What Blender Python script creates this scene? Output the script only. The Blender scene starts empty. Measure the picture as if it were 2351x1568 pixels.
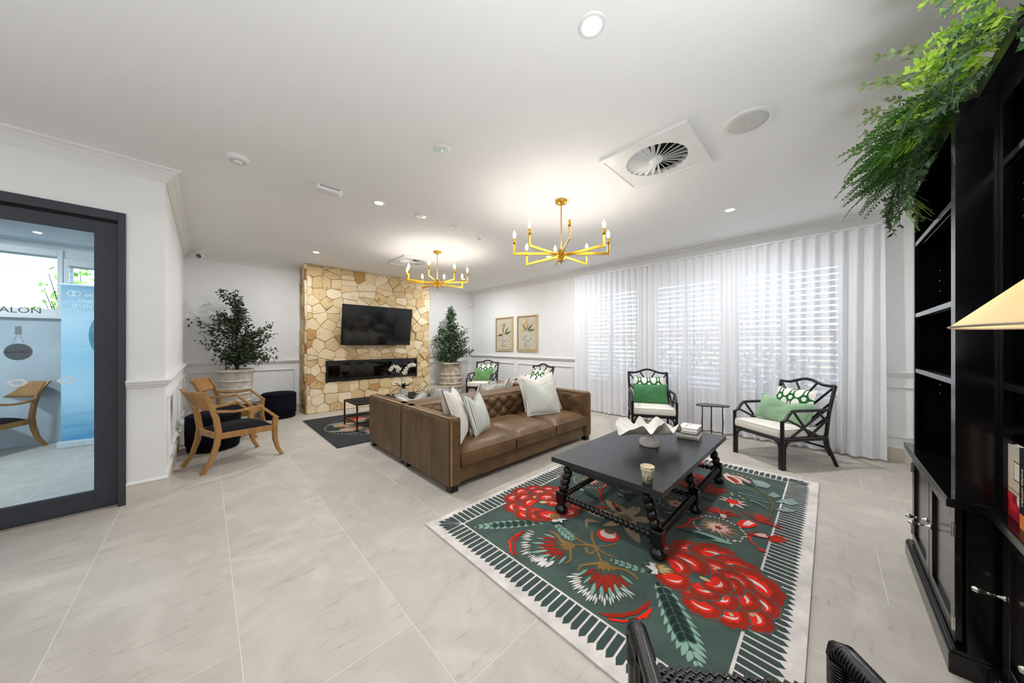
import bpy, bmesh, math, random
from math import sin, cos, pi, radians, sqrt, exp
from mathutils import Vector, Matrix

scene = bpy.context.scene
C = scene.collection

# ---------------------------------------------------------------- camera, sky, exposure
cam_d = bpy.data.cameras.new('camera')
cam_d.sensor_width = 36.0
cam_d.lens = 36.0 * 715.5 / 2351.0
cam_d.shift_y = 6.2 / 2351.0
cam_d.clip_start = 0.02
cam = bpy.data.objects.new('camera', cam_d)
cam.location = (0, 0, 1.3333)
cam.rotation_euler = (pi / 2, 0, -0.7765)
C.objects.link(cam)
scene.camera = cam

world = bpy.data.worlds.new('sky')
scene.world = world
world.use_nodes = True
wn = world.node_tree
bg = wn.nodes['Background']
sky = wn.nodes.new('ShaderNodeTexSky')
sky.sky_type = 'NISHITA'
sky.sun_disc = False
sky.sun_elevation = radians(48)
sky.sun_rotation = radians(200)
wn.links.new(sky.outputs[0], bg.inputs['Color'])
bg.inputs['Strength'].default_value = 1.2

scene.view_settings.view_transform = 'Standard'
scene.view_settings.look = 'None'
scene.view_settings.gamma = 1.0
scene.view_settings.use_curve_mapping = False
scene.view_settings.exposure = 0.0
scene.cycles.max_bounces = 7
scene.cycles.diffuse_bounces = 5
scene.cycles.glossy_bounces = 3
scene.cycles.transmission_bounces = 4
scene.cycles.transparent_max_bounces = 10
scene.cycles.caustics_reflective = False
scene.cycles.caustics_refractive = False
scene.cycles.sample_clamp_indirect = 6.0
scene.cycles.use_denoising = True

CEIL = 2.86
DOWNLIGHTS_SEEN = [(1.318, 0.796), (1.335, 3.412), (1.307, 5.967), (4.252, 0.791), (4.262, 3.424), (4.31, 6.03)]
DOWNLIGHTS_BEHIND = [(-1.62, 0.79), (-1.62, 3.0)]
W_DOWN = 22.0
for k, (x, y) in enumerate(DOWNLIGHTS_SEEN + DOWNLIGHTS_BEHIND):
    l = bpy.data.lights.new('downlight_lamp', 'AREA')
    l.shape = 'DISK'
    l.size = 0.075
    l.energy = W_DOWN * (0.15 if k > 5 else 0.72 if k == 0 else 1.5 if x > 4 else 1.05)
    l.color = (0.965, 0.985, 1.0)
    o = bpy.data.objects.new('downlight_lamp', l)
    o.location = (x, y, CEIL - 0.02)
    C.objects.link(o)
# fill lights added out of view behind the camera, aimed up to brighten the ceiling
for fx, fy, fe, fs in ((-1.7, 0.9, 20.0, 1.6), (0.35, -0.56, 50.0, 0.4)):
    l = bpy.data.lights.new('added_ceiling_fill', 'AREA')
    l.shape = 'SQUARE'
    l.size = fs
    l.energy = fe
    l.color = (0.94, 0.975, 1.0)
    o = bpy.data.objects.new('added_ceiling_fill', l)
    o.location = (fx, fy, 1.25)
    o.rotation_euler = (pi, 0, 0)
    C.objects.link(o)
# unseen ceiling lamp put in to light the salon behind the glass door
l = bpy.data.lights.new('unseen_salon_lamp', 'AREA')
l.shape = 'DISK'
l.size = 0.3
l.energy = 62.0
l.color = (0.86, 0.94, 1.0)
o = bpy.data.objects.new('unseen_salon_lamp', l)
o.location = (-2.2, 5.6, CEIL - 0.03)
C.objects.link(o)

# ---------------------------------------------------------------- helpers
def s2l(c):
    r = []
    for v in c[:3]:
        v = v / 255.0
        r.append(v / 12.92 if v <= 0.04045 else ((v + 0.055) / 1.055) ** 2.4)
    return (r[0], r[1], r[2], 1.0)

MATS = {}
def nd(t, typ, **kw):
    n = t.nodes.new(typ)
    for k, v in kw.items():
        setattr(n, k, v)
    return n

def ramp(t, fac, stops, interp='LINEAR'):
    r = nd(t, 'ShaderNodeValToRGB')
    e = r.color_ramp.elements
    r.color_ramp.interpolation = interp
    while len(e) < len(stops):
        e.new(0.5)
    for el, (p, c) in zip(e, stops):
        el.position = p
        el.color = c
    t.links.new(fac, r.inputs['Fac'])
    return r.outputs['Color']

def coords(t, kind='Object', scale=(1, 1, 1), rnd=False, rot=(0, 0, 0)):
    tc = nd(t, 'ShaderNodeTexCoord')
    mp = nd(t, 'ShaderNodeMapping')
    mp.inputs['Scale'].default_value = scale
    mp.inputs['Rotation'].default_value = rot
    src = tc.outputs[kind]
    if rnd:
        oi = nd(t, 'ShaderNodeObjectInfo')
        mu = nd(t, 'ShaderNodeMath', operation='MULTIPLY')
        mu.inputs[1].default_value = 60.0
        t.links.new(oi.outputs['Random'], mu.inputs[0])
        ad = nd(t, 'ShaderNodeVectorMath', operation='ADD')
        t.links.new(src, ad.inputs[0])
        t.links.new(mu.outputs[0], ad.inputs[1])
        src = ad.outputs[0]
    t.links.new(src, mp.inputs['Vector'])
    return mp.outputs['Vector']

def noise(t, vec, scale, detail=4, rough=0.55, dist=0.0):
    n = nd(t, 'ShaderNodeTexNoise')
    n.inputs['Scale'].default_value = scale
    n.inputs['Detail'].default_value = detail
    n.inputs['Roughness'].default_value = rough
    n.inputs['Distortion'].default_value = dist
    t.links.new(vec, n.inputs['Vector'])
    return n.outputs['Fac']

def base(name):
    m = bpy.data.materials.new(name)
    m.use_nodes = True
    t = m.node_tree
    b = t.nodes['Principled BSDF']
    MATS[name] = m
    return m, t, b

def bump(t, b, h, strength=0.2, dist=0.01):
    n = nd(t, 'ShaderNodeBump')
    n.inputs['Strength'].default_value = strength
    n.inputs['Distance'].default_value = dist
    t.links.new(h, n.inputs['Height'])
    t.links.new(n.outputs['Normal'], b.inputs['Normal'])

def pm(name, col, col2=None, scale=12.0, rough=0.5, metal=0.0, bmp=0.0, bscale=None, spec=0.5, rnd=False, sc=(1, 1, 1), lo=0.35, hi=0.65, emit=0.0, ecol=None, coat=0.0, sheen=0.0, dist=0.0, detail=4):
    m, t, b = base(name)
    v = coords(t, 'Object', sc, rnd)
    f = noise(t, v, scale, detail, 0.55, dist)
    c1 = s2l(col)
    if col2 is None:
        col2 = tuple(max(0, x * 0.94) for x in col)
    t.links.new(ramp(t, f, [(lo, c1), (hi, s2l(col2))]), b.inputs['Base Color'])
    b.inputs['Roughness'].default_value = rough
    b.inputs['Metallic'].default_value = metal
    b.inputs['Specular IOR Level'].default_value = spec
    if coat:
        b.inputs['Coat Weight'].default_value = coat
        b.inputs['Coat Roughness'].default_value = 0.1
    if sheen:
        b.inputs['Sheen Weight'].default_value = sheen
    if bmp:
        h = noise(t, v, bscale or scale * 4, 5)
        bump(t, b, h, bmp)
    if emit:
        b.inputs['Emission Color'].default_value = s2l(ecol or col)
        b.inputs['Emission Strength'].default_value = emit
    return m

class MB:
    """collects geometry; build() links it as one mesh object"""
    def __init__(s):
        s.v = []; s.f = []; s.mi = []; s.sm = []
    def add(s, vs, fs, mi=0, smooth=False, M=None):
        k = len(s.v)
        if M is not None:
            vs = [M @ Vector(v) for v in vs]
        s.v.extend([tuple(v) for v in vs])
        for f in fs:
            s.f.append(tuple(i + k for i in f)); s.mi.append(mi); s.sm.append(smooth)
        return s
    def box(s, x0, x1, y0, y1, z0, z1, mi=0, M=None):
        vs = [(x0, y0, z0), (x1, y0, z0), (x1, y1, z0), (x0, y1, z0), (x0, y0, z1), (x1, y0, z1), (x1, y1, z1), (x0, y1, z1)]
        fs = [(0, 3, 2, 1), (4, 5, 6, 7), (0, 1, 5, 4), (1, 2, 6, 5), (2, 3, 7, 6), (3, 0, 4, 7)]
        return s.add(vs, fs, mi, False, M)
    def tube(s, pts, r, n=8, mi=0, caps=True, closed=False, M=None, sq=None, up=None, flat=False):
        """sq=(w,h): rectangular section swept along pts, else round radius r (number or list)"""
        P = [Vector(p) for p in pts]
        m = len(P)
        rr = r if isinstance(r, (list, tuple)) else [r] * m
        tan = []
        for i in range(m):
            a = P[(i - 1) % m] if (closed or i > 0) else P[i]
            b = P[(i + 1) % m] if (closed or i < m - 1) else P[i]
            d = (b - a)
            tan.append(d.normalized() if d.length > 1e-9 else Vector((0, 0, 1)))
        if up is not None:
            nrm = Vector(up)
        else:
            nrm = Vector((0, 0, 1)) if abs(tan[0].z) < 0.9 else Vector((1, 0, 0))
        vs = []
        for i in range(m):
            tg = tan[i]
            nn = nrm - tg * nrm.dot(tg)
            if nn.length < 1e-6:
                nn = tg.orthogonal()
            nn.normalize()
            if up is None:
                nrm = nn
            bb = tg.cross(nn)
            if sq:
                w = sq[i] if isinstance(sq, list) else sq
                for a, b in ((-1, -1), (1, -1), (1, 1), (-1, 1)):
                    vs.append(P[i] + bb * (a * w[0] / 2) + nn * (b * w[1] / 2))
            else:
                for k in range(n):
                    a = 2 * pi * k / n
                    vs.append(P[i] + (nn * cos(a) + bb * sin(a)) * rr[i])
        k = 4 if sq else n
        fs = []
        rng = m if closed else m - 1
        for i in range(rng):
            i2 = (i + 1) % m
            for j in range(k):
                j2 = (j + 1) % k
                fs.append((i * k + j, i * k + j2, i2 * k + j2, i2 * k + j))
        s.add(vs, fs, mi, not (sq or flat), M)
        if caps and not closed:
            s.add(vs[:k], [tuple(range(k))[::-1]], mi, False, M)
            s.add(vs[-k:], [tuple(range(k))], mi, False, M)
        return s
    def lathe(s, prof, n=24, mi=0, M=None, smooth=True, c=(0, 0, 0), cap=True):
        vs = []
        for r, z in prof:
            for k in range(n):
                a = 2 * pi * k / n
                vs.append((c[0] + r * cos(a), c[1] + r * sin(a), c[2] + z))
        fs = []
        for i in range(len(prof) - 1):
            for k in range(n):
                k2 = (k + 1) % n
                fs.append((i * n + k, i * n + k2, (i + 1) * n + k2, (i + 1) * n + k))
        s.add(vs, fs, mi, smooth, M)
        if cap and prof[0][0] > 1e-6:
            s.add(vs[:n], [tuple(range(n))[::-1]], mi, False, M)
        if cap and prof[-1][0] > 1e-6:
            s.add(vs[-n:], [tuple(range(n))], mi, False, M)
        return s
    def prism(s, poly, z0, z1, mi=0, M=None):
        n = len(poly)
        vs = [(p[0], p[1], z0) for p in poly] + [(p[0], p[1], z1) for p in poly]
        fs = [tuple(range(n))[::-1], tuple(range(n, 2 * n))]
        for i in range(n):
            j = (i + 1) % n
            fs.append((i, j, n + j, n + i))
        return s.add(vs, fs, mi, False, M)
    def ball(s, c, r, mi=0, n=10, m=7, sc=(1, 1, 1), M=None):
        prof = []
        vs = []; fs = []
        for i in range(m + 1):
            a = -pi / 2 + pi * i / m
            rr = max(cos(a), 0.001) * r
            for k in range(n):
                b = 2 * pi * k / n
                vs.append((c[0] + rr * cos(b) * sc[0], c[1] + rr * sin(b) * sc[1], c[2] + r * sin(a) * sc[2]))
        for i in range(m):
            for k in range(n):
                k2 = (k + 1) % n
                fs.append((i * n + k, i * n + k2, (i + 1) * n + k2, (i + 1) * n + k))
        return s.add(vs, fs, mi, True, M)
    def grid(s, fn, nu, nv, mi=0, smooth=True, M=None):
        vs = [fn(i / nu, j / nv) for i in range(nu + 1) for j in range(nv + 1)]
        fs = []
        for i in range(nu):
            for j in range(nv):
                a = i * (nv + 1) + j
                fs.append((a, a + nv + 1, a + nv + 2, a + 1))
        return s.add(vs, fs, mi, smooth, M)
    def mesh(s, name, mats, bevel=0.0, seg=2, weld=False, fixn=False):
        me = bpy.data.meshes.new(name)
        me.from_pydata(s.v, [], s.f)
        for m in (mats if isinstance(mats, (list, tuple)) else [mats]):
            me.materials.append(m)
        me.polygons.foreach_set('material_index', s.mi)
        me.polygons.foreach_set('use_smooth', s.sm)
        if bevel or weld or fixn:
            bm = bmesh.new(); bm.from_mesh(me)
            if weld:
                bmesh.ops.remove_doubles(bm, verts=bm.verts, dist=1e-5)
            if fixn:
                bmesh.ops.recalc_face_normals(bm, faces=bm.faces)
            if bevel:
                es = [e for e in bm.edges if len(e.link_faces) == 2 and e.calc_face_angle(0) > 0.5]
                bmesh.ops.bevel(bm, geom=es, offset=bevel, segments=seg, profile=0.6, affect='EDGES', clamp_overlap=True)
            bm.to_mesh(me); bm.free()
        me.update()
        return me
    def build(s, name, mats, parent=None, loc=(0, 0, 0), rotz=0.0, M=None, **kw):
        o = bpy.data.objects.new(name, s.mesh(name, mats, **kw))
        C.objects.link(o)
        if parent is not None:
            o.parent = parent
        if M is not None:
            o.matrix_local = M
        else:
            o.location = loc
            o.rotation_euler = (0, 0, rotz)
        return o

def tag(o, label=None, cat=None, group=None, kind=None):
    if label: o['label'] = label
    if cat: o['category'] = cat
    if group: o['group'] = group
    if kind: o['kind'] = kind
    return o

def thing(name, label, cat, loc=(0, 0, 0), rotz=0.0, group=None, M=None):
    o = bpy.data.objects.new(name, None)
    o.empty_display_size = 0.1
    C.objects.link(o)
    if M is not None:
        o.matrix_world = M
    else:
        o.location = loc
        o.rotation_euler = (0, 0, rotz)
    return tag(o, label, cat, group)

def kids(o):
    return [c for c in KID.get(o.name, [])]

def copy_tree(o, parent=None):
    c = o.copy()
    C.objects.link(c)
    if parent is not None:
        c.parent = parent
    for ch in list(o.children):
        copy_tree(ch, c)
    return c

def dup(root, loc, rotz, label, group=None):
    c = copy_tree(root)
    c.location = loc
    c.rotation_euler = (0, 0, rotz)
    c['label'] = label
    if group: c['group'] = group
    return c

def inst(me, name, parent, M):
    o = bpy.data.objects.new(name, me)
    C.objects.link(o)
    o.parent = parent
    o.matrix_local = M
    return o

def T(x, y, z): return Matrix.Translation((x, y, z))
def RX(a): return Matrix.Rotation(a, 4, 'X')
def RY(a): return Matrix.Rotation(a, 4, 'Y')
def RZ(a): return Matrix.Rotation(a, 4, 'Z')

def text_mesh(txt, size, mat, name, parent, M, extrude=0.0008, align='CENTER', sx=1.0):
    cu = bpy.data.curves.new(name, 'FONT')
    cu.body = txt
    cu.size = size
    cu.extrude = extrude
    cu.align_x = align
    cu.align_y = 'CENTER'
    cu.resolution_u = 3
    tmp = bpy.data.objects.new('tmp', cu)
    C.objects.link(tmp)
    dg = bpy.context.evaluated_depsgraph_get()
    me = bpy.data.meshes.new_from_object(tmp.evaluated_get(dg))
    bpy.data.objects.remove(tmp)
    if sx != 1.0:
        for v in me.vertices:
            v.co.x *= sx
    me.materials.clear()
    me.materials.append(mat)
    o = bpy.data.objects.new(name, me)
    C.objects.link(o)
    if parent is not None:
        o.parent = parent
    o.matrix_local = M
    return o

# ---------------------------------------------------------------- materials
wall_m = pm('white_wall_paint', (236, 236, 236), (233, 233, 233), 3.0, 0.7, bmp=0.02, bscale=180, spec=0.25)
ceil_m = pm('white_ceiling_paint', (240, 240, 240), (238, 238, 238), 2.0, 0.85, bmp=0.015, bscale=200, spec=0.15)
trim_m = pm('white_trim_gloss', (230, 230, 228), (226, 226, 224), 4.0, 0.35, spec=0.4)
skirt_m = pm('beige_tile_skirting', (214, 205, 192), (205, 196, 184), 6.0, 0.5, bmp=0.03)
grout_m = pm('pale_grout', (222, 218, 210), (214, 210, 202), 40.0, 0.8)
char_m = pm('charcoal_aluminium', (56, 59, 66), (50, 53, 60), 80.0, 0.55, bmp=0.03, bscale=500, spec=0.4)
white_plastic = pm('white_plastic', (232, 232, 230), (228, 228, 226), 8.0, 0.4)
grey_plastic = pm('light_grey_grille', (205, 205, 200), (196, 196, 192), 300.0, 0.6)
dark_m = pm('dark_void', (10, 10, 11), (6, 6, 7), 10.0, 0.9)
black_lacq = pm('black_lacquer', (13, 13, 14), (9, 9, 10), 12.0, 0.17, spec=0.5)
black_wood = pm('black_painted_wood', (15, 15, 16), (10, 10, 11), 30.0, 0.28, bmp=0.02, spec=0.5)
black_rattan = pm('black_rattan', (17, 17, 18), (9, 9, 10), 25.0, 0.33, bmp=0.08, bscale=60, spec=0.5)
black_wick = pm('black_wicker', (20, 19, 19), (9, 9, 9), 40.0, 0.3, bmp=0.1, bscale=90, spec=0.6)
gold_m = pm('brushed_gold', (212, 168, 62), (182, 138, 44), 30.0, 0.36, metal=1.0, bmp=0.02, sc=(1, 1, 12))
bronze_m = pm('aged_bronze', (110, 88, 52), (72, 58, 36), 25.0, 0.35, metal=0.9)
bronze_dk = pm('dark_bronze', (66, 52, 42), (40, 33, 29), 30.0, 0.42, metal=0.8)
chrome_m = pm('polished_nickel', (215, 212, 205), (200, 197, 190), 20.0, 0.12, metal=1.0)
leather_m = pm('brown_leather', (116, 87, 56), (84, 61, 38), 5.0, 0.42, bmp=0.12, bscale=90, spec=0.35, lo=0.3, hi=0.7, detail=6)
leather_dk = pm('brown_leather_side', (108, 86, 60), (82, 62, 41), 6.0, 0.45, bmp=0.12, bscale=80, spec=0.35, lo=0.3, hi=0.7, sc=(1, 1, 0.35), detail=6)
cream_fab = pm('cream_linen', (226, 220, 210), (214, 208, 197), 9.0, 0.9, bmp=0.15, bscale=400, spec=0.1)
white_fab = pm('white_cotton', (232, 231, 228), (224, 223, 219), 9.0, 0.9, bmp=0.15, bscale=400, spec=0.1)
seat_fab = pm('ivory_seat_fabric', (232, 228, 219), (224, 219, 208), 9.0, 0.9, bmp=0.12, bscale=350, spec=0.1)
green_vel = pm('emerald_velvet', (38, 104, 52), (52, 124, 66), 5.0, 0.75, sheen=0.6, bmp=0.1, bscale=60)
sage_vel = pm('sage_velvet', (108, 146, 108), (150, 182, 146), 4.0, 0.7, sheen=0.8, bmp=0.12, bscale=40)
grass_vel = pm('grass_green_velvet', (76, 124, 62), (98, 148, 84), 5.0, 0.7, sheen=0.7, bmp=0.12, bscale=40)
navy_fab = pm('midnight_blue_boucle', (20, 22, 32), (12, 13, 20), 60.0, 0.95, bmp=0.4, bscale=160, spec=0.1)
black_fab = pm('black_seat_fabric', (24, 24, 30), (16, 16, 21), 60.0, 0.9, bmp=0.25, bscale=250, spec=0.2)
oak_m = pm('honey_oak', (176, 132, 76), (146, 104, 56), 7.0, 0.42, bmp=0.06, bscale=40, sc=(1, 1, 0.25), dist=1.2)
steel_lens = pm('lit_downlight_lens', (255, 252, 246), None, 5.0, 0.4, emit=9.0)
off_lens = pm('frosted_lens', (236, 236, 234), None, 5.0, 0.3)
lead_green = pm('green_led', (90, 230, 110), None, 5.0, 0.4, emit=4.0, ecol=(70, 240, 110))
bulb_m = pm('lit_candle_bulb', (255, 240, 215), None, 5.0, 0.2, emit=150.0, ecol=(255, 244, 230))
bulb_dim = pm('clear_candle_bulb', (240, 236, 226), None, 5.0, 0.1)
paper_m = pm('book_paper', (236, 232, 222), (222, 216, 204), 60.0, 0.85, sc=(1, 1, 20))
trunk_m = pm('tree_bark', (74, 56, 40), (52, 38, 27), 30.0, 0.85, bmp=0.4)
soil_m = pm('potting_moss', (58, 44, 32), (38, 29, 20), 40.0, 0.95, bmp=0.5)

def leaf_mat(name, a, b, rough=0.45, trans=0.15):
    m, t, bs = base(name)
    oi = nd(t, 'ShaderNodeObjectInfo')
    v = coords(t, 'Object', (1, 1, 1), True)
    f = noise(t, v, 11.0, 3)
    t.links.new(ramp(t, f, [(0.3, s2l(a)), (0.7, s2l(b))]), bs.inputs['Base Color'])
    bs.inputs['Roughness'].default_value = rough
    bs.inputs['Subsurface Weight'].default_value = 0.0
    return m
ficus_dk = leaf_mat('dark_ficus_leaf', (30, 44, 26), (50, 66, 36))
olive_lf = leaf_mat('olive_tree_leaf', (42, 66, 44), (80, 106, 76))
fern_lf = leaf_mat('fern_leaf', (46, 98, 36), (86, 140, 52))
euc_lf = leaf_mat('eucalyptus_leaf', (112, 138, 80), (158, 176, 112))
lime_lf = leaf_mat('lime_leaf', (112, 176, 24), (176, 208, 66))
moss_lf = leaf_mat('grey_green_leaf', (58, 92, 62), (96, 126, 78))
orchid_lf = leaf_mat('orchid_leaf', (24, 52, 22), (40, 78, 34), 0.3)
petal_m = pm('white_orchid_petal', (242, 240, 232), (232, 230, 216), 20.0, 0.6)
stem_m = pm('green_stem', (104, 132, 62), (84, 110, 48), 20.0, 0.6)

def glass_mat(name, tint, gloss=0.1, rough=0.02, alpha=1.0):
    m, t, b = base(name)
    t.nodes.remove(b)
    tr = nd(t, 'ShaderNodeBsdfTransparent')
    tr.inputs['Color'].default_value = tint
    gl = nd(t, 'ShaderNodeBsdfGlossy')
    gl.inputs['Roughness'].default_value = rough
    lw = nd(t, 'ShaderNodeLayerWeight')
    lw.inputs['Blend'].default_value = gloss
    mx = nd(t, 'ShaderNodeMixShader')
    t.links.new(lw.outputs['Fresnel'], mx.inputs['Fac'])
    t.links.new(tr.outputs[0], mx.inputs[1])
    t.links.new(gl.outputs[0], mx.inputs[2])
    t.links.new(mx.outputs[0], t.nodes['Material Output'].inputs['Surface'])
    return m
pane_m = glass_mat('clear_pane', (0.96, 0.98, 0.98, 1), 0.12)
door_glass = glass_mat('bluish_door_glass', (0.88, 0.93, 0.96, 1), 0.2)

# floor tile: greige porcelain with diagonal mineral streaks, each tile its own piece of the print
tile_m, t, b = base('greige_stone_tile')
v = coords(t, 'Object', (1, 1, 1), True, (0, 0, 0.5))
v2 = coords(t, 'Object', (1.0, 4.5, 1), True, (0, 0, -0.9))
f1 = noise(t, v, 2.2, 6, 0.62, 0.8)
f2 = noise(t, v2, 3.0, 8, 0.68, 1.6)
c1 = ramp(t, f1, [(0.32, s2l((201, 194, 184))), (0.52, s2l((184, 177, 167))), (0.7, s2l((196, 189, 179)))])
c2 = ramp(t, f2, [(0.30, s2l((150, 141, 128))), (0.44, s2l((255, 255, 255))), (0.66, s2l((255, 255, 255))), (0.8, s2l((225, 220, 210)))])
mx = nd(t, 'ShaderNodeMix', data_type='RGBA', blend_type='MULTIPLY')
mx.inputs['Factor'].default_value = 0.36
t.links.new(c1, mx.inputs[6]); t.links.new(c2, mx.inputs[7])
t.links.new(mx.outputs[2], b.inputs['Base Color'])
b.inputs['Roughness'].default_value = 0.5
b.inputs['Specular IOR Level'].default_value = 0.35
bump(t, b, f2, 0.08, 0.004)

# sheer curtain
sheer_m, t, b = base('sheer_white_voile')
b.inputs['Base Color'].default_value = s2l((247, 247, 250))
b.inputs['Roughness'].default_value = 0.9
b.inputs['Specular IOR Level'].default_value = 0.1
v = coords(t, 'Object', (1, 400, 400))
wv = noise(t, v, 1.0, 1)
tl = nd(t, 'ShaderNodeBsdfTranslucent')
tl.inputs['Color'].default_value = s2l((247, 248, 252))
tp = nd(t, 'ShaderNodeBsdfTransparent')
m1 = nd(t, 'ShaderNodeMixShader'); m1.inputs['Fac'].default_value = 0.12
m2 = nd(t, 'ShaderNodeMixShader')
mr = nd(t, 'ShaderNodeMapRange')
mr.inputs['To Min'].default_value = 0.11; mr.inputs['To Max'].default_value = 0.21
t.links.new(wv, mr.inputs['Value']); t.links.new(mr.outputs[0], m2.inputs['Fac'])
t.links.new(b.outputs[0], m1.inputs[1]); t.links.new(tl.outputs[0], m1.inputs[2])
t.links.new(m1.outputs[0], m2.inputs[1]); t.links.new(tp.outputs[0], m2.inputs[2])
t.links.new(m2.outputs[0], t.nodes['Material Output'].inputs['Surface'])

# sandstone: colour per stone
stone_m, t, b = base('honey_sandstone')
oi = nd(t, 'ShaderNodeObjectInfo')
cs = ramp(t, oi.outputs['Random'], [(0.0, s2l((224, 204, 166))), (0.22, s2l((212, 188, 144))), (0.42, s2l((230, 214, 184))), (0.62, s2l((206, 180, 136))), (0.8, s2l((220, 198, 160))), (0.93, s2l((184, 144, 96))), (0.985, s2l((160, 114, 70)))], 'CONSTANT')
v = coords(t, 'Object', (1, 1, 1), True)
f = noise(t, v, 7.0, 7, 0.65, 1.0)
cf = ramp(t, f, [(0.3, s2l((205, 160, 110))), (0.45, (1, 1, 1, 1)), (0.7, (1, 1, 1, 1)), (0.85, s2l((235, 215, 190)))])
mx = nd(t, 'ShaderNodeMix', data_type='RGBA', blend_type='MULTIPLY')
mx.inputs['Factor'].default_value = 0.8
t.links.new(cs, mx.inputs[6]); t.links.new(cf, mx.inputs[7])
t.links.new(mx.outputs[2], b.inputs['Base Color'])
b.inputs['Roughness'].default_value = 0.9
b.inputs['Specular IOR Level'].default_value = 0.15
f3 = noise(t, v, 26.0, 8, 0.7)
bump(t, b, f3, 0.5, 0.02)
mortar_m = pm('sand_mortar', (196, 170, 130), (172, 146, 108), 30.0, 0.95, bmp=0.4)

# ================================================================ THE SETTING
def slab(name, x0, x1, y0, y1, z0, z1, holes, mat, axis='z'):
    """box-built plate with rectangular holes; axis = direction of its thickness"""
    mb = MB()
    us = sorted(set([x0, x1] + [h[0] for h in holes] + [h[1] for h in holes]))
    vs = sorted(set([y0, y1] + [h[2] for h in holes] + [h[3] for h in holes]))
    for i in range(len(us) - 1):
        for j in range(len(vs) - 1):
            cu, cv = (us[i] + us[i + 1]) / 2, (vs[j] + vs[j + 1]) / 2
            if any(h[0] < cu < h[1] and h[2] < cv < h[3] for h in holes):
                continue
            if axis == 'z':
                mb.box(us[i], us[i + 1], vs[j], vs[j + 1], z0, z1)
            elif axis == 'y':   # plate in the x-z plane
                mb.box(us[i], us[i + 1], z0, z1, vs[j], vs[j + 1])
            else:               # plate in the y-z plane
                mb.box(z0, z1, us[i], us[i + 1], vs[j], vs[j + 1])
    o = mb.build(name, mat)
    return tag(o, kind='structure')

XL, XR, YB, YD, YF = -3.6, 5.6, -0.8, 4.1, 7.4
XC = -0.256
# floor with its tiles
mb = MB(); mb.box(XL - 0.8, XR + 0.1, YB - 0.1, YF + 0.1, -0.12, -0.0012)
floor = tag(mb.build('floor', grout_m), kind='structure')
PX, PY = 0.5985, 1.2065
mb = MB(); mb.box(0.0018, PX - 0.0018, 0.0018, PY - 0.0018, -0.006, 0.0)
tile_me = mb.mesh('tile', tile_m, bevel=0.0012, seg=1)
for i in range(-7, 10):
    x = 0.1075 + i * PX
    off = 1.396 - 0.4022 * i
    k0 = math.floor((YB - 0.1 - off) / PY)
    for k in range(k0, k0 + 9):
        y = off + k * PY
        if y > YF + 0.05 or x > XR or y + PY < YB or x + PX < XL - 0.6:
            continue
        inst(tile_me, 'tile', floor, T(x, y, 0.0))
# ceiling with two holes for the air diffusers
VENTS = [(2.652, 1.003), (2.745, 5.42)]
holes = [(vx - 0.25, vx + 0.25, vy - 0.25, vy + 0.25) for vx, vy in VENTS]
ceiling = slab('ceiling', XL - 0.8, XR + 0.3, YB - 0.3, YF + 0.3, CEIL, CEIL + 0.14, holes, ceil_m)
# walls
DX0, DX1, DZ = -1.52, -0.473, 2.414
wall_left = slab('wall_left', XL - 0.15, XC, 0.0, CEIL, YD, YD + 0.15, [(DX0, DX1, 0.0, DZ)], wall_m, 'y')
wall_return = slab('wall_corner', YD + 0.15, YF, 0.0, CEIL, XC - 0.15, XC, [], wall_m, 'x')
SW = [(-3.1, -1.445, 1.807, 2.53), (-1.352, -0.62, 1.807, 2.42)]
wall_back = slab('wall_back', XL - 0.8, XR + 0.2, 0.0, CEIL, YF, YF + 0.2, SW, wall_m, 'y')
WIN = [(2.42, 3.58), (1.14, 2.18), (-0.13, 1.0)]
WZ0, WZ1 = 0.58, 2.44
wall_right = slab('wall_right', YB - 0.2, YF, 0.0, CEIL, XR, XR + 0.2, [(a, b, WZ0, WZ1) for a, b in WIN], wall_m, 'x')
wall_front = slab('wall_front', XL - 0.15, XR, 0.0, CEIL, YB - 0.15, YB, [], wall_m, 'y')
wall_far = slab('wall_side', YB, YD, 0.0, CEIL, XL - 0.15, XL, [], wall_m, 'x')
salon_wall_m = pm('grey_blue_salon_wall', (186, 196, 200), (172, 183, 189), 2.0, 0.6)
wall_salon = slab('wall_salon', YD + 0.15, YF, 0.0, CEIL, XL - 0.75, XL - 0.6, [], salon_wall_m, 'x')
mb = MB(); mb.box(XL - 0.6, XC - 0.15, YF - 0.012, YF, 0.0, 1.70); mb.box(XL - 0.6, XC - 0.15, YF - 0.3, YF, 2.68, CEIL)
tag(mb.build('wall_salon_lining', salon_wall_m), kind='structure')

# cornice: stepped profile (d = out from the wall, h = below the ceiling)
CP = [(0, 0.105), (0.012, 0.105), (0.016, 0.09), (0.022, 0.086), (0.05, 0.045), (0.062, 0.04), (0.066, 0.032), (0.085, 0.02), (0.1, 0.016), (0.104, 0.0), (0, 0)]
def run(name, prof, a, b, nrm, z, mat, sign=-1, parent=None, mit=(0, 0), kind='structure'):
    """sweep a wall profile from a to b (xy); nrm = direction out of the wall; mit = mitre growth at the ends"""
    a = Vector((a[0], a[1])); b = Vector((b[0], b[1])); n = Vector(nrm)
    d = (b - a).normalized()
    mb = MB(); vs = []
    for e, (p, mt, sg) in enumerate(((a, mit[0], -1), (b, mit[1], 1))):
        for dd, hh in prof:
            q = p + n * dd + d * (sg * mt * dd)
            vs.append((q.x, q.y, z + sign * hh))
    k = len(prof)
    fs = [(j, (j + 1) % k, k + (j + 1) % k, k + j) for j in range(k)] + [tuple(range(k))[::-1], tuple(range(k, 2 * k))]
    mb.add(vs, fs)
    o = mb.build(name, mat, parent, fixn=True)
    if kind: o['kind'] = kind
    return o
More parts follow.
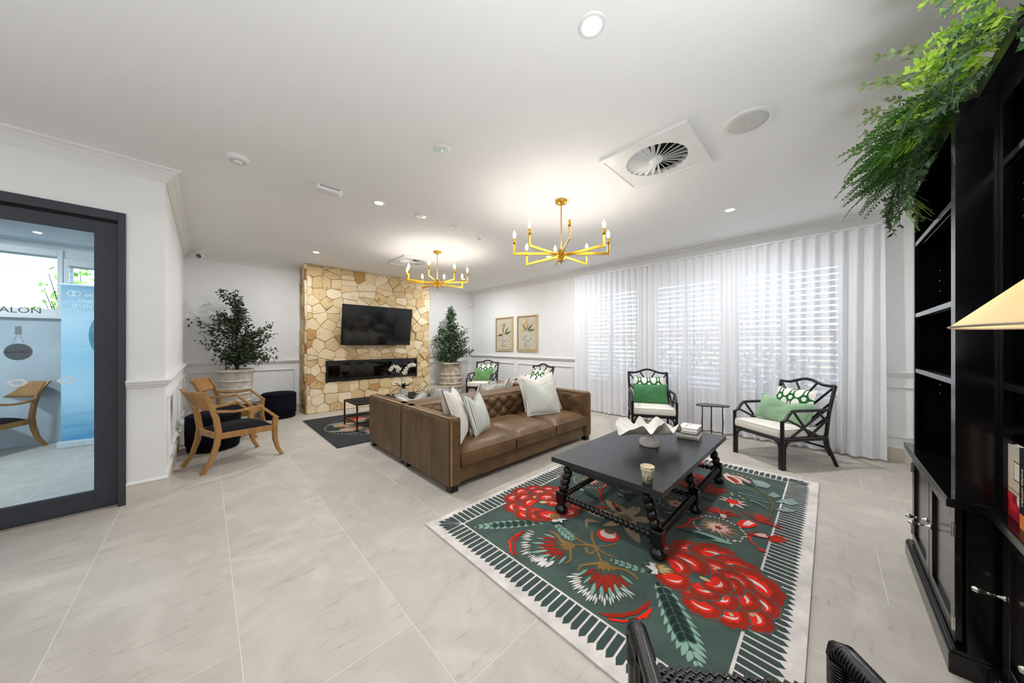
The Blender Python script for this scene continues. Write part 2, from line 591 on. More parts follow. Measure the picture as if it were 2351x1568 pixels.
ROOM = [((XL, YD), (XC, YD), (0, -1), (-1, 1)), ((XC, YD), (XC, YF), (1, 0), (1, -1)), ((XC, YF), (XR, YF), (0, -1), (-1, -1)),
        ((XR, YF), (XR, YB), (-1, 0), (-1, -1)), ((XR, YB), (XL, YB), (0, 1), (-1, -1)), ((XL, YB), (XL, YD), (1, 0), (-1, -1))]
for k, (a, b, n, mt) in enumerate(ROOM):
    run('trim_%d' % (k + 1), CP, a, b, n, CEIL, trim_m, -1, None, mt)
# chair rail, skirting and panel mouldings
RP = [(0, 0.965), (0.012, 0.965), (0.016, 0.98), (0.03, 0.99), (0.03, 1.0), (0.042, 1.008), (0.044, 1.022), (0.036, 1.03), (0, 1.03)]
SKP = [(0, 0.0), (0.014, 0.0), (0.014, 0.15), (0.012, 0.155), (0, 0.155)]
SKC = [(0, 0.155), (0.018, 0.155), (0.018, 0.163), (0.008, 0.175), (0, 0.178)]
RUNS = [('left', (DX1, YD), (XC, YD), (0, -1), (0, 1)), ('corner', (XC, YD), (XC, YF), (1, 0), (1, -1)), ('back', (XC, YF), (1.36, YF), (0, -1), (-1, 0)),
        ('back', (3.94, YF), (XR, YF), (0, -1), (0, -1)), ('right', (XR, YF), (XR, 3.66), (-1, 0), (-1, 0)), ('right', (XR, -0.2), (XR, YB), (-1, 0), (0, -1)), ('left', (XL, YD), (DX0, YD), (0, -1), (-1, 0)),
        ('front', (XR, YB), (XL, YB), (0, 1), (-1, -1)), ('side', (XL, YB), (XL, YD), (1, 0), (-1, -1))]
nt = 7
run('baseboard_window', SKP, (XR, 3.66), (XR, -0.2), (-1, 0), 0.0, skirt_m, 1)
for nm, a, b, n, mt in RUNS:
    run('baseboard_' + nm, SKP, a, b, n, 0.0, skirt_m, 1, None, mt)
    run('trim_%d' % nt, SKC, a, b, n, 0.0, trim_m, 1, None, mt)
    run('trim_%d' % (nt + 1), RP, a, b, n, 0.0, trim_m, 1, None, mt)
    nt += 2
def panel(wall, axis, c, u0, u1, z0, z1, sgn):
    """picture-frame moulding on a wall; axis 'y': wall plane y=c, u along x; axis 'x': wall plane x=c, u along y"""
    mb = MB(); w = 0.034; th = 0.016
    for (a0, a1, b0, b1) in ((u0, u1, z1 - w, z1), (u0, u1, z0, z0 + w), (u0, u0 + w, z0 + w, z1 - w), (u1 - w, u1, z0 + w, z1 - w)):
        p, q = sorted((c, c + sgn * th))
        if axis == 'y': mb.box(a0, a1, p, q, b0, b1)
        else: mb.box(p, q, a0, a1, b0, b1)
    w2 = w * 0.35
    for (a0, a1, b0, b1) in ((u0 + w2, u1 - w2, z1 - 2 * w2, z1 - w2), (u0 + w2, u1 - w2, z0 + w2, z0 + 2 * w2), (u0 + w2, u0 + 2 * w2, z0 + w2, z1 - w2), (u1 - 2 * w2, u1 - w2, z0 + w2, z1 - w2)):
        p, q = sorted((c, c + sgn * (th + 0.007)))
        if axis == 'y': mb.box(a0, a1, p, q, b0, b1)
        else: mb.box(p, q, a0, a1, b0, b1)
    return mb.build('panel_moulding', trim_m, wall, bevel=0.003, seg=1)
panel(wall_back, 'y', YF, -0.19, 1.26, 0.27, 0.865, -1)
panel(wall_back, 'y', YF, 4.06, 5.46, 0.27, 0.865, -1)
panel(wall_return, 'x', XC, 4.26, 5.74, 0.27, 0.865, 1)
panel(wall_return, 'x', XC, 5.86, 7.24, 0.27, 0.865, 1)
panel(wall_right, 'x', XR, 3.82, 5.48, 0.27, 0.865, -1)
panel(wall_right, 'x', XR, 5.6, 7.24, 0.27, 0.865, -1)
panel(wall_right, 'x', XR, -0.72, -0.2, 0.27, 0.865, -1)

# ---- street windows with plantation shutters
slat_cache = {}
def slat_mesh(w, depth, th, tilt, along):
    key = (round(w, 3), depth, th, tilt, along)
    if key not in slat_cache:
        mb = MB()
        pr = [(-depth / 2, 0), (-depth / 4, th * 0.42), (0, th / 2), (depth / 4, th * 0.42), (depth / 2, 0), (depth / 4, -th * 0.42), (0, -th / 2), (-depth / 4, -th * 0.42)]
        ca, sa = cos(tilt), sin(tilt)
        vs = []
        for e in (-w / 2, w / 2):
            for a, b in pr:
                p, q = a * ca - b * sa, a * sa + b * ca
                vs.append((p, e, q) if along == 'y' else (e, p, q))
        fs = [(j, (j + 1) % 8, 8 + (j + 1) % 8, 8 + j) for j in range(8)] + [tuple(range(8))[::-1], tuple(range(8, 16))]
        mb.add(vs, fs)
        slat_cache[key] = mb.mesh('slat', trim_m, fixn=True)
    return slat_cache[key]
for k, (a, b) in enumerate(WIN):
    w = tag(bpy.data.objects.new('window_%d' % (k + 1), None), kind='structure'); C.objects.link(w)
    cy = (a + b) / 2
    w.location = (XR, cy, 0)
    hw = (b - a) / 2
    fr = MB()
    for y0, y1 in ((-hw, -hw + 0.045), (hw - 0.045, hw), (-0.035, 0.035)):
        fr.box(0.0, 0.06, y0, y1, WZ0, WZ1)
    for z0, z1 in ((WZ0, WZ0 + 0.06), (1.44, 1.51), (WZ1 - 0.06, WZ1)):
        fr.box(0.0, 0.06, -hw + 0.045, -0.035, z0, z1); fr.box(0.0, 0.06, 0.035, hw - 0.045, z0, z1)
    fr.build('shutter_frame', trim_m, w)
    ar = MB()
    for y0, y1, z0, z1 in ((-hw - 0.06, -hw, WZ0 - 0.09, WZ1 + 0.07), (hw, hw + 0.06, WZ0 - 0.09, WZ1 + 0.07), (-hw, hw, WZ1, WZ1 + 0.07)):
        ar.box(-0.018, 0.0, y0, y1, z0, z1)
    ar.build('architrave', trim_m, w)
    si = MB(); si.box(-0.05, 0.0, -hw - 0.065, hw + 0.065, WZ0 - 0.03, WZ0); si.box(-0.018, 0, -hw, hw, WZ0 - 0.09, WZ0 - 0.03)
    si.build('sill', trim_m, w, bevel=0.004, seg=1)
    gl = MB(); gl.box(0.14, 0.144, -hw, hw, WZ0, WZ1); gl.build('pane', pane_m, w)
    gf = MB()
    for y0, y1, z0, z1 in ((-hw, hw, WZ0, WZ0 + 0.05), (-hw, hw, WZ1 - 0.05, WZ1), (-hw, -hw + 0.05, WZ0, WZ1), (hw - 0.05, hw, WZ0, WZ1), (-0.03, 0.03, WZ0, WZ1)):
        gf.box(0.12, 0.165, y0, y1, z0, z1)
    gf.build('window_frame', trim_m, w)
    pw = hw - 0.045 - 0.035 - 0.006
    me = slat_mesh(pw, 0.082, 0.011, radians(-40), 'y')
    for sy in (-1, 1):
        yc = sy * (0.035 + 0.003 + pw / 2)
        for z0, z1, n in ((WZ0 + 0.06, 1.44, 10), (1.51, WZ1 - 0.06, 11)):
            for q in range(n):
                inst(me, 'slat', w, T(0.03, yc, z0 + (q + 0.5) * (z1 - z0) / n))
# ---- salon windows: flat open louvres
for k, (a, b, z0, z1) in enumerate(SW):
    w = tag(bpy.data.objects.new('window_%d' % (k + 4), None), kind='structure'); C.objects.link(w)
    w.location = ((a + b) / 2, YF, 0)
    hw = (b - a) / 2
    fr = MB()
    for x0, x1, q0, q1 in ((-hw - 0.044, -hw, z0 - 0.1, z1 + 0.09), (hw, hw + 0.044, z0 - 0.1, z1 + 0.09), (-hw, hw, z1, z1 + 0.09), (-hw, hw, z0 - 0.1, z0)):
        fr.box(x0, x1, -0.03, 0.0, q0, q1)
    fr.build('window_frame', trim_m, w, bevel=0.003, seg=1)
    si = MB(); si.box(-hw - 0.045, hw + 0.045, -0.07, -0.03, z0 - 0.13, z0 - 0.1); si.build('sill', trim_m, w, bevel=0.004, seg=1)
    gl = MB(); gl.box(-hw, hw, 0.15, 0.154, z0, z1); gl.build('pane', pane_m, w)
    me = slat_mesh(2 * hw, 0.06, 0.006, radians(4), 'x')
    n = int((z1 - z0) / 0.083)
    for q in range(n):
        inst(me, 'slat', w, T(0, 0.06, z0 + (q + 0.6) * 0.083))

# ---- charcoal glass door to the salon
door = tag(bpy.data.objects.new('door_1', None), kind='structure'); C.objects.link(door)
door.location = (0, YD, 0)
mb = MB()
mb.box(DX1 - 0.042, DX1, -0.02, 0.12, 0.0, DZ); mb.box(DX0, DX0 + 0.042, -0.02, 0.12, 0.0, DZ); mb.box(DX0 + 0.042, DX1 - 0.042, -0.02, 0.12, DZ - 0.07, DZ)
mb.build('door_frame', char_m, door, bevel=0.002, seg=1)
mb = MB(); lx0, lx1 = DX0 + 0.045, DX1 - 0.045
for x0, x1, z0, z1 in ((lx1 - 0.12, lx1, 0.018, DZ - 0.085), (lx0, lx0 + 0.12, 0.018, DZ - 0.085), (lx0 + 0.12, lx1 - 0.12, 0.018, 0.158), (lx0 + 0.12, lx1 - 0.12, 2.232, DZ - 0.085)):
    mb.box(x0, x1, 0.02, 0.065, z0, z1)
mb.build('door_leaf', char_m, door, bevel=0.002, seg=1)
mb = MB(); mb.box(lx0, lx1, 0.0, 0.1, DZ - 0.085, DZ - 0.07); mb.build('track_slot', dark_m, door)
mb = MB(); mb.box(lx0 + 0.12, lx1 - 0.12, 0.036, 0.044, 0.158, 2.232); mb.build('glass_pane', door_glass, door)
mb = MB(); mb.box(DX0, DX1, 0.0, 0.14, 0.0, 0.014); mb.build('threshold', pm('threshold_metal', (170, 165, 158), None, 20, 0.4, metal=0.6), door)
letter_m = pm('grey_vinyl_lettering', (122, 118, 112), None, 30, 0.5)
text_mesh('SALON', 0.062, letter_m, 'door_lettering', door, T(-0.876, 0.034, 1.581) @ RX(pi / 2), align='RIGHT', sx=1.02)
white_vinyl = pm('white_vinyl', (240, 242, 242), None, 30, 0.5)
mb = MB()
for cx in (-0.977, -0.77, -1.184):
    for sc, dx in ((1.0, 0.0),):
        out = [(cx + 0.045 * cos(pi / 3 * k), 1.053 + 0.029 * sin(pi / 3 * k)) for k in range(6)]
        inn = [(cx + 0.029 * cos(pi / 3 * k), 1.053 + 0.017 * sin(pi / 3 * k)) for k in range(6)]
        mid = [(cx + 0.036 * cos(pi / 3 * k), 1.053 + 0.0225 * sin(pi / 3 * k)) for k in range(6)]
        mid2 = [(cx + 0.038 * cos(pi / 3 * k), 1.053 + 0.024 * sin(pi / 3 * k)) for k in range(6)]
        for A, B in ((out, mid2), (mid, inn)):
            vs = [(p[0], 0.0345, p[1]) for p in A] + [(p[0], 0.0345, p[1]) for p in B]
            mb.add(vs, [(i, (i + 1) % 6, 6 + (i + 1) % 6, 6 + i) for i in range(6)])
mb.build('glass_safety_marks', white_vinyl, door)

# ================================================================ ON THE CEILING
def vent(x, y, label):
    t = thing('air_diffuser', label, 'air vent', (x, y, CEIL), 0, 'swirl air diffusers in the ceiling')
    mb = MB(); R = 0.232; h = 0.32; n = 48
    outer = []
    for k in range(n):
        a = 2 * pi * k / n + pi / n
        ca, sa = cos(a), sin(a); q = h / max(abs(ca), abs(sa))
        outer.append((q * ca, q * sa))
    for z, flip in ((-0.012, False),):
        vs = [(p[0], p[1], z) for p in outer] + [(R * cos(2 * pi * k / n + pi / n), R * sin(2 * pi * k / n + pi / n), z) for k in range(n)]
        vs += [(v[0], v[1], 0.0) for v in vs[:n]] + [(v[0], v[1], 0.03) for v in vs[n:2 * n]]
        fs = []
        for k in range(n):
            k2 = (k + 1) % n
            fs += [(k, k2, n + k2, n + k), (k, 2 * n + k, 2 * n + k2, k2), (n + k, n + k2, 3 * n + k2, 3 * n + k)]
        # exact square corners
        mb.add(vs, fs)
    mb.build('face_plate', white_plastic, t, fixn=True)
    mb = MB()
    for x0, x1, y0, y1 in ((-h - 0.012, -h + 0.03, -h - 0.012, h + 0.012), (h - 0.03, h + 0.012, -h - 0.012, h + 0.012)):
        mb.box(x0, x1, y0, y1, -0.022, 0.0)
    for x0, x1, y0, y1 in ((-h + 0.03, h - 0.03, -h - 0.012, -h + 0.005), (-h + 0.03, h - 0.03, h - 0.005, h + 0.012)):
        mb.box(x0, x1, y0, y1, -0.018, 0.0)
    mb.build('edge_strip', white_plastic, t, bevel=0.003, seg=1)
    b = MB()
    b.add([(0.035, -0.016, -0.012), (R, -0.016, -0.012), (R, 0.010, 0.022), (0.035, 0.002, 0.004), (0.035, -0.014, -0.0135), (R, -0.0135, -0.0135), (R, 0.012, 0.02), (0.035, 0.004, 0.003)],
          [(0, 1, 2, 3), (4, 7, 6, 5), (0, 4, 5, 1), (1, 5, 6, 2), (2, 6, 7, 3), (3, 7, 4, 0)])
    me = b.mesh('blade', white_plastic)
    for k in range(24):
        inst(me, 'blade', t, RZ(2 * pi * k / 24))
    mb = MB(); mb.lathe([(0.0, -0.02), (0.045, -0.018), (0.052, -0.01), (0.052, 0.01)], 24); mb.build('centre_hub', white_plastic, t)
    mb = MB(); mb.box(-0.249, 0.249, -0.249, 0.249, 0.12, 0.125)
    for x0, x1, y0, y1 in ((-0.249, -0.245, -0.249, 0.249), (0.245, 0.249, -0.249, 0.249), (-0.245, 0.245, -0.249, -0.245), (-0.245, 0.245, 0.245, 0.249)):
        mb.box(x0, x1, y0, y1, 0.002, 0.12)
    mb.build('dark_plenum', dark_m, t)
vent(VENTS[0][0], VENTS[0][1], 'white square swirl air diffuser in the ceiling above the coffee table, beside the round speaker')
vent(VENTS[1][0], VENTS[1][1], 'white square swirl air diffuser in the ceiling near the stone fireplace')

DL = ['lit recessed downlight nearest the viewer, at the top edge of the photo', 'lit recessed downlight in mid ceiling left of the two chandeliers',
      'lit recessed downlight at the back, before the left end of the stone chimney', 'lit recessed downlight above the curtain, right of the near chandelier',
      'lit recessed downlight seen past the arms of the near chandelier', 'lit recessed downlight seen between the arms of the far chandelier']
for (x, y), lb in zip(DOWNLIGHTS_SEEN, DL):
    t = thing('downlight', lb, 'light', (x, y, CEIL), 0, 'recessed downlights')
    mb = MB(); mb.lathe([(0.064, 0.0), (0.062, -0.006), (0.05, -0.006), (0.042, -0.001)], 28); mb.build('trim_ring', white_plastic, t)
    mb = MB(); mb.lathe([(0.0, -0.003), (0.042, -0.003), (0.042, -0.001)], 24); mb.build('lens', steel_lens, t)
t = thing('ceiling_speaker', 'large round grey speaker grille in the ceiling beside the near air diffuser', 'speaker', (2.652, 0.392, CEIL))
mb = MB(); mb.lathe([(0.142, 0), (0.142, -0.007), (0.139, -0.01), (0.136, -0.007)], 48); mb.build('rim', white_plastic, t)
mb = MB(); mb.lathe([(0.0, -0.009), (0.08, -0.0088), (0.136, -0.006), (0.136, 0)], 48); mb.build('grille', grey_plastic, t)
mb = MB(); mb.box(-0.012, 0.012, -0.003, 0.003, -0.012, -0.008, 0, RZ(0.5)); mb.build('badge', white_plastic, t)
t = thing('emergency_light', 'round white ceiling emergency light with a small green indicator', 'light', (1.321, 2.126, CEIL))
mb = MB(); mb.lathe([(0.066, 0), (0.064, -0.006), (0.05, -0.009), (0.0, -0.010)], 32); mb.build('housing', white_plastic, t)
mb = MB(); mb.ball((0, 0, -0.011), 0.006); mb.build('indicator', lead_green, t)
t = thing('smoke_detector', 'round white smoke detector on the ceiling, leftmost of the ceiling fittings', 'smoke detector', (0.187, 3.393, CEIL))
mb = MB(); mb.lathe([(0.075, 0), (0.075, -0.014), (0.07, -0.024), (0.055, -0.03), (0.035, -0.032), (0.03, -0.045), (0.0, -0.047)], 32); mb.build('housing', white_plastic, t)
mb = MB(); mb.lathe([(0.052, -0.0295), (0.05, -0.034), (0.038, -0.035), (0.036, -0.031)], 28); mb.build('vent_ring', grey_plastic, t)
t = thing('wireless_sensor', 'white oblong plastic box fixed flat to the ceiling right of the smoke detector', 'sensor', (0.856, 3.43, CEIL), 0.0)
mb = MB(); mb.box(-0.112, 0.112, -0.055, 0.055, -0.05, 0.0); mb.build('housing', white_plastic, t, bevel=0.012, seg=2)
mb = MB(); mb.box(-0.085, 0.085, -0.0565, -0.0555, -0.02, -0.014); mb.build('slot', dark_m, t)
mb = MB(); mb.ball((0.085, -0.03, -0.05), 0.005, n=8, m=5); mb.build('indicator', pm('blue_led', (150, 170, 240), None, 5, 0.4, emit=1.0), t)
t = thing('ceiling_fitting', 'small round blank white ceiling speaker between the left downlight and the domed sensor', 'speaker', (1.83, 3.407, CEIL))
mb = MB(); mb.lathe([(0.062, 0), (0.06, -0.006), (0.052, -0.004)], 28); mb.build('rim', white_plastic, t)
mb = MB(); mb.lathe([(0.052, -0.004), (0.03, -0.007), (0.0, -0.008)], 28); mb.build('cap', off_lens, t)
t = thing('occupancy_sensor', 'round white domed sensor in the ceiling between the two chandeliers', 'sensor', (2.32, 3.409, CEIL))
mb = MB(); mb.lathe([(0.068, 0), (0.066, -0.007), (0.035, -0.01), (0.03, -0.006)], 28); mb.build('rim', white_plastic, t)
mb = MB(); mb.lathe([(0.03, -0.006), (0.026, -0.016), (0.014, -0.023), (0.0, -0.025)], 24); mb.build('dome', off_lens, t)
t = thing('ceiling_detector', 'small white cylindrical detector on the ceiling left of the near chandelier', 'sensor', (2.746, 3.447, CEIL))
mb = MB(); mb.lathe([(0.04, 0), (0.04, -0.012), (0.036, -0.016), (0.034, -0.045), (0.028, -0.05)], 24); mb.build('housing', white_plastic, t)
mb = MB(); mb.lathe([(0.027, -0.05), (0.02, -0.056), (0.0, -0.057)], 20); mb.build('cap', grey_plastic, t)
# turret camera
t = thing('security_camera', 'white dome security camera in the ceiling corner above the left plant', 'camera', (-0.062, 7.17, CEIL - 0.001), radians(-32))
mb = MB(); mb.lathe([(0.06, 0.0), (0.06, -0.035), (0.052, -0.05)], 28); mb.build('mount', white_plastic, t)
mb = MB(); mb.ball((0, 0, -0.08), 0.05, n=20, m=12); mb.build('ball_housing', white_plastic, t)
mb = MB(); mb.lathe([(0.03, 0.0), (0.028, 0.012), (0.022, 0.009), (0.0, 0.008)], 20, M=T(0, 0, -0.08) @ RX(radians(118)) @ T(0, 0, 0.04)); mb.build('lens', black_lacq, t)
t = thing('corner_sensor', 'tiny white motion sensor high in the back right corner', 'sensor', (5.53, 7.33, 2.50), radians(225))
mb = MB(); mb.box(-0.035, 0.035, -0.03, 0.03, -0.06, 0.05); mb.build('housing', white_plastic, t, bevel=0.012, seg=2)
mb = MB(); mb.ball((0, 0.026, -0.02), 0.024, n=12, m=8, sc=(1, 0.6, 1)); mb.build('lens', off_lens, t)

# ---- chandeliers
def chandelier(x, y, label, dz=0.0):
    t = thing('chandelier', label, 'chandelier', (x, y, CEIL), 0, 'eight-arm gold candle chandeliers')
    mb = MB(); mb.lathe([(0.062, 0.0), (0.062, -0.022), (0.058, -0.026), (0.0, -0.026)], 32); mb.build('canopy', gold_m, t)
    zh = -0.575 + dz
    mb = MB(); mb.tube([(0, 0, -0.02), (0, 0, zh + 0.05)], 0.0065, 10); mb.lathe([(0.011, -0.05), (0.011, -0.026)], 12); mb.build('rod', gold_m, t)
    mb = MB(); mb.lathe([(0.0, 0.052), (0.034, 0.052), (0.034, -0.058), (0.036, -0.06), (0.036, -0.068), (0.0, -0.07)], 16, M=T(0, 0, zh)); mb.build('hub', gold_m, t)
    mb = MB(); mb.lathe([(0.008, -0.068), (0.008, -0.095), (0.0, -0.097)], 10, M=T(0, 0, zh)); mb.build('finial', gold_m, t)
    am = MB(); am.tube([(0.03, 0, 0), (0.5, 0, 0), (0.5, 0, 0.105)], 0, sq=(0.014, 0.024), up=None)
    am = MB()
    am.box(0.03, 0.51, -0.006, 0.006, -0.013, 0.013); am.box(0.488, 0.51, -0.006, 0.006, 0.013, 0.108)
    ame = am.mesh('arm', gold_m, bevel=0.0015, seg=1)
    sm = MB(); sm.lathe([(0.0, 0.1), (0.0125, 0.1), (0.0125, 0.165), (0.009, 0.167)], 14, c=(0.499, 0, 0)); sme = sm.mesh('candle_sleeve', gold_m)
    bm_ = MB(); bm_.lathe([(0.008, 0.166), (0.0125, 0.18), (0.0165, 0.198), (0.0145, 0.214), (0.008, 0.232), (0.002, 0.246), (0.0, 0.248)], 8, c=(0.499, 0, 0))
    bme = bm_.mesh('bulb', bulb_m); bme2 = bm_.mesh('bulb', bulb_dim)
    for k in range(8):
        a = inst(ame, 'arm', t, T(0, 0, zh + (0.012 if k % 2 else -0.012)) @ RZ(pi / 4 * k))
        inst(sme, 'candle_sleeve', a, Matrix())
        inst(bme2 if (dz < 0 and k == 1) else bme, 'bulb', a, Matrix())
    return t
chandelier(2.700, 2.000, 'brushed gold eight-arm candle chandelier hanging nearest, above the rug with the coffee table')
chandelier(2.727, 4.537, 'brushed gold eight-arm candle chandelier hanging farther back, before the stone fireplace', 0.055)

# ================================================================ STONE CHIMNEY, FIRE, TELEVISION
SX0, SX1, SY = 1.36, 3.94, 6.93
chim = thing('stone_chimney', 'floor to ceiling chimney breast faced with honey sandstone pieces on the back wall', 'fireplace', (0, 0, 0))
mb = MB(); FX0, FX1, FZ0, FZ1 = 1.68, 3.60, 0.587, 1.0
for x0, x1, z0, z1 in ((SX0, FX0, 0, CEIL), (FX1, SX1, 0, CEIL), (FX0, FX1, 0, FZ0), (FX0, FX1, FZ1, CEIL)):
    mb.box(x0, x1, SY + 0.012, YF, z0 + 0.004, z1 - 0.002)
mb.build('mortar_core', mortar_m, chim)
rs = random.Random(11)
def clip(poly, px, py, nx, ny):
    out = []
    for i in range(len(poly)):
        a, b = poly[i], poly[(i + 1) % len(poly)]
        da = (a[0] - px) * nx + (a[1] - py) * ny
        db = (b[0] - px) * nx + (b[1] - py) * ny
        if da <= 0: out.append(a)
        if da * db < 0:
            q = da / (da - db); out.append((a[0] + (b[0] - a[0]) * q, a[1] + (b[1] - a[1]) * q))
    return out
def inset(poly, d):
    n = len(poly); out = poly
    for i in range(n):
        a, b = poly[i], poly[(i + 1) % n]
        ex, ey = b[0] - a[0], b[1] - a[1]; L = math.hypot(ex, ey)
        if L < 1e-6: continue
        nx, ny = ey / L, -ex / L
        out = clip(out, a[0] - nx * d, a[1] - ny * d, nx, ny)
        if len(out) < 3: return []
    return out
def area(p): return 0.5 * sum(p[i][0] * p[(i + 1) % len(p)][1] - p[(i + 1) % len(p)][0] * p[i][1] for i in range(len(p)))
# stones: rows of squared blocks, some split, some replaced by irregular cells
def stones(w, h, holes, place, rsd, cell=0.25):
    rr = random.Random(rsd)
    pts = []
    z = 0.0
    while z < h:
        rh = rr.choice((rr.uniform(0.11, 0.18), rr.uniform(0.17, 0.29))); x = -0.1; k = rr.random()
        while x < w + 0.1:
            rw = rr.uniform(0.12, 0.24) if rr.random() < .55 else rr.uniform(.22, .40)
            if rr.random() < 0.25 and rh > 0.18:
                pts.append((x + rw / 2, z + rh * 0.25, 1)); pts.append((x + rw / 2 + rr.uniform(-.03, .03), z + rh * 0.75, 1))
            else:
                pts.append((x + rw / 2, z + rh / 2 + rr.uniform(-0.02, 0.02), 0))
            x += rw
        z += rh
    n = 0
    for (px, pz, _) in pts:
        poly = [(0, 0), (w, 0), (w, h), (0, h)]
        near = sorted(pts, key=lambda q: (q[0] - px) ** 2 + (q[1] - pz) ** 2)[1:17]
        for qx, qz, _ in near:
            if (qx, qz) == (px, pz): continue
            poly = clip(poly, (px + qx) / 2, (pz + qz) / 2, qx - px, qz - pz)
            if len(poly) < 3: break
        if len(poly) < 3: continue
        for hx0, hx1, hz0, hz1 in holes:
            cx = sum(p[0] for p in poly) / len(poly); cz = sum(p[1] for p in poly) / len(poly)
            xs = [p[0] for p in poly]; zs = [p[1] for p in poly]
            if max(xs) <= hx0 or min(xs) >= hx1 or max(zs) <= hz0 or min(zs) >= hz1: continue
            if hx0 < cx < hx1 and hz0 < cz < hz1 and min(xs) > hx0 and max(xs) < hx1 and min(zs) > hz0 and max(zs) < hz1:
                poly = []; break
            cands = [clip(poly, hx0, 0, 1, 0), clip(poly, hx1, 0, -1, 0), clip(poly, 0, hz0, 0, 1), clip(poly, 0, hz1, 0, -1)]
            cands = [c for c in cands if len(c) > 2]
            poly = max(cands, key=lambda c: abs(area(c))) if cands else []
        if len(poly) < 3 or abs(area(poly)) < 0.003: continue
        p1 = inset(poly, rr.uniform(0.001, 0.0032))
        if len(p1) < 3: continue
        # round corners a little and wobble
        fine = []
        for i in range(len(p1)):
            a, b, c = p1[i - 1], p1[i], p1[(i + 1) % len(p1)]
            for (u, v2, q) in ((a, b, 0.9), (b, c, 0.10)):
                fine.append((u[0] + (v2[0] - u[0]) * q + rr.uniform(-.002, .002), u[1] + (v2[1] - u[1]) * q + rr.uniform(-.002, .002)))
        d = rr.uniform(0.012, 0.036)
        tx, tz = rr.uniform(-.05, .05), rr.uniform(-.05, .05)
        cx = sum(p[0] for p in fine) / len(fine); cz = sum(p[1] for p in fine) / len(fine)
        m = len(fine); mb = MB()
        def P(p, s_, dep): return (cx + (p[0] - cx) * s_, -dep, cz + (p[1] - cz) * s_)
        vs = [P(p, 1.0, -0.02) for p in fine] + [P(p, 1.0, d - 0.009 + (p[0] - cx) * tx + (p[1] - cz) * tz) for p in fine] + [P(p, 0.90, d + (p[0] - cx) * tx + (p[1] - cz) * tz + rr.uniform(-.003, .003)) for p in fine] + [(cx, -d - rr.uniform(-.002, .004), cz)]
        fs = []
        for i in range(m):
            j = (i + 1) % m
            fs += [(i, j, m + j, m + i), (m + i, m + j, 2 * m + j, 2 * m + i), (2 * m + i, 2 * m + j, 3 * m)]
        mb.add([(v[0] - cx, v[1], v[2] - cz) for v in vs], fs)
        o = mb.build('stone', stone_m, chim, M=place @ T(cx, 0, cz))
        n += 1
    return n
n1 = stones(SX1 - SX0, CEIL - 0.004, [(FX0 - SX0, FX1 - SX0, FZ0, FZ1)], T(SX0, SY + 0.012, 0.002), 5)
n2 = stones(YF - SY - 0.01, CEIL - 0.004, [], T(SX0, YF - 0.01, 0.002) @ RZ(-pi / 2), 8)
# linear fire insert
fp = thing('linear_fireplace', 'long black glass fronted fire set into the honey stone chimney', 'fireplace', (0, SY - 0.035, 0))
mb = MB(); fw_ = 0.035
for x0, x1, z0, z1 in ((FX0, FX1, FZ1 - 0.045, FZ1), (FX0, FX1, FZ0, FZ0 + 0.05), (FX0, FX0 + fw_, FZ0 + .05, FZ1 - .045), (FX1 - fw_, FX1, FZ0 + .05, FZ1 - .045)):
    mb.box(x0, x1, 0, 0.06, z0, z1)
mb.build('frame', black_wood, fp, bevel=0.002, seg=1)
mb = MB(); mb.box(FX0 + fw_, FX1 - fw_, 0.035, 0.039, FZ0 + 0.05, FZ1 - 0.045); mb.build('glass', glass_mat('fire_glass', (0.5, 0.48, 0.45, 1), 0.35), fp)
mb = MB(); mb.box(FX0 + .01, FX1 - .01, 0.26, 0.27, FZ0 + .01, FZ1 - .01)
for x0, x1, z0, z1 in ((FX0 + .01, FX0 + .02, FZ0, FZ1), (FX1 - .02, FX1 - .01, FZ0, FZ1), (FX0, FX1, FZ0 + .01, FZ0 + .02), (FX0, FX1, FZ1 - .02, FZ1 - .01)): mb.box(x0, x1, 0.06, 0.26, z0, z1)
mb.build('firebox', dark_m, fp)
mb = MB(); rr = random.Random(4)
for k in range(90):
    mb.ball((rr.uniform(FX0 + .06, FX1 - .06), rr.uniform(0.08, 0.2), FZ0 + 0.058 + rr.uniform(-.005, .01)), rr.uniform(0.01, 0.022), n=6, m=4)
tag(mb.build('ember_pebbles', pm('brown_pebbles', (120, 92, 70), (66, 48, 38), 30, 0.6), fp), kind='stuff')
# television, tilted down
tv = thing('television', 'large black flat television tilted on the stone chimney above the fire', 'television', M=T(2.616, 6.75, 1.315) @ RX(radians(9.1)))
mb = MB(); mb.box(-0.722, 0.722, -0.012, 0.03, 0.0, 0.816); mb.build('casing', black_wood, tv, bevel=0.004, seg=1)
screen_m = pm('dark_screen', (14, 15, 18), (12, 13, 16), 3, 0.08, spec=0.6)
mb = MB(); mb.box(-0.712, 0.712, -0.0145, -0.0115, 0.012, 0.806); mb.build('screen', screen_m, tv)
mb = MB(); mb.box(-0.3, 0.3, 0.03, 0.075, 0.2, 0.6); mb.build('rear_housing', black_wood, tv)
mb = MB(); mb.box(-0.22, 0.22, 0.075, 0.16, 0.36, 0.42); mb.box(-0.2, -0.16, 0.075, 0.2, 0.2, 0.6); mb.box(0.16, 0.2, 0.075, 0.2, 0.2, 0.6); mb.build('wall_bracket', black_wood, tv)

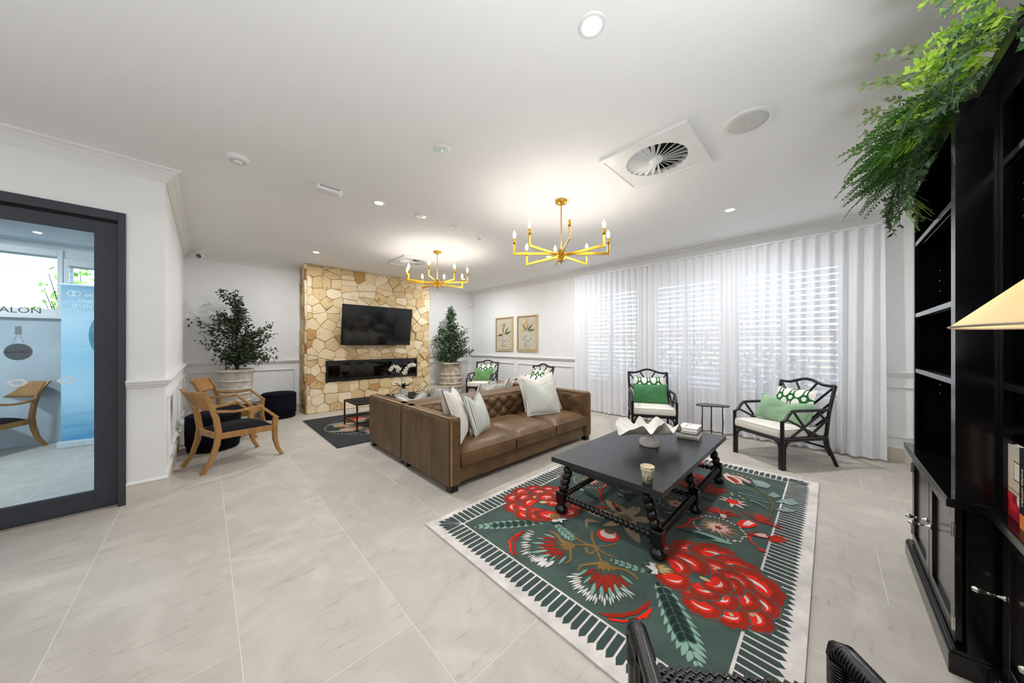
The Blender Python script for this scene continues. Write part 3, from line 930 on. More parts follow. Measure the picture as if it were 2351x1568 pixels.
# ================================================================ TWO PICTURES ON THE WINDOW WALL
frame_m = pm('pale_oak_frame', (212, 190, 148), (190, 166, 122), 14.0, 0.5, sc=(1, 6, 1))
mat_line = pm('brown_frame_line', (116, 74, 40), None, 20, 0.5)
art_bg = pm('aged_paper', (208, 200, 178), (190, 180, 156), 5.0, 0.85, lo=0.25, hi=0.75)
art_lt = pm('pale_ceramic_wash', (216, 212, 198), (170, 160, 146), 22.0, 0.85)
ink_m = pm('sepia_ink', (112, 100, 86), (150, 138, 120), 40.0, 0.9)
art_gr = pm('dull_leaf_green', (70, 84, 52), (96, 104, 66), 20.0, 0.9)
art_or = pm('faded_ochre', (196, 152, 88), (216, 184, 130), 14.0, 0.9)
def flatleaf(mb, x0, z0, x1, z1, w, y, mi=0):
    dx, dz = x1 - x0, z1 - z0; L = math.hypot(dx, dz); nx, nz = -dz / L, dx / L
    pts = []
    for q, s_ in ((0, 0), (.25, .8), (.5, 1), (.8, .6), (1, 0)): pts.append((x0 + dx * q + nx * w * s_ / 2, y, z0 + dz * q + nz * w * s_ / 2))
    for q, s_ in ((.8, .6), (.5, 1), (.25, .8)): pts.append((x0 + dx * q - nx * w * s_ / 2, y, z0 + dz * q - nz * w * s_ / 2))
    mb.add(pts, [tuple(range(8))], mi)
def picture(yc, w, h, z0, label, kind):
    t = thing('framed_picture', label, 'picture', (XR, yc, z0), -pi / 2, 'framed botanical prints')
    # local frame: +y out of... local -y faces the room after rotation
    mb = MB(); b = 0.034
    for x0, x1, q0, q1 in ((-w / 2, w / 2, h - b, h), (-w / 2, w / 2, 0, b), (-w / 2, -w / 2 + b, b, h - b), (w / 2 - b, w / 2, b, h - b)): mb.box(x0, x1, -0.035, -0.002, q0, q1)
    mb.build('frame', frame_m, t, bevel=0.004, seg=1)
    mb = MB(); b2 = b + 0.01
    for x0, x1, q0, q1 in ((-w / 2 + b, w / 2 - b, h - b2, h - b), (-w / 2 + b, w / 2 - b, b, b2), (-w / 2 + b, -w / 2 + b2, b2, h - b2), (w / 2 - b2, w / 2 - b, b2, h - b2)): mb.box(x0, x1, -0.026, -0.016, q0, q1)
    mb.build('inner_slip', mat_line, t)
    mb = MB(); mb.box(-w / 2 + b2, w / 2 - b2, -0.018, -0.004, b2, h - b2); mb.build('print_paper', art_bg, t)
    art = MB(); y = -0.0184
    if kind == 0:
        prof = [(0.09, 0.07), (0.10, 0.09), (0.12, 0.13), (0.18, 0.24), (0.19, 0.32), (0.15, 0.38), (0.12, 0.40), (0.15, 0.43)]
    else:
        prof = [(0.08, 0.08), (0.13, 0.13), (0.21, 0.24), (0.215, 0.32), (0.16, 0.40), (0.09, 0.44), (0.09, 0.49), (0.11, 0.50)]
    pl = [(-r, y, z) for r, z in prof] + [(r, y, z) for r, z in prof[::-1]]
    art.add(pl, [tuple(range(len(pl)))[::-1]], 0)
    rr = random.Random(kind + 2)
    for k in range(70):
        z = rr.uniform(0.1, 0.4); r = 0.15 * (1 - abs(z - 0.28) / 0.3)
        x = rr.uniform(-r, r); a = rr.uniform(0, 6.28); L = rr.uniform(.012, .035)
        flatleaf(art, x, z, x + L * cos(a), z + L * sin(a), 0.008, y - 0.0003, 1)
    if kind == 0:
        for s_ in (-1, 1): art.tube([(s_ * 0.15, y, 0.38), (s_ * 0.24, y, 0.40), (s_ * 0.25, y, 0.32), (s_ * 0.18, y, 0.24)], 0.004, 4, 1)
        ls = [(-.02, .43, -.26, .40, .06, 2), (.03, .43, .25, .50, .06, 2), (.02, .44, .16, .62, .04, 2), (-.02, .44, -.04, .62, .03, 2)]
        for k in range(60):
            a = rr.uniform(0, 6.28); q = rr.uniform(0, 0.14); flatleaf(art, q * cos(a), 0.66 + q * sin(a) * 0.9, q * cos(a) + .02, 0.66 + q * sin(a) * .9 + .03, 0.02, y - 0.0003, 0)
    else:
        ls = [(-.02, .5, -.24, .52, .05, 3), (-.02, .5, -.13, .66, .05, 2), (.02, .5, .18, .66, .05, 2), (.03, .5, .26, .53, .05, 2), (.0, .5, .05, .7, .03, 2)]
        for k in range(26):
            a = rr.uniform(0.5, 2.64); L = rr.uniform(.1, .3); flatleaf(art, 0, 0.56, L * cos(a), 0.56 + L * sin(a), 0.05, y - 0.0002 - k * 0.00002, 3 if k % 3 == 0 else 0)
    for a_ in ls: flatleaf(art, *a_[:5], y - 0.001, a_[5])
    if kind == 1: art.box(-0.11, 0.11, y - 0.0008, y, 0.055, 0.062, 1)
    art.build('vase_drawing', [art_lt, ink_m, art_gr, art_or], t)
picture(5.981, 0.665, 0.885, 1.157, 'framed print of a two-handled vase with flowers, left of the pair on the far wall', 0)
picture(5.162, 0.68, 0.885, 1.155, 'framed print of a round vase with ochre lilies, right of the pair near the curtain', 1)

# ================================================================ SHEER CURTAINS
def curtain(y0, y1, label, seed, folds):
    rr = random.Random(seed)
    ph = [rr.uniform(-0.5, 0.5) for _ in range(folds + 2)]
    am = [rr.uniform(0.75, 1.25) for _ in range(folds + 2)]
    H = 2.665
    def fn(u, v):
        y = y0 + (y1 - y0) * u
        z = 0.022 + H * v
        f = u * folds
        k = int(f); q = f - k
        low = 1 - v
        p = (1 - q) * ph[k] + q * ph[k + 1]
        a = ((1 - q) * am[k] + q * am[k + 1])
        amp = 0.029 * (1 + 0.25 * low) * (1 + (a - 1) * min(1, low * 3))
        x = amp * sin(2 * pi * (f + p * low * 0.55)) + 0.018 * low * sin(2.3 * f + 1.2)
        yy = y + 0.02 * low * sin(0.9 * f + p * 3)
        if v > 0.999: pass
        return (5.455 + x, yy, z)
    t = thing('sheer_curtain', label, 'curtain', (0, 0, 0), 0, 'floor length sheer white curtains')
    mb = MB(); mb.grid(fn, folds * 10, 14); mb.build('curtain_cloth', sheer_m, t)
    # double heading tape at the top
    mb = MB(); mb.grid(lambda u, v: tuple(a + b for a, b in zip(fn(u, 0.962 + 0.038 * v), (-0.003, 0, 0))), folds * 10, 1); mb.build('heading_tape', sheer_m, t)
    mb = MB(); mb.grid(lambda u, v: tuple(a + b for a, b in zip(fn(u, 0.0 + 0.035 * v), (-0.003, 0, 0))), folds * 10, 1); mb.build('hem', sheer_m, t)
    return t
curtain(-0.44, 2.20, 'long sheer white curtain on the right, behind the two armchairs and side table', 3, 22)
curtain(2.16, 3.70, 'sheer white curtain on the left, beside the framed prints', 5, 14)
t = thing('curtain_track', 'slim white curtain track under the cornice above the sheer curtains', 'curtain track', (5.455, 1.63, 2.69))
mb = MB(); mb.box(-0.014, 0.014, -2.11, 2.11, 0.0, 0.022); mb.build('rail', trim_m, t)
mb = MB()
for k in range(5): mb.box(-0.01, 0.15, -2.0 + k - 0.01, -2.0 + k + 0.01, 0.022, 0.03)
mb.build('brackets', trim_m, t)

# ================================================================ LEATHER SOFAS
def leather_sofa(label, loc, rotz):
    """local: front faces -y, x 0..W, y 0..D (front at 0)"""
    W, D, Hh, AT, BT = 2.32, 0.955, 0.625, 0.125, 0.17
    z0 = 0.062
    t = thing('leather_sofa', label, 'sofa', loc, rotz)
    mb = MB(); mb.box(AT, W - AT, 0.03, D - 0.03, z0, 0.205); mb.build('base_rail', leather_m, t, bevel=0.012, seg=2)
    for sx, x0 in ((-1, 0.0), (1, W - AT)):
        # outer arm skin of sewn panels with recessed seams
        mb = MB(); xo0, xo1 = x0, x0 + AT
        mb.box(x0 + (0.008 if sx < 0 else 0), x0 + AT - (0.008 if sx > 0 else 0), 0.004, D - 0.004, z0, Hh + 0.045)
        arm = mb.build('arm', leather_m, t, bevel=0.022, seg=3)
        ys = [0.02, 0.30, 0.52, 0.73, D - 0.012]
        for k in range(4):
            mb = MB()
            xa, xb = (x0 - 0.004, x0 + 0.012) if sx < 0 else (x0 + AT - 0.012, x0 + AT + 0.004)
            mb.box(xa, xb, ys[k] + 0.0015, ys[k + 1] - 0.0015, z0 + 0.004, Hh + 0.022)
            mb.build('side_panel', leather_dk, arm, bevel=0.006, seg=2)
        mb = MB()
        mb.box(x0 + 0.014, x0 + AT - 0.014, -0.006, 0.012, z0 + 0.004, Hh + 0.028); mb.build('front_panel', leather_m, arm, bevel=0.01, seg=2)
        # nail line on the front outer edge and along the top
        mb = MB(); xe = x0 + 0.004 if sx < 0 else x0 + AT - 0.004
        for q in range(44):
            mb.ball((xe + (0.010 if sx < 0 else -0.010), -0.0055, z0 + 0.02 + q * (Hh - z0) / 44), 0.0056, n=6, m=4)
        for q in range(66):
            mb.ball((xe + (0.012 if sx < 0 else -0.012), 0.02 + q * (D - 0.05) / 66, Hh + 0.0445), 0.0052, n=6, m=4)
        tag(mb.build('nail_trim', MATS.get('pale_brass_nails') or pm('pale_brass_nails', (214, 196, 158), (190, 168, 126), 20, .35, metal=.6), arm), kind='stuff')
        # tufted inner face
        def fa(u, v):
            y = 0.03 + (D - BT - 0.03) * u; z = 0.33 + (Hh - 0.33 + 0.02) * v
            a, b = u * 2.5 * pi, v * 1.5 * pi
            h = 0.026 * sqrt(abs(sin((a + b)) * sin((a - b)))) + 0.006
            e = min(1, 8 * u, 8 * (1 - u), 9 * (1 - v), 9 * v + .3)
            x = x0 + AT + h * e - 0.004 if sx < 0 else x0 - h * e + 0.004
            return (x, y, z)
        mb = MB(); mb.grid(fa, 30, 20); mb.build('tufted_panel', leather_m, arm)
    mb = MB(); mb.box(0.02, W - 0.02, D - BT, D, z0, Hh + 0.045); back = mb.build('back', leather_m, t, bevel=0.024, seg=3)
    xs = [0.03, 0.48, 0.93, 1.39, 1.84, W - 0.03]
    for k in range(5):
        mb = MB(); mb.box(xs[k] + 0.0015, xs[k + 1] - 0.0015, D - 0.012, D + 0.004, z0 + 0.004, Hh + 0.022); mb.build('side_panel', leather_dk, back, bevel=0.006, seg=2)
    nb = 10
    def fb(u, v):
        x = AT - 0.005 + (W - 2 * AT + 0.01) * u; z = 0.33 + (Hh + 0.03 - 0.33) * v
        a, b = u * nb * pi, v * 2.0 * pi
        h = 0.04 * sqrt(abs(sin((a + b) / 1.0 * 1.0) * sin((a - b)))) + 0.008
        e = min(1, 7 * (1 - v), 40 * u, 40 * (1 - u))
        return (x, D - BT - h * e + 0.004, z)
    mb = MB(); mb.grid(fb, 160, 28); mb.build('tufted_panel', leather_m, back)
    mb = MB()
    for i in range(-1, 2 * nb + 2):
        for j in range(0, 5):
            # channel crossings: (a+b) and (a-b) both multiples of pi
            u, v = i / (2.0 * nb), j / 4.0
            if (i + j) % 2 == 0 and 0.02 < u < 0.98 and 0.1 < v < 0.9:
                mb.ball((AT + (W - 2 * AT) * u, D - BT - 0.008, 0.33 + (Hh + 0.03 - 0.33) * v), 0.011, n=8, m=5, sc=(1, .5, 1))
    tag(mb.build('tufting_buttons', leather_m, back), kind='stuff')
    # three loose seat cushions
    cw = (W - 2 * AT - 0.01) / 3
    for k in range(3):
        def fc(u, v, side=1):
            return None
        mb = MB(); n = 16; x0 = AT + 0.005 + k * cw; y0, y1 = -0.012, D - BT - 0.03
        def prof(a):  # soft box edge
            return 1 - abs(a) ** 6
        for sgn, zb, cr in ((1, 0.350, 0.052), (-1, 0.208, 0.002)):
            def fn(u, v, sgn=sgn, zb=zb, cr=cr):
                a, b = 2 * u - 1, 2 * v - 1
                e = max(0.0, (1 - abs(a) ** 5) * (1 - abs(b) ** 5))
                edge = 0.012 * (1 - (1 - abs(a) ** 14) * (1 - abs(b) ** 14))
                wv = 0.003 * sin(9 * a + 4 * b + k)
                x = x0 + 0.003 + (cw - 0.006) * u; y = y0 + (y1 - y0) * v
                return (x, y, zb + sgn * (cr * e ** 0.6 - edge + wv * e))
            mb.grid(fn, n, n)
        # boxing strip
        ring = []
        for i in range(n): ring.append((i / n, 0))
        for i in range(n): ring.append((1, i / n))
        for i in range(n): ring.append((1 - i / n, 1))
        for i in range(n): ring.append((0, 1 - i / n))
        def pt(u, v, z, g): return (x0 + 0.003 + (cw - 0.006) * u + g * (u - .5) * 0.016, y0 + (y1 - y0) * v + g * (v - .5) * 0.016, z)
        m = len(ring); vs = []
        for z, g in ((0.339, 0), (0.325, 1.3), (0.23, 1.3), (0.219, 0)):
            vs += [pt(u, v, z, g) for u, v in ring]
        fs = []
        for r in range(3):
            for i in range(m):
                j = (i + 1) % m; fs.append((r * m + i, r * m + j, (r + 1) * m + j, (r + 1) * m + i))
        mb.add(vs, fs, 0, True)
        cu = mb.build('seat_cushion', leather_m, t, fixn=False)
        mb = MB(); mb.tube([pt(u, v, 0.338, 0.5) for u, v in ring], 0.005, 6, closed=True); mb.build('piping', leather_m, cu)
    for x in (0.02, W - 0.10):
        for y in (0.012, D - 0.092):
            mb = MB(); mb.box(x, x + 0.08, y, y + 0.08, 0.0, z0 + 0.004); mb.build('foot', black_wood, t, bevel=0.004, seg=1)
    return t
leather_sofa('brown leather tufted three seat sofa facing the patterned rug and coffee table', (1.535, 2.345, 0), 0)
leather_sofa('brown leather sofa turned towards the stone chimney, back to back with the nearer sofa', (3.86, 4.27, 0), pi)

# ---- pillows
def stripe_mat(name, a, b, freq, axis='X', th=0.55):
    m, t, bs = base(name)
    tc = nd(t, 'ShaderNodeTexCoord'); sp = nd(t, 'ShaderNodeSeparateXYZ')
    t.links.new(tc.outputs['Object'], sp.inputs[0])
    mu = nd(t, 'ShaderNodeMath', operation='MULTIPLY'); mu.inputs[1].default_value = freq
    t.links.new(sp.outputs[axis], mu.inputs[0])
    fr = nd(t, 'ShaderNodeMath', operation='FRACT'); t.links.new(mu.outputs[0], fr.inputs[0])
    t.links.new(ramp(t, fr.outputs[0], [(0.0, s2l(a)), (th, s2l(b))], 'CONSTANT'), bs.inputs['Base Color'])
    bs.inputs['Roughness'].default_value = 0.9
    bs.inputs['Specular IOR Level'].default_value = 0.1
    return m
tick_m = stripe_mat('grey_green_ticking', (228, 225, 216), (142, 152, 146), 62, 'X', 0.62)
tick_d = stripe_mat('fine_grey_stripe', (230, 228, 222), (120, 126, 126), 70, 'X', 0.75)
navy_st = stripe_mat('white_with_navy_bands', (236, 235, 230), (26, 44, 84), 7, 'X', 0.8)
# white with green trellis links
trel_m, t_, b_ = base('white_green_trellis')
tc = nd(t_, 'ShaderNodeTexCoord'); mp = nd(t_, 'ShaderNodeMapping'); mp.inputs['Scale'].default_value = (7.4, 6.4, 1)
mp.inputs['Location'].default_value = (0.0, 0.5, 0)
t_.links.new(tc.outputs['Object'], mp.inputs['Vector'])
sp = nd(t_, 'ShaderNodeSeparateXYZ'); t_.links.new(mp.outputs['Vector'], sp.inputs[0])
def math_(op, a, b=None):
    n = nd(t_, 'ShaderNodeMath', operation=op)
    for i, q in enumerate((a, b)):
        if q is None: continue
        if isinstance(q, (int, float)): n.inputs[i].default_value = q
        else: t_.links.new(q, n.inputs[i])
    return n.outputs[0]
X_, Y_ = sp.outputs['X'], sp.outputs['Y']
px = math_('SUBTRACT', math_('FRACT', math_('ADD', X_, 0.5)), 0.5)
py = math_('SUBTRACT', math_('FRACT', math_('ADD', Y_, 0.5)), 0.5)
rr_ = math_('SQRT', math_('ADD', math_('MULTIPLY', px, px), math_('MULTIPLY', py, py)))
ring = math_('LESS_THAN', math_('ABSOLUTE', math_('SUBTRACT', rr_, 0.25)), 0.085)
# lattice strands curving between the rings: |px| vs a wave of y
qx = math_('SUBTRACT', 0.5, math_('ABSOLUTE', px)); qy = math_('SUBTRACT', 0.5, math_('ABSOLUTE', py))
r2 = math_('SQRT', math_('ADD', math_('MULTIPLY', qx, qx), math_('MULTIPLY', math_('MULTIPLY', qy, qy), 0.45)))
str_ = math_('MULTIPLY', math_('LESS_THAN', math_('ABSOLUTE', math_('SUBTRACT', r2, 0.36)), 0.06), math_('GREATER_THAN', rr_, 0.25))
msk = math_('MAXIMUM', ring, str_)
t_.links.new(ramp(t_, msk, [(0.4, s2l((234, 232, 224))), (0.6, s2l((40, 98, 50)))]), b_.inputs['Base Color'])
b_.inputs['Roughness'].default_value = 0.9
b_.inputs['Specular IOR Level'].default_value = 0.1

def pillow_mesh(w, h, th, chop=0.0, n=18, seed=0):
    rr = random.Random(seed); p1, p2 = rr.uniform(0, 6), rr.uniform(0, 6)
    mb = MB()
    for s_ in (1, -1):
        def fn(u, v, s_=s_):
            a, b = 2 * u - 1, 2 * v - 1
            x = w / 2 * a * (1 - 0.075 * (1 - b * b) * abs(a))
            y = h / 2 * b * (1 - 0.075 * (1 - a * a) * abs(b))
            q = max(0.0, (1 - a * a) * (1 - b * b))
            z = s_ * th / 2 * q ** 0.45
            d = chop * exp(-(a / 0.42) ** 2) * max(0, (b + 1) / 2) ** 2
            y -= d
            z *= 1 - 0.5 * (d / (chop + 1e-6)) * (chop > 0)
            z += 0.006 * sin(5 * a + 3 * b + p1) * q + 0.004 * sin(8 * a - 6 * b + p2) * q
            return (x, y, z)
        mb.grid(fn, n, n)
    return mb
def pillow(label, mat, w, h, th, pos, yaw, lean, roll=0.0, chop=0.05, seed=0, group=None, seam=None, name='pillow', seamcol=None):
    """pos = bottom centre point on its seat; yaw = direction the face looks (deg, world), lean = tilt back (deg)"""
    # local pillow: x right, y up, z face
    M = T(*pos) @ RZ(radians(yaw + 90)) @ RX(radians(90 - lean)) @ RZ(radians(roll)) @ T(0, h / 2 * 0.94, 0)
    t = thing(name, label, 'cushion', M=M, group=group)
    pillow_mesh(w, h, th, chop, seed=seed).build('cover', mat, t, weld=True)
    mb = MB(); ring = []
    def ed(a, b):
        y = h / 2 * b * (1 - 0.075 * (1 - a * a) * abs(b)); x = w / 2 * a * (1 - 0.075 * (1 - b * b) * abs(a))
        d = chop * exp(-(a / 0.42) ** 2) * max(0, (b + 1) / 2) ** 2
        return (x * 1.004, y - d, 0)
    n = 14
    for i in range(n): ring.append(ed(-1 + 2 * i / n, -1))
    for i in range(n): ring.append(ed(1, -1 + 2 * i / n))
    for i in range(n): ring.append(ed(1 - 2 * i / n, 1))
    for i in range(n): ring.append(ed(-1, 1 - 2 * i / n))
    mb.tube(ring, 0.0042, 5, closed=True); mb.build('piping', seamcol or mat, t)
    return t
dk_pipe = pm('slate_piping', (70, 74, 84), None, 20, 0.8)
ZS = 0.392
pillow('large cream pillow with dark piping against the left arm of the nearer sofa', cream_fab, 0.56, 0.54, 0.20, (1.875, 2.60, ZS), -42, 20, -4, 0.05, 1, seamcol=dk_pipe)
pillow('narrow striped grey green pillow leaning before the cream pillow at left of the nearer sofa', tick_m, 0.42, 0.44, 0.17, (2.12, 2.60, ZS), -60, 20, -3, 0.09, 2)
pillow('striped ticking pillow in front at the right end of the nearer sofa', tick_m, 0.52, 0.50, 0.17, (3.22, 2.66, ZS), -108, 24, -4, 0.06, 3)
pillow('large cream pillow at the right end of the nearer sofa, behind the striped one', cream_fab, 0.60, 0.58, 0.20, (3.42, 2.83, ZS), -112, 26, 3, 0.08, 4)
for k, (x, y, m_, yaw, w_, lb, ch, rl) in enumerate((
        (1.96, 3.86, white_fab, 62, 0.47, 'plain white pillow on the far sofa, leftmost peeking over the back', 0.10, -6),
        (2.29, 3.84, tick_d, 78, 0.50, 'fine striped pillow on the far sofa next to the leftmost white one', 0.0, 14),
        (3.02, 3.82, white_fab, 105, 0.50, 'white pillow on the far sofa mostly hidden behind the near sofa back', 0.06, 0),
        (3.22, 3.90, tick_d, 100, 0.50, 'fine striped pillow on the far sofa before the black chair by the prints', 0.02, 10),
        (3.56, 3.92, cream_fab, 118, 0.52, 'cream pillow at the far right end of the far sofa', 0.02, 12))):
    pillow(lb, m_, w_ - .07, w_ - .07, 0.17, (x, y - .03, ZS - .02), yaw, 24, rl, ch, 20 + k)

# ================================================================ COFFEE TABLE
tb = thing('coffee_table', 'large black coffee table on bobbin turned legs standing on the green floral rug', 'table', (2.735, 1.105, 0.014))
mb = MB(); mb.box(-0.812, 0.812, -0.415, 0.415, 0.405, 0.442); mb.build('tabletop', pm('black_satin_top', (26, 27, 30), (20, 21, 24), 30, 0.3, bmp=0.01, spec=0.5), tb, bevel=0.003, seg=2)
mb = MB()
for y in (-0.30, 0.30): mb.box(-0.76, 0.76, y - 0.02, y + 0.02, 0.36, 0.405)
for x in (-0.745, 0, 0.745): mb.box(x - 0.02, x + 0.02, -0.28, 0.28, 0.36, 0.405)
mb.build('apron', black_wood, tb)
def twist(p0, p1, r, pitch, off, mb, n=10, per=12):
    p0, p1 = Vector(p0), Vector(p1); d = p1 - p0; L = d.length; d.normalize()
    a = d.orthogonal().normalized(); b = d.cross(a)
    m = int(L / pitch * per); pts = []; rad = []
    for i in range(m + 1):
        q = i / m; ph = 2 * pi * q * L / pitch
        pts.append(p0 + d * (q * L) + (a * cos(ph) + b * sin(ph)) * off)
        rad.append(r)
    mb.tube(pts, rad, n)
def bobbin(p0, p1, r, pitch, mb, n=10, squash=0.62):
    p0, p1 = Vector(p0), Vector(p1); d = p1 - p0; L = d.length
    cnt = max(1, round(L / pitch)); pts = []; rad = []
    for i in range(cnt):
        for q, s_ in ((0.02, .36), (0.2, .85), (0.5, 1.0), (0.8, .85), (0.98, .36)):
            pts.append(p0 + d * ((i + q) / cnt)); rad.append(r * s_)
    mb.tube(pts, rad, n)
LEGX = (-0.745, 0.0, 0.745)
for lx in LEGX:
    for sy in (-1, 1):
        top = Vector((lx, sy * 0.30, 0.36)); bl = Vector((lx, sy * 0.355, 0.168))
        mb = MB(); twist(top, bl, 0.027, 0.052, 0.011, mb)
        leg = mb.build('leg', black_wood, tb)
        mb = MB(); mb.box(-0.036, 0.036, -0.036, 0.036, 0.085, 0.175); mb.build('leg_block', black_wood, leg, loc=(lx, sy * 0.362, 0), bevel=0.005, seg=1)
        mb = MB(); mb.lathe([(0.0, 0.0), (0.028, 0.0), (0.046, 0.016), (0.05, 0.032), (0.044, 0.05), (0.026, 0.062), (0.024, 0.068), (0.034, 0.074), (0.034, 0.085)], 20); mb.build('ball_foot', black_wood, leg, loc=(lx, sy * 0.366, 0.0))
for sy in (-1, 1):
    for x0, x1 in ((-0.71, -0.035), (0.035, 0.71)):
        mb = MB(); bobbin((x0, sy * 0.362, 0.135), (x1, sy * 0.362, 0.135), 0.027, 0.034, mb, 10); mb.build('long_stretcher', black_wood, tb)
for lx in LEGX:
    mb = MB(); bobbin((lx, -0.326, 0.125), (lx, 0.326, 0.125), 0.023, 0.036, mb, 10); mb.build('cross_stretcher', black_wood, tb)
TZ = 0.4562
# clam shell bowl
bw = thing('shell_bowl', 'white ruffled clam shell bowl on a round foot on the coffee table', 'bowl', (2.755, 1.098, TZ), radians(-40))
mb = MB(); mb.lathe([(0.0, 0.0), (0.078, 0.0), (0.081, 0.008), (0.081, 0.043), (0.076, 0.05), (0.0, 0.05)], 36); plaster = pm('white_plaster', (236, 233, 226), (224, 219, 210), 12, 0.7, bmp=0.05)
mb.build('foot', plaster, bw)
mb = MB(); mb.lathe([(0.05, 0.048), (0.032, 0.068), (0.028, 0.09), (0.036, 0.115)], 24); mb.build('stem', plaster, bw)
rim = [(-180, .30, .17), (-165, .31, .10), (-150, .25, .155), (-130, .20, .19), (-110, .17, .12), (-90, .19, .20), (-70, .17, .215), (-50, .21, .125), (-30, .24, .20), (-12, .27, .13), (8, .29, .085), (28, .26, .14), (48, .22, .20), (70, .19, .13), (90, .2, .2), (110, .19, .13), (130, .22, .2), (150, .26, .2), (180, .30, .17)]
def rimf(a):
    for i in range(len(rim) - 1):
        if rim[i][0] <= a <= rim[i + 1][0]:
            q = (a - rim[i][0]) / (rim[i + 1][0] - rim[i][0]); q = q * q * (3 - 2 * q)
            return tuple(rim[i][j] + (rim[i + 1][j] - rim[i][j]) * q for j in (1, 2))
    return rim[0][1:]
mb = MB()
for lay in (0, 1):
    def fs_(u, v, lay=lay):
        a = -180 + 360 * u; R, Z = rimf(a)
        r = 0.02 + (R - 0.02) * v
        z = 0.112 + (Z - 0.10) * v ** 2.2 + 0.02 * v * (1 - v) * cos(radians(a) * 9) - (0.012 * (1 - v * 0.6) if lay else 0)
        return (r * cos(radians(a)), r * sin(radians(a)) * 0.86, z)
    mb.grid(fs_, 90, 12)
mb.build('shell', plaster, bw, weld=True)
# books on the table
bk_cols = [((238, 236, 232), (190, 60, 70)), ((236, 234, 230), (214, 150, 160)), ((120, 56, 70), (220, 214, 208)), ((240, 240, 238), (200, 196, 192)), ((232, 230, 226), (160, 156, 150))]
zz = TZ
def book(label, w, d, h, loc, rz, cover, spine=None, group=None, name='book', cat='book'):
    t = thing(name, label, cat, loc, rz, group)
    mb = MB(); mb.box(0.004, w - 0.004, 0.004, d - 0.004, 0.003, h - 0.003); mb.build('pages', paper_m, t)
    mb = MB(); mb.box(0, w, 0, d, 0, 0.003); mb.box(0, w, 0, d, h - 0.003, h); mb.box(0, 0.003, 0, d, 0.003, h - 0.003); mb.build('cover', cover, t)
    return t
blab = ['white book lying on top of the stack beside the shell bowl', 'white book with pink edges second from top of the coffee table stack', 'dark red book in the middle of the coffee table stack', 'white book fourth down in the coffee table stack', 'white book at the bottom of the coffee table stack']
dims = [(0.21, 0.16, 0.020), (0.22, 0.165, 0.022), (0.215, 0.17, 0.012), (0.225, 0.17, 0.020), (0.23, 0.18, 0.022)]
for k in range(4, -1, -1):
    w_, d_, h_ = dims[k]
    cm = pm('book_cover', bk_cols[k][0], None, 20, 0.4)
    M0 = (3.40 - 0.02 * (k % 2), 1.02 + 0.006 * k, zz)
    t = book(blab[k], w_, d_, h_, M0, radians(188 + (k * 37 % 9) - 4), cm, group='books stacked on the coffee table')
    if k in (0, 1, 2):
        mb = MB(); mb.box(-0.0006, 0, 0.02, d_ - 0.05, h_ * 0.3, h_ * 0.7); mb.build('spine_print', pm('spine_ink', bk_cols[k][1], None, 20, 0.5), t)
    if k == 0:
        mb = MB(); mb.box(0.03, 0.18, 0.05, 0.058, h_, h_ + 0.0004); mb.box(0.03, 0.12, 0.08, 0.085, h_, h_ + 0.0004); mb.build('title_print', pm('pale_red_print', (190, 120, 120), None, 20, 0.5), t)
    zz += h_ + 0.0003
# paper cups, nested
cup_m, t, b = base('botanical_paper_cup')
v = coords(t, 'Object', (1, 1, 0.6))
f = noise(t, v, 46.0, 3, 0.6, 1.8)
t.links.new(ramp(t, f, [(0.0, s2l((110, 116, 70))), (0.40, s2l((96, 120, 74))), (0.44, s2l((238, 228, 204))), (0.60, s2l((236, 224, 198))), (0.64, s2l((206, 96, 66))), (0.72, s2l((160, 130, 66)))], 'CONSTANT'), b.inputs['Base Color'])
b.inputs['Roughness'].default_value = 0.6
cup_in = pm('cream_cup_paper', (240, 226, 196), (236, 220, 188), 20, 0.6)
def cup(label, z):
    t = thing('paper_cup', label, 'cup', (1.998, 0.808, z), 0, 'paper cups on the table corner')
    mb = MB(); mb.lathe([(0.0, 0.003), (0.027, 0.003), (0.027, 0.0), (0.0285, 0.0), (0.040, 0.088)], 32, cap=False); mb.build('body', cup_m, t)
    mb = MB(); mb.lathe([(0.0386, 0.088), (0.027, 0.006), (0.0, 0.006)], 32, cap=False); mb.build('inside', cup_in, t)
    mb = MB(); mb.tube([(0.0398 * cos(2 * pi * k / 32), 0.0398 * sin(2 * pi * k / 32), 0.088) for k in range(32)], 0.0024, 6, closed=True); mb.build('rolled_rim', cup_in, t)
cup('outer botanical paper cup standing on the near corner of the coffee table', TZ + 0.0003)
cup('second paper cup nested inside the outer cup, its rim showing above', TZ + 0.016)

# ================================================================ SIDE TABLE
t = thing('side_table', 'small dark organic shaped side table on slim bronze legs between the two armchairs', 'table', (4.985, 1.145, 0), radians(-62))
pts = []
for k in range(48):
    a = 2 * pi * k / 48
    r = 0.165 + 0.03 * cos(2 * a) + 0.016 * cos(3 * a + 0.6)
    pts.append((r * cos(a) * 1.05, r * sin(a) * 0.82))
mb = MB(); mb.prism(pts, 0.482, 0.496); mb.build('tabletop', pm('blue_black_top', (30, 36, 46), (22, 27, 36), 12, 0.25), t, bevel=0.004, seg=2)
lg = [(-0.12, -0.05), (-0.02, -0.085), (0.14, 0.0)]
for x, y in lg:
    mb = MB(); mb.tube([(x, y, 0.0), (x * .97, y * .97, 0.1), (x * 1.02, y, 0.25), (x * .97, y * .98, 0.4), (x, y, 0.484)], [0.0075, 0.0065, 0.0085, 0.0065, 0.0075], 8); mb.build('leg', bronze_dk, t)
mb = MB(); mb.tube([(x, y, 0.007) for x, y in lg], 0.006, 6, closed=True); mb.build('floor_stretcher', bronze_dk, t)

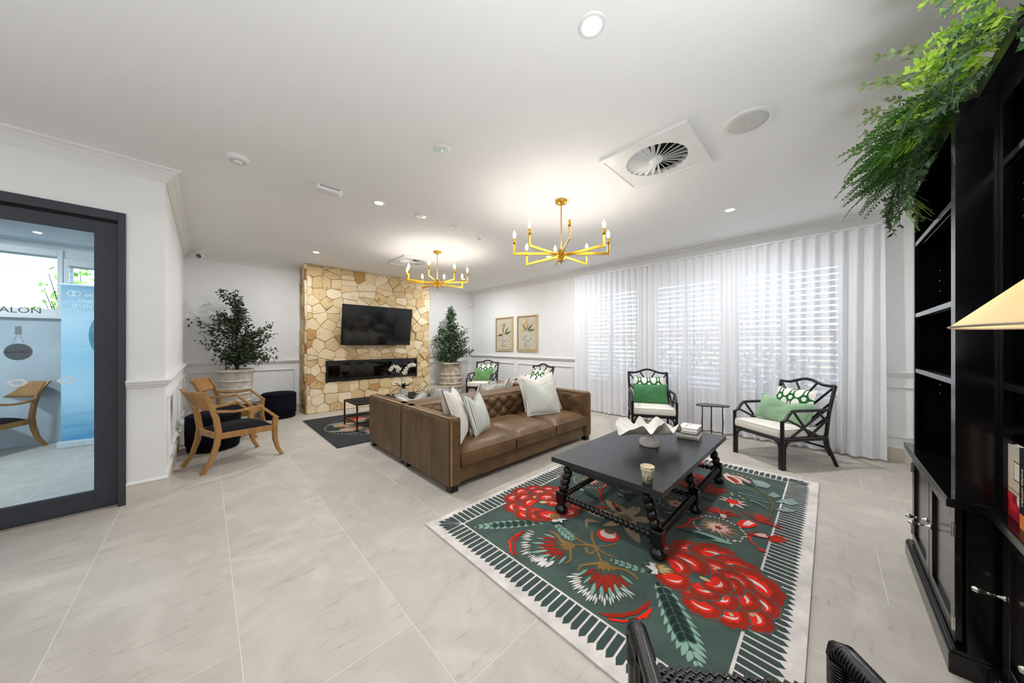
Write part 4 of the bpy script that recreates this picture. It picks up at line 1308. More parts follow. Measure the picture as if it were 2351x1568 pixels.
# ================================================================ BLACK RATTAN ARMCHAIRS
def rattan_chair(label):
    """local: front +y, width along x"""
    t = thing('rattan_armchair', label, 'chair', (0, 0, 0), 0, 'black rattan armchairs with ivory seats')
    R = 0.0165
    hx, fy, by = 0.287, 0.31, -0.25
    mb = MB()
    for z in (0.325, 0.30):
        mb.tube([(-hx, fy, z), (hx, fy, z)], R if z > .31 else .011, 8); mb.tube([(-hx, by, z), (hx, by, z)], R if z > .31 else .011, 8)
        for s_ in (-1, 1): mb.tube([(s_ * hx, by, z), (s_ * hx, fy, z)], R if z > .31 else .011, 8)
    mb.build('seat_frame', black_rattan, t)
    mb = MB(); mb.box(-hx + .01, hx - .01, by + .01, fy - .01, 0.318, 0.33); mb.build('seat_deck', black_rattan, t)
    for s_ in (-1, 1):
        mb = MB()
        mb.tube([(s_ * hx, fy + .004, 0), (s_ * hx, fy + .004, 0.515)], 0.0185, 10)
        mb.tube([(s_ * (hx - .026), fy + .002, 0), (s_ * (hx - .026), fy + .002, 0.22), (s_ * (hx - .045), fy, 0.275), (s_ * (hx - .09), fy, 0.30)], 0.0135, 8)
        mb.tube([(s_ * hx, fy - .026, 0), (s_ * hx, fy - .026, 0.22), (s_ * hx, fy - .05, 0.275), (s_ * hx, fy - .10, 0.30)], 0.0135, 8)
        mb.build('front_leg', black_rattan, t)
        mb = MB()
        mb.tube([(s_ * (hx + .01), by - .135, 0), (s_ * hx, by - .03, 0.22), (s_ * hx, by - .005, 0.33), (s_ * (hx - .005), by - .055, 0.6), (s_ * (hx + .002), by - .125, 0.88)], 0.0175, 10)
        mb.tube([(s_ * hx, by + .02, 0.30), (s_ * hx, by - .0, 0.2), (s_ * (hx + .003), by - .05, 0.12)], 0.011, 8)
        mb.build('back_post', black_rattan, t)
        mb = MB()
        ar = [(s_ * hx, fy + .004, 0.505), (s_ * hx, fy - .03, 0.52), (s_ * hx, fy - .085, 0.585), (s_ * hx, fy - .12, 0.615), (s_ * hx, fy - .2, 0.62), (s_ * hx, by - .055, 0.615)]
        mb.tube(ar, 0.0165, 9)
        for a, b in (((fy - .05, .535), (by + .09, .335)), ((fy - .14, .61), (by + .2, .34)), ((by + .02, .605), (fy - .12, .345)), ((by - .03, .52), (by + .22, .335)), ((by + .11, .61), (by - .03, .47))):
            mb.tube([(s_ * hx, a[0], a[1]), (s_ * hx, b[0], b[1])], 0.0125, 8)
        mb.build('arm', black_rattan, t)
    mb = MB()
    yb = lambda z: by - 0.055 - (z - 0.6) * 0.25
    top = []
    for q, z in ((-1, .875), (-.85, .868), (-.6, .872), (-.4, .893), (-.2, .915), (0, .924), (.2, .915), (.4, .893), (.6, .872), (.85, .868), (1, .875)):
        top.append((q * hx, yb(z), z))
    mb.tube(top, 0.0165, 9); mb.build('top_rail', black_rattan, t)
    mb = MB()
    for s_ in (-1, 1):
        for a, b in (((.12, .895), (.0, .70)), ((.28, .86), (.05, .56)), ((.285, .70), (.06, .40)), ((.0, .70), (.12, .40)), ((.285, .55), (.16, .40))):
            mb.tube([(s_ * a[0], yb(a[1]), a[1]), (s_ * b[0], yb(b[1]) if b[1] > .5 else by - .02, b[1])], 0.0115, 8)
    mb.tube([(-hx, by - .012, .40), (hx, by - .012, .40)], 0.013, 8)
    mb.build('back_lattice', black_rattan, t)
    mb = MB()
    for y in (by - .06,): mb.tube([(-hx, y + .02, .2), (hx, y + .02, .2)], .012, 8)
    mb.build('stretcher', black_rattan, t)
    # seat cushion with boxing
    mb = MB(); x0, x1, y0, y1, z0, z1 = -hx + .012, hx - .012, by + .005, fy + .01, 0.336, 0.432
    n = 14
    for sg, zb in ((1, z1 - .012), (-1, z0)):
        def fn(u, v, sg=sg, zb=zb):
            a, b = 2 * u - 1, 2 * v - 1
            e = max(0, (1 - abs(a) ** 4) * (1 - abs(b) ** 4)) ** .6
            return (x0 + (x1 - x0) * u, y0 + (y1 - y0) * v, zb + (0.014 * e if sg > 0 else 0))
        mb.grid(fn, n, n)
    ring = [(i / n, 0) for i in range(n)] + [(1, i / n) for i in range(n)] + [(1 - i / n, 1) for i in range(n)] + [(0, 1 - i / n) for i in range(n)]
    vs = []
    for z, g in ((z1 - .012, 0), (z1 - .03, .006), (z0 + .02, .006), (z0, 0)):
        vs += [(x0 + (x1 - x0) * u + g * 2 * (u - .5), y0 + (y1 - y0) * v + g * 2 * (v - .5), z) for u, v in ring]
    m = len(ring); fs = [(r * m + i, r * m + (i + 1) % m, (r + 1) * m + (i + 1) % m, (r + 1) * m + i) for r in range(3) for i in range(m)]
    mb.add(vs, fs, 0, True)
    cu = mb.build('seat_cushion', seat_fab, t)
    for z in (z1 - .013, z0 + .012):
        mb = MB(); mb.tube([(x0 + (x1 - x0) * u + .004 * (u - .5), y0 + (y1 - y0) * v + .004 * (v - .5), z) for u, v in ring], 0.0042, 5, closed=True); mb.build('piping', seat_fab, cu)
    return t
RC = rattan_chair('black rattan armchair with ivory seat at right, nearest the bookcase and before the curtain')
def frot(fx, fy): return math.atan2(-fx, fy)
chairs = [((4.765, 0.405), (-.82, .57), None), ((4.79, 1.885), (-.87, -.49), 'black rattan armchair with ivory seat left of the small side table, before the curtain'),
          ((4.82, 5.93), (-.86, -.51), 'black rattan armchair with ivory seat under the prints, nearest the right hand plant'),
          ((4.60, 4.17), (-1, .08), 'black rattan armchair seen sideways behind the sofa, right of the prints')]
for k, (p, f, lb) in enumerate(chairs):
    rz = frot(*f)
    if k == 0:
        RC.location = (p[0], p[1], 0); RC.rotation_euler = (0, 0, rz)
    else:
        dup(RC, (p[0], p[1], 0), rz, lb)
def chair_pillow(k, label, mat, w, h, th, lx, ly, dyaw, lean, chop, seed, roll=0, z=0.436):
    p, f, _ = chairs[k]; rz = frot(*f)
    x = p[0] + lx * cos(rz) - ly * sin(rz); y = p[1] + lx * sin(rz) + ly * cos(rz)
    pillow(label, mat, w, h, th, (x, y, z), math.degrees(rz) + 90 + dyaw, lean, roll, chop, seed)
chair_pillow(0, 'white pillow with green trellis pattern at the back of the right armchair', trel_m, .44, .40, .13, .03, -.17, 0, 16, .0, 31)
chair_pillow(0, 'crumpled sage green velvet pillow lying askew on the right armchair', sage_vel, .52, .30, .15, -.02, .02, 22, 26, .05, 32, roll=-8)
chair_pillow(1, 'white pillow with green trellis pattern behind the emerald pillow, left of the side table', trel_m, .44, .40, .13, .0, -.18, 0, 15, .0, 33)
chair_pillow(1, 'emerald green velvet lumbar pillow on the armchair left of the side table', green_vel, .50, .30, .14, .0, -.05, 0, 18, .0, 34)
chair_pillow(2, 'white pillow with green trellis pattern on the armchair under the prints', trel_m, .44, .42, .13, .0, -.18, 0, 15, .0, 35)
chair_pillow(2, 'grass green velvet pillow on the armchair under the prints', grass_vel, .48, .33, .15, .0, -.04, 6, 22, .06, 36)
chair_pillow(3, 'white pillow with green trellis pattern on the sideways armchair behind the sofa', trel_m, .44, .42, .13, .0, -.18, 0, 15, .0, 37)
chair_pillow(3, 'white pillow with navy stripes on the sideways armchair behind the sofa', navy_st, .46, .32, .14, .06, -.02, 14, 30, .02, 38)

# ================================================================ RUGS
RUGCOL = {'cream': (234, 226, 220), 'bg': (72, 90, 83), 'bgd': (62, 78, 75), 'dark': (22, 46, 42), 'mint': (142, 178, 160), 'red': (232, 38, 14), 'rust': (160, 34, 8),
          'pink': (236, 206, 200), 'gold': (146, 114, 58), 'beige': (204, 188, 140), 'olive': (116, 98, 56), 'tan': (180, 158, 124), 'grey': (140, 160, 156), 'black': (34, 37, 42), 'orange': (206, 104, 62), 'peach': (226, 168, 142), 'yel': (196, 168, 104)}
RM = {}
def rugmat(k):
    if k not in RM:
        c = RUGCOL[k]
        RM[k] = pm('rug_' + k + '_wool', c, tuple(x * 0.86 for x in c), 7.0, 0.95, bmp=0.25, bscale=700, spec=0.05, sheen=0.15, detail=5)
    return RM[k]
class Rug:
    def __init__(s, z): s.mb = MB(); s.z = z; s.names = []; s.cur = z
    def mi(s, k):
        if k not in s.names: s.names.append(k)
        return s.names.index(k)
    def up(s): s.cur += 4e-6
    def poly(s, k, pts, tri=False):
        s.up()
        if len(pts) < 3: return
        s.mb.add([(p[0], p[1], s.cur) for p in pts], [tuple(range(len(pts)))], s.mi(k))
    def strip(s, k, A, B):
        s.up(); n = len(A)
        s.mb.add([(p[0], p[1], s.cur) for p in A] + [(p[0], p[1], s.cur) for p in B], [(i, i + 1, n + i + 1, n + i) for i in range(n - 1)], s.mi(k))
    def leaf(s, k, x0, y0, x1, y1, w, blunt=0):
        dx, dy = x1 - x0, y1 - y0; L = math.hypot(dx, dy) + 1e-9; nx, ny = -dy / L, dx / L; W = w * L / 2
        A = []; B = []
        for q in (0, .08, .2, .35, .5, .65, .8, .92, 1):
            h = W * (sin(pi * q ** 0.85) ** 0.8 if 0 < q < 1 else 0)
            A.append((x0 + dx * q + nx * h, y0 + dy * q + ny * h)); B.append((x0 + dx * q - nx * h, y0 + dy * q - ny * h))
        s.strip(k, A, B)
    def stroke(s, k, pts, w, taper=0.5):
        n = len(pts); A = []; B = []
        for i, p in enumerate(pts):
            a = pts[max(0, i - 1)]; b = pts[min(n - 1, i + 1)]
            dx, dy = b[0] - a[0], b[1] - a[1]; L = math.hypot(dx, dy) + 1e-9
            h = w / 2 * (1 - taper * i / (n - 1))
            A.append((p[0] - dy / L * h, p[1] + dx / L * h)); B.append((p[0] + dy / L * h, p[1] - dx / L * h))
        s.strip(k, A, B)
    def disc(s, k, x, y, r, n=14, sy=1.0):
        s.poly(k, [(x + r * cos(2 * pi * i / n), y + r * sy * sin(2 * pi * i / n)) for i in range(n)])
    def fan(s, x0, y0, x1, y1, rnd):
        """overlapping red scale petal: gap, dark rim, bright body, pale crescent, seed"""
        dx, dy = x1 - x0, y1 - y0; L = math.hypot(dx, dy); a0 = math.atan2(dy, dx)
        W = max(L * 1.12, 0.10)
        def shape(sc, w=0.0):
            P = []
            for i in range(17):
                a = radians(-112 + 224 * i / 16)
                r = sc * W * (0.92 + w * abs(sin(i * 1.18)))
                P.append((x0 + 0.35 * dx + r * cos(a0 + a) * 0.86, y0 + 0.35 * dy + r * sin(a0 + a) * 0.86))
            P.append((x0 - dx * .1, y0 - dy * .1))
            return P
        s.poly('bg', shape(1.15, .08)); s.poly('rust', shape(1.0, .16)); s.poly('red', shape(0.58, .24))
        A = []; B = []
        for i in range(11):
            a = radians(-70 + 140 * i / 10); q = sin(pi * i / 10)
            for LST, r in ((A, W * 0.50), (B, W * (0.50 - 0.20 * q))): LST.append((x0 + .3 * dx + r * cos(a0 + a) * .75, y0 + .3 * dy + r * sin(a0 + a) * .9))
        s.strip('pink', A, B)
        if rnd.random() < .6: s.disc('beige', x0 + .32 * dx + .015 * cos(a0 + 1), y0 + .32 * dy + .015 * sin(a0 + 1), 0.011, 8)
    def comp(s, kind, x0, y0, x1, y1, n, w):
        dx, dy = x1 - x0, y1 - y0; L = math.hypot(dx, dy); ux, uy = dx / L, dy / L; nx, ny = -uy, ux
        for side in (-1, 1):
            for i in range(n):
                q = (i + 0.3) / n; sc = sin(pi * min(1, q * .9 + .12)) ** .7; bx, by = x0 + dx * q, y0 + dy * q
                ll = w * L * sc * 0.78
                ang = 0.62
                tx = bx + (ux * cos(ang) + side * nx * sin(ang)) * ll; ty = by + (uy * cos(ang) + side * ny * sin(ang)) * ll
                s.leaf('mint', bx, by, tx, ty, min(.62, 0.62 * L / n / max(ll, .001) * 1.0))
                if kind == 'dark' and q < 0.68:
                    tx = bx + (ux * cos(ang) + side * nx * sin(ang)) * ll * .55; ty = by + (uy * cos(ang) + side * ny * sin(ang)) * ll * .55
                    s.leaf('bg', bx, by, bx + (tx - bx) * 1.12, by + (ty - by) * 1.12, min(.8, 0.95 * L / n / max(ll * .55, .001)))
                    s.leaf('dark', bx, by, tx, ty, min(.7, 0.78 * L / n / max(ll * .55, .001)))
        s.stroke('bg', [(x0, y0), (x0 + dx * .5, y0 + dy * .5), (x1, y1)], 0.006)
    def burst(s, x0, y0, x1, y1, n, rnd):
        R = math.hypot(x1 - x0, y1 - y0)
        for i in range(n):
            a = 2 * pi * i / n + rnd.uniform(-.05, .05); r = R * rnd.uniform(.72, .95)
            s.stroke(('orange', 'beige', 'tan')[i % 3], [(x0, y0), (x0 + r * .6 * cos(a), y0 + r * .6 * sin(a)), (x0 + r * cos(a), y0 + r * sin(a))], 0.010, 0.8)
            s.disc('pink', x0 + R * cos(a) * rnd.uniform(.98, 1.1), y0 + R * sin(a) * rnd.uniform(.98, 1.1), 0.0085, 8)
        for i in range(11):
            a = 2 * pi * i / 11; s.leaf('peach', x0, y0, x0 + R * .55 * cos(a), y0 + R * .55 * sin(a), .34)
        for i in range(8):
            a = 2 * pi * i / 8 + .2; s.leaf('pink', x0, y0, x0 + R * .42 * cos(a), y0 + R * .42 * sin(a), .36)
        for i in range(7):
            a = 2 * pi * i / 7; s.leaf('rust', x0, y0, x0 + R * .22 * cos(a), y0 + R * .22 * sin(a), .4)
    def brush(s, x0, y0, x1, y1, rnd):
        dx, dy = x1 - x0, y1 - y0; L = math.hypot(dx, dy); a0 = math.atan2(dy, dx)
        for i in range(46):
            a = a0 + radians(rnd.uniform(-78, 78)); r = L * rnd.uniform(.6, 1.05)
            s.stroke(('red', 'rust')[i % 2], [(x0 + dx * .25, y0 + dy * .25), (x0 + dx * .25 + r * .8 * cos(a), y0 + dy * .25 + r * .8 * sin(a))], 0.0065, .4)
            if i % 2: s.disc('red', x0 + dx * .25 + r * .84 * cos(a), y0 + dy * .25 + r * .84 * sin(a), 0.0065, 6)
RUGDATA = """c dark .658 .602 .281 .302 11.000 .34
c dark .658 1.410 .214 1.742 11.000 .2
c mint .68 1.342 .613 1.136 6.000 .42
c mint .67 .674 .611 .883 6.000 .26
f - .932 .605 1.014 .669
f - 1.001 .524 1.130 .56
f - 1.050 .418 1.197 .425
f - 1.017 .315 1.147 .292
f - .929 .254 1.067 .201
f - .836 .206 .882 .152
f - .728 .219 .746 .162
f - .692 .296 .641 .257
f - .672 .394 .594 .383
f - .748 .472 .685 .445
f - .922 .478 1.020 .454
f - .938 .404 1.039 .374
f - .926 .318 .989 .277
f - .827 .277 .849 .237
f - .778 .354 .728 .311
f - .908 .357 .861 .301
f - .788 .433 .74 .382
f - .861 .537 .986 .551
f - .828 .594 .871 .551
f - .753 .575 .684 .515
f - .863 .401 .851 .35
f - .728 1.794 .733 1.870
f - .86 1.830 .867 1.889
f - .952 1.784 1.013 1.837
f - 1.042 1.695 1.105 1.735
f - 1.099 1.617 1.171 1.624
f - .641 1.708 .617 1.732
f - .804 1.739 .8 1.784
f - .943 1.727 .99 1.757
f - .996 1.611 1.067 1.648
f - .704 1.665 .643 1.635
f - .649 1.596 .574 1.570
f - .875 1.669 .882 1.703
f - .909 1.596 .988 1.661
f - .979 1.527 1.056 1.532
f - .747 1.568 .673 1.522
f - .691 1.520 .63 1.484
f - .864 1.526 .927 1.540
f - .775 1.489 .692 1.422
f - .871 1.447 .889 1.394
f - .777 1.649 .773 1.691
f - .986 1.406 1.030 1.363
f - .889 1.394 .876 1.339
l beige .844 .452 .849 .393 .45
l beige .832 1.632 .887 1.579 .5
p dark .701 .73 .736 .684 .781 .727 .771 .674 .686 .618 .664 .673 .706 .666
p cream .714 .705 .736 .678 .763 .701 .78 .653 .694 .621 .673 .653 .706 .654
l gold .758 .663 .778 .561 .75
l beige .753 .643 .801 .62 .3
l beige .749 .636 .792 .582 .3
l beige .74 .633 .761 .578 .3
l beige .73 .631 .728 .588 .3
p dark .663 1.374 .706 1.393 .791 1.325 .773 1.289 .746 1.323 .716 1.278 .698 1.325 .663 1.344
p cream .684 1.384 .719 1.395 .787 1.337 .787 1.314 .755 1.337 .724 1.314 .724 1.344 .693 1.359
l gold .706 1.401 .807 1.407 .75
s gold .58 1.319 .586 1.267 .553 1.201 .556 1.145 .587 1.098 .647 1.033 .648 .993 .601 .943 .551 .892 .022
s gold .651 1.153 .637 1.106 .643 1.048 .662 1.001 .722 .954 .797 .914 .018
s gold .791 1.105 .725 1.068 .666 1.009 .649 .97 .643 .922 .656 .854 .018
s gold .611 1.040 .574 1.011 .582 .982 .638 .981 .022
s gold .547 1.126 .477 1.065 .431 1.039 .391 1.045 .022
s gold .551 .892 .501 .933 .441 .972 .396 .961 .024
s gold .551 .892 .561 .836 .597 .764 .593 .715 .574 .684 .026
p gold .534 1.207 .577 1.154 .586 1.110 .552 1.087 .496 1.109 .486 1.152 .514 1.147 .501 1.182 .533 1.173
p gold .546 .916 .584 .889 .566 .813 .538 .813 .546 .833 .506 .827 .529 .849 .487 .854 .509 .869 .483 .885
l rust .541 1.212 .48 1.322 .2
l rust .516 1.196 .442 1.293 .2
l rust .496 1.178 .396 1.274 .2
l rust .474 1.158 .363 1.246 .2
l rust .474 1.136 .351 1.199 .2
l rust .483 1.112 .361 1.153 .2
l rust .457 1.105 .38 1.100 .2
l mint .547 1.243 .523 1.329 .2
l mint .483 1.282 .454 1.335 .2
l mint .45 1.255 .385 1.324 .2
l mint .413 1.224 .382 1.265 .2
l mint .409 1.195 .312 1.258 .2
l mint .394 1.157 .276 1.212 .2
l mint .403 1.127 .332 1.127 .2
l mint .445 1.081 .352 1.069 .2
l cream .492 1.391 .471 1.435 .15
l cream .493 1.376 .476 1.410 .15
l cream .463 1.389 .442 1.427 .15
l cream .459 1.378 .434 1.420 .15
l cream .475 1.361 .445 1.407 .15
l cream .443 1.377 .408 1.428 .15
l cream .444 1.362 .412 1.406 .15
l cream .421 1.372 .39 1.414 .15
l cream .428 1.368 .39 1.415 .15
l cream .418 1.353 .379 1.399 .15
l cream .415 1.341 .385 1.374 .15
l cream .415 1.339 .373 1.383 .15
l cream .413 1.336 .386 1.362 .15
l cream .377 1.344 .343 1.375 .15
l cream .388 1.334 .352 1.366 .15
l cream .374 1.336 .335 1.369 .15
l cream .367 1.321 .326 1.354 .15
l cream .372 1.307 .323 1.344 .15
l cream .364 1.316 .317 1.350 .15
l cream .36 1.296 .319 1.324 .15
l cream .353 1.304 .305 1.336 .15
l cream .343 1.303 .313 1.321 .15
l cream .339 1.283 .308 1.302 .15
l cream .338 1.284 .304 1.303 .15
l cream .315 1.290 .27 1.311 .15
l cream .305 1.293 .28 1.302 .15
l cream .322 1.270 .275 1.289 .15
l cream .324 1.255 .273 1.275 .15
l cream .305 1.272 .263 1.285 .15
l cream .292 1.272 .255 1.283 .15
l cream .309 1.247 .282 1.253 .15
l cream .316 1.227 .262 1.242 .15
l cream .317 1.215 .277 1.224 .15
l cream .306 1.212 .261 1.222 .15
l cream .309 1.200 .253 1.212 .15
l cream .311 1.192 .261 1.201 .15
l cream .306 1.189 .248 1.200 .15
l cream .313 1.168 .284 1.171 .15
l cream .312 1.160 .282 1.162 .15
l cream .319 1.143 .287 1.145 .15
l cream .339 1.170 .265 1.183 .3
l cream .347 1.151 .263 1.156 .3
l cream .362 1.107 .276 1.111 .3
l cream .329 1.130 .258 1.133 .3
l cream .306 1.143 .255 1.155 .3
p red .433 1.450 .388 1.462 .351 1.448 .332 1.455 .312 1.438 .285 1.441 .274 1.411 .245 1.388 .24 1.372 .22 1.348 .222 1.325 .251 1.372 .275 1.393 .295 1.425 .323 1.427 .343 1.443 .373 1.439
p rust .467 1.436 .429 1.454 .398 1.440 .376 1.449 .347 1.428 .319 1.419 .305 1.397 .269 1.376 .258 1.354 .231 1.327 .22 1.281 .253 1.327 .28 1.354 .305 1.386 .336 1.402 .368 1.419 .41 1.428
l rust .482 .895 .383 .913 .24
l rust .472 .873 .354 .859 .24
l rust .474 .854 .351 .811 .24
l rust .474 .836 .359 .761 .24
l rust .494 .83 .39 .734 .24
l rust .51 .819 .444 .716 .24
l rust .524 .792 .479 .688 .24
l mint .441 .926 .353 .938 .2
l mint .407 .881 .329 .883 .2
l mint .381 .84 .284 .806 .2
l mint .386 .804 .298 .75 .2
l mint .41 .772 .33 .705 .2
l mint .451 .763 .38 .687 .2
l mint .478 .733 .422 .643 .2
l mint .541 .771 .521 .683 .2
l cream .322 .892 .267 .913 .2
l cream .328 .904 .278 .927 .2
l cream .336 .914 .278 .947 .2
l cream .368 .91 .33 .936 .2
l cream .358 .933 .302 .979 .2
l cream .382 .931 .342 .971 .2
l cream .361 .931 .32 .965 .2
l cream .357 .917 .313 .947 .2
l cream .347 .908 .293 .939 .2
l cream .341 .897 .291 .921 .2
l cream .317 .894 .274 .911 .2
l cream .318 .881 .253 .9 .2
l cream .323 .868 .273 .879 .2
l cream .3 .86 .248 .869 .2
l cream .322 .847 .264 .852 .2
l cream .3 .837 .253 .839 .2
l cream .315 .827 .261 .825 .2
l cream .296 .814 .24 .809 .2
l cream .297 .803 .251 .796 .2
l cream .321 .797 .261 .783 .2
l cream .305 .781 .253 .766 .2
l cream .335 .781 .293 .765 .2
l cream .331 .767 .29 .748 .2
l cream .33 .754 .276 .724 .2
l cream .358 .758 .319 .733 .2
l cream .349 .738 .307 .705 .2
l cream .36 .731 .328 .7 .2
l cream .388 .741 .359 .709 .2
l cream .386 .719 .361 .686 .2
l cream .407 .726 .384 .688 .2
l cream .419 .721 .401 .681 .2
l cream .427 .703 .416 .669 .2
l cream .45 .728 .438 .673 .2
l cream .459 .701 .454 .645 .2
p rust .221 .732 .243 .702 .271 .674 .306 .642 .345 .62 .354 .608 .394 .602 .415 .594 .48 .585 .455 .569 .41 .573 .389 .583 .36 .583 .339 .597 .306 .618 .281 .63 .263 .654 .244 .669 .228 .694
p red .226 .684 .253 .649 .266 .623 .283 .615 .305 .594 .337 .581 .371 .572 .406 .563 .44 .567 .42 .549 .358 .548 .346 .566 .298 .568 .313 .586 .276 .604 .256 .618 .241 .642 .226 .659
d red .827 1.005 .075
d pink .842 1.010 .055
d olive .877 1.020 .035
l tan 1.133 1.022 1.273 1.266 .34
l tan 1.154 1.023 1.274 1.137 .34
l tan 1.088 1.045 1.034 1.300 .34
l tan 1.062 1.050 .992 1.295 .34
l tan 1.058 1.012 .901 1.088 .34
l tan 1.062 .988 .896 .81 .34
l tan 1.093 .978 1.024 .818 .34
l tan 1.128 .985 1.303 .792 .34
l tan 1.172 1.005 1.357 1.007 .34
l tan 1.175 1.024 1.341 1.046 .34
l dark 1.136 1.041 1.272 1.215 .18
l dark 1.074 1.038 1.004 1.203 .18
l dark 1.074 .977 1.041 .856 .18
l rust 1.174 1.163 1.029 1.329 .2
l rust 1.196 1.117 1.289 1.224 .2
p tan .87 1.217 .914 1.216 .939 1.109 .898 1.159 .863 1.184 .784 1.145
d tan 1.112 1.021 .09
d olive 1.105 1.018 .055
l dark 1.452 1.257 1.399 1.091 .3
l dark 1.580 1.103 1.384 1.212 .3
l dark 1.449 .777 1.429 .912 .3
l dark 1.604 .915 1.512 .98 .3
l dark 1.289 1.506 1.209 1.303 .3
l mint 1.452 1.257 1.425 1.171 .3
l mint 1.449 .777 1.415 .856 .35
l mint 1.306 1.615 1.266 1.469 .3
s red 1.390 1.407 1.332 1.346 1.240 1.299 1.176 1.233 .018
s red 1.572 1.419 1.392 1.375 1.321 1.357 .018
s red 1.271 .704 1.332 .664 1.440 .658 1.521 .62 .02
s red 1.332 .664 1.376 .582 .02
s red 1.472 .689 1.432 .655 .02
b - 1.474 .491 1.509 .349 34.000
b - 1.491 1.550 1.565 1.426 26.000
b - 1.627 1.236 1.664 1.138 20.000
b - 1.619 .823 1.639 .705 22.000
l mint 1.293 .609 1.323 .374 .28
l dark 1.233 .703 1.303 .463 .25
l bg 1.224 .7 1.246 .551 .12
l bg 1.215 .697 1.206 .558 .12
r rust 1.662 .503 1.802 .541
r rust 1.746 .325 1.889 .266
r rust 1.613 .235 1.592 .147
p red 1.619 .411 1.678 .406 1.728 .383 1.751 .347 1.731 .302 1.693 .301 1.624 .337 1.592 .375
p pink 1.634 .377 1.701 .37 1.743 .355 1.731 .34 1.723 .316 1.657 .342
p rust 1.520 .338 1.566 .317 1.605 .278 1.627 .245 1.587 .206 1.552 .24 1.533 .292
p pink 1.560 .3 1.602 .269 1.617 .244 1.574 .223 1.552 .267
p rust 1.686 .536 1.722 .515 1.742 .481 1.658 .465 1.624 .472 1.686 .479 1.678 .515
p pink 1.694 .528 1.714 .494 1.672 .479 1.645 .485 1.650 .514
s red 1.511 .325 1.472 .307 1.431 .294 1.405 .268 .016
l red 1.391 .262 1.375 .209 .5
l pink 1.353 .221 1.337 .181 .5
s red 1.453 .653 1.537 .612 .014
s red 1.674 .621 1.638 .569 .014
l pink 2.009 .516 2.021 .591 .3
l pink 2.032 .51 2.075 .539 .3
l pink 2.041 .502 2.065 .461 .3
l pink 1.987 .487 2.001 .392 .3
l pink 1.969 .489 1.921 .409 .3
l pink 1.974 .5 1.873 .486 .3
l pink 1.988 .502 1.964 .595 .3
l pink 2.006 .485 2.056 .42 .3
d red 1.988 .502 .045
d beige 2.158 .538 2.123 .527 2.145 .479 2.113 .448 .012
p pink 2.581 .689 2.634 .662 2.618 .604 2.563 .542 2.467 .504 2.433 .538 2.412 .579 2.467 .636
p rust 2.566 .655 2.572 .602 2.485 .529 2.418 .552 2.469 .589 2.516 .633
p pink 2.633 .613 2.633 .542 2.559 .457 2.511 .461 2.563 .542
s red 2.608 .591 2.573 .532 2.530 .464 .02
l mint 2.524 .513 2.572 .626 .2
l dark 2.452 .415 2.514 .523 .3
d beige 2.610 .698 2.647 .661 2.676 .621 2.691 .581 2.680 .544 2.669 .507 2.658 .471 2.530 .691 2.491 .646 2.435 .6 2.413 .557 2.448 .501 .011
s olive 2.452 .415 2.388 .36 2.299 .301 2.169 .259 2.050 .252 1.907 .248 .02
p grey 2.643 .463 2.667 .372 2.599 .312 2.505 .323 2.489 .399 2.526 .425
p grey 2.344 .31 2.457 .283 2.395 .224 2.322 .26
p grey 2.223 .255 2.363 .202 2.404 .145 2.329 .11 2.252 .154 2.263 .199
p grey 2.080 .237 2.198 .168 2.189 .115 2.130 .129 2.087 .185
l mint 2.349 .496 2.340 .37 .2
l mint 2.227 .508 2.167 .277 .2
l mint 2.137 .407 2.047 .269 .2
l dark 2.345 .49 2.344 .375 .15
l dark 2.221 .486 2.177 .292 .15
l dark 2.123 .395 2.056 .284 .15
p rust 2.036 .949 2.156 .942 2.375 .941 2.413 .878 2.373 .798 2.323 .755 2.186 .676 2.219 .604 2.166 .577 2.049 .618 2.005 .68 2.059 .761 1.981 .858
s pink 2.305 .888 2.228 .848 2.100 .844 .016
s pink 2.293 .853 2.242 .79 2.340 .783 .014
s red 2.356 .935 2.247 .898 2.128 .902 .02
s red 2.181 .641 2.199 .584 .03
p rust 2.585 .945 2.761 .942 2.825 .909 2.707 .88 2.612 .89
l dark 1.906 .722 1.875 .597 .25
l dark 1.911 .946 1.874 .827 .25
l pink 1.339 1.848 1.370 1.830 .5
l red 1.376 1.824 1.396 1.778 .5
p rust 1.581 1.934 1.667 1.930 1.664 1.852 1.564 1.857
d red 1.665 1.669 .06"""
rug = thing('floral_rug', 'large dark green rug with red waratah flowers and cream picket border under the coffee table', 'rug', (1.153, 0.067, 0))
RW, RH = 3.007, 2.015
mb = MB(); mb.box(0, RW, 0, RH, 0.0005, 0.012); mb.build('rug_base', rugmat('cream'), rug, bevel=0.003, seg=2)
R = Rug(0.01205); rnd = random.Random(12)
fx0, fx1, fy0, fy1 = 0.197, 2.817, 0.211, 1.822
R.poly('bg', [(fx0 + .006, fy0 + .006), (fx1 - .006, fy0 + .006), (fx1 - .006, fy1 - .006), (fx0 + .006, fy1 - .006)])
def picket(px, py, dx, dy, L, w):
    # px,py = inner end centre; (dx,dy) outward
    nx, ny = -dy, dx; h = w / 2; j = rnd.uniform(-.003, .003)
    R.poly('bgd', [(px + nx * h, py + ny * h), (px - nx * h, py - ny * h), (px - nx * h + dx * (L - .03), py - ny * h + dy * (L - .03)), (px + dx * (L + j) - nx * h * .15, py + dy * (L + j) - ny * h * .15), (px + nx * h * 1.0 + dx * (L - .022), py + ny * h + dy * (L - .022))])
pit = 0.0437
nx_ = int((fx1 - fx0) / pit); ny_ = int((fy1 - fy0) / pit)
for i in range(nx_):
    x = fx0 + (i + .5) * (fx1 - fx0) / nx_
    picket(x, fy0 - .006, 0, -1, 0.152, 0.035); picket(x, fy1 + .006, 0, 1, 0.152, 0.035)
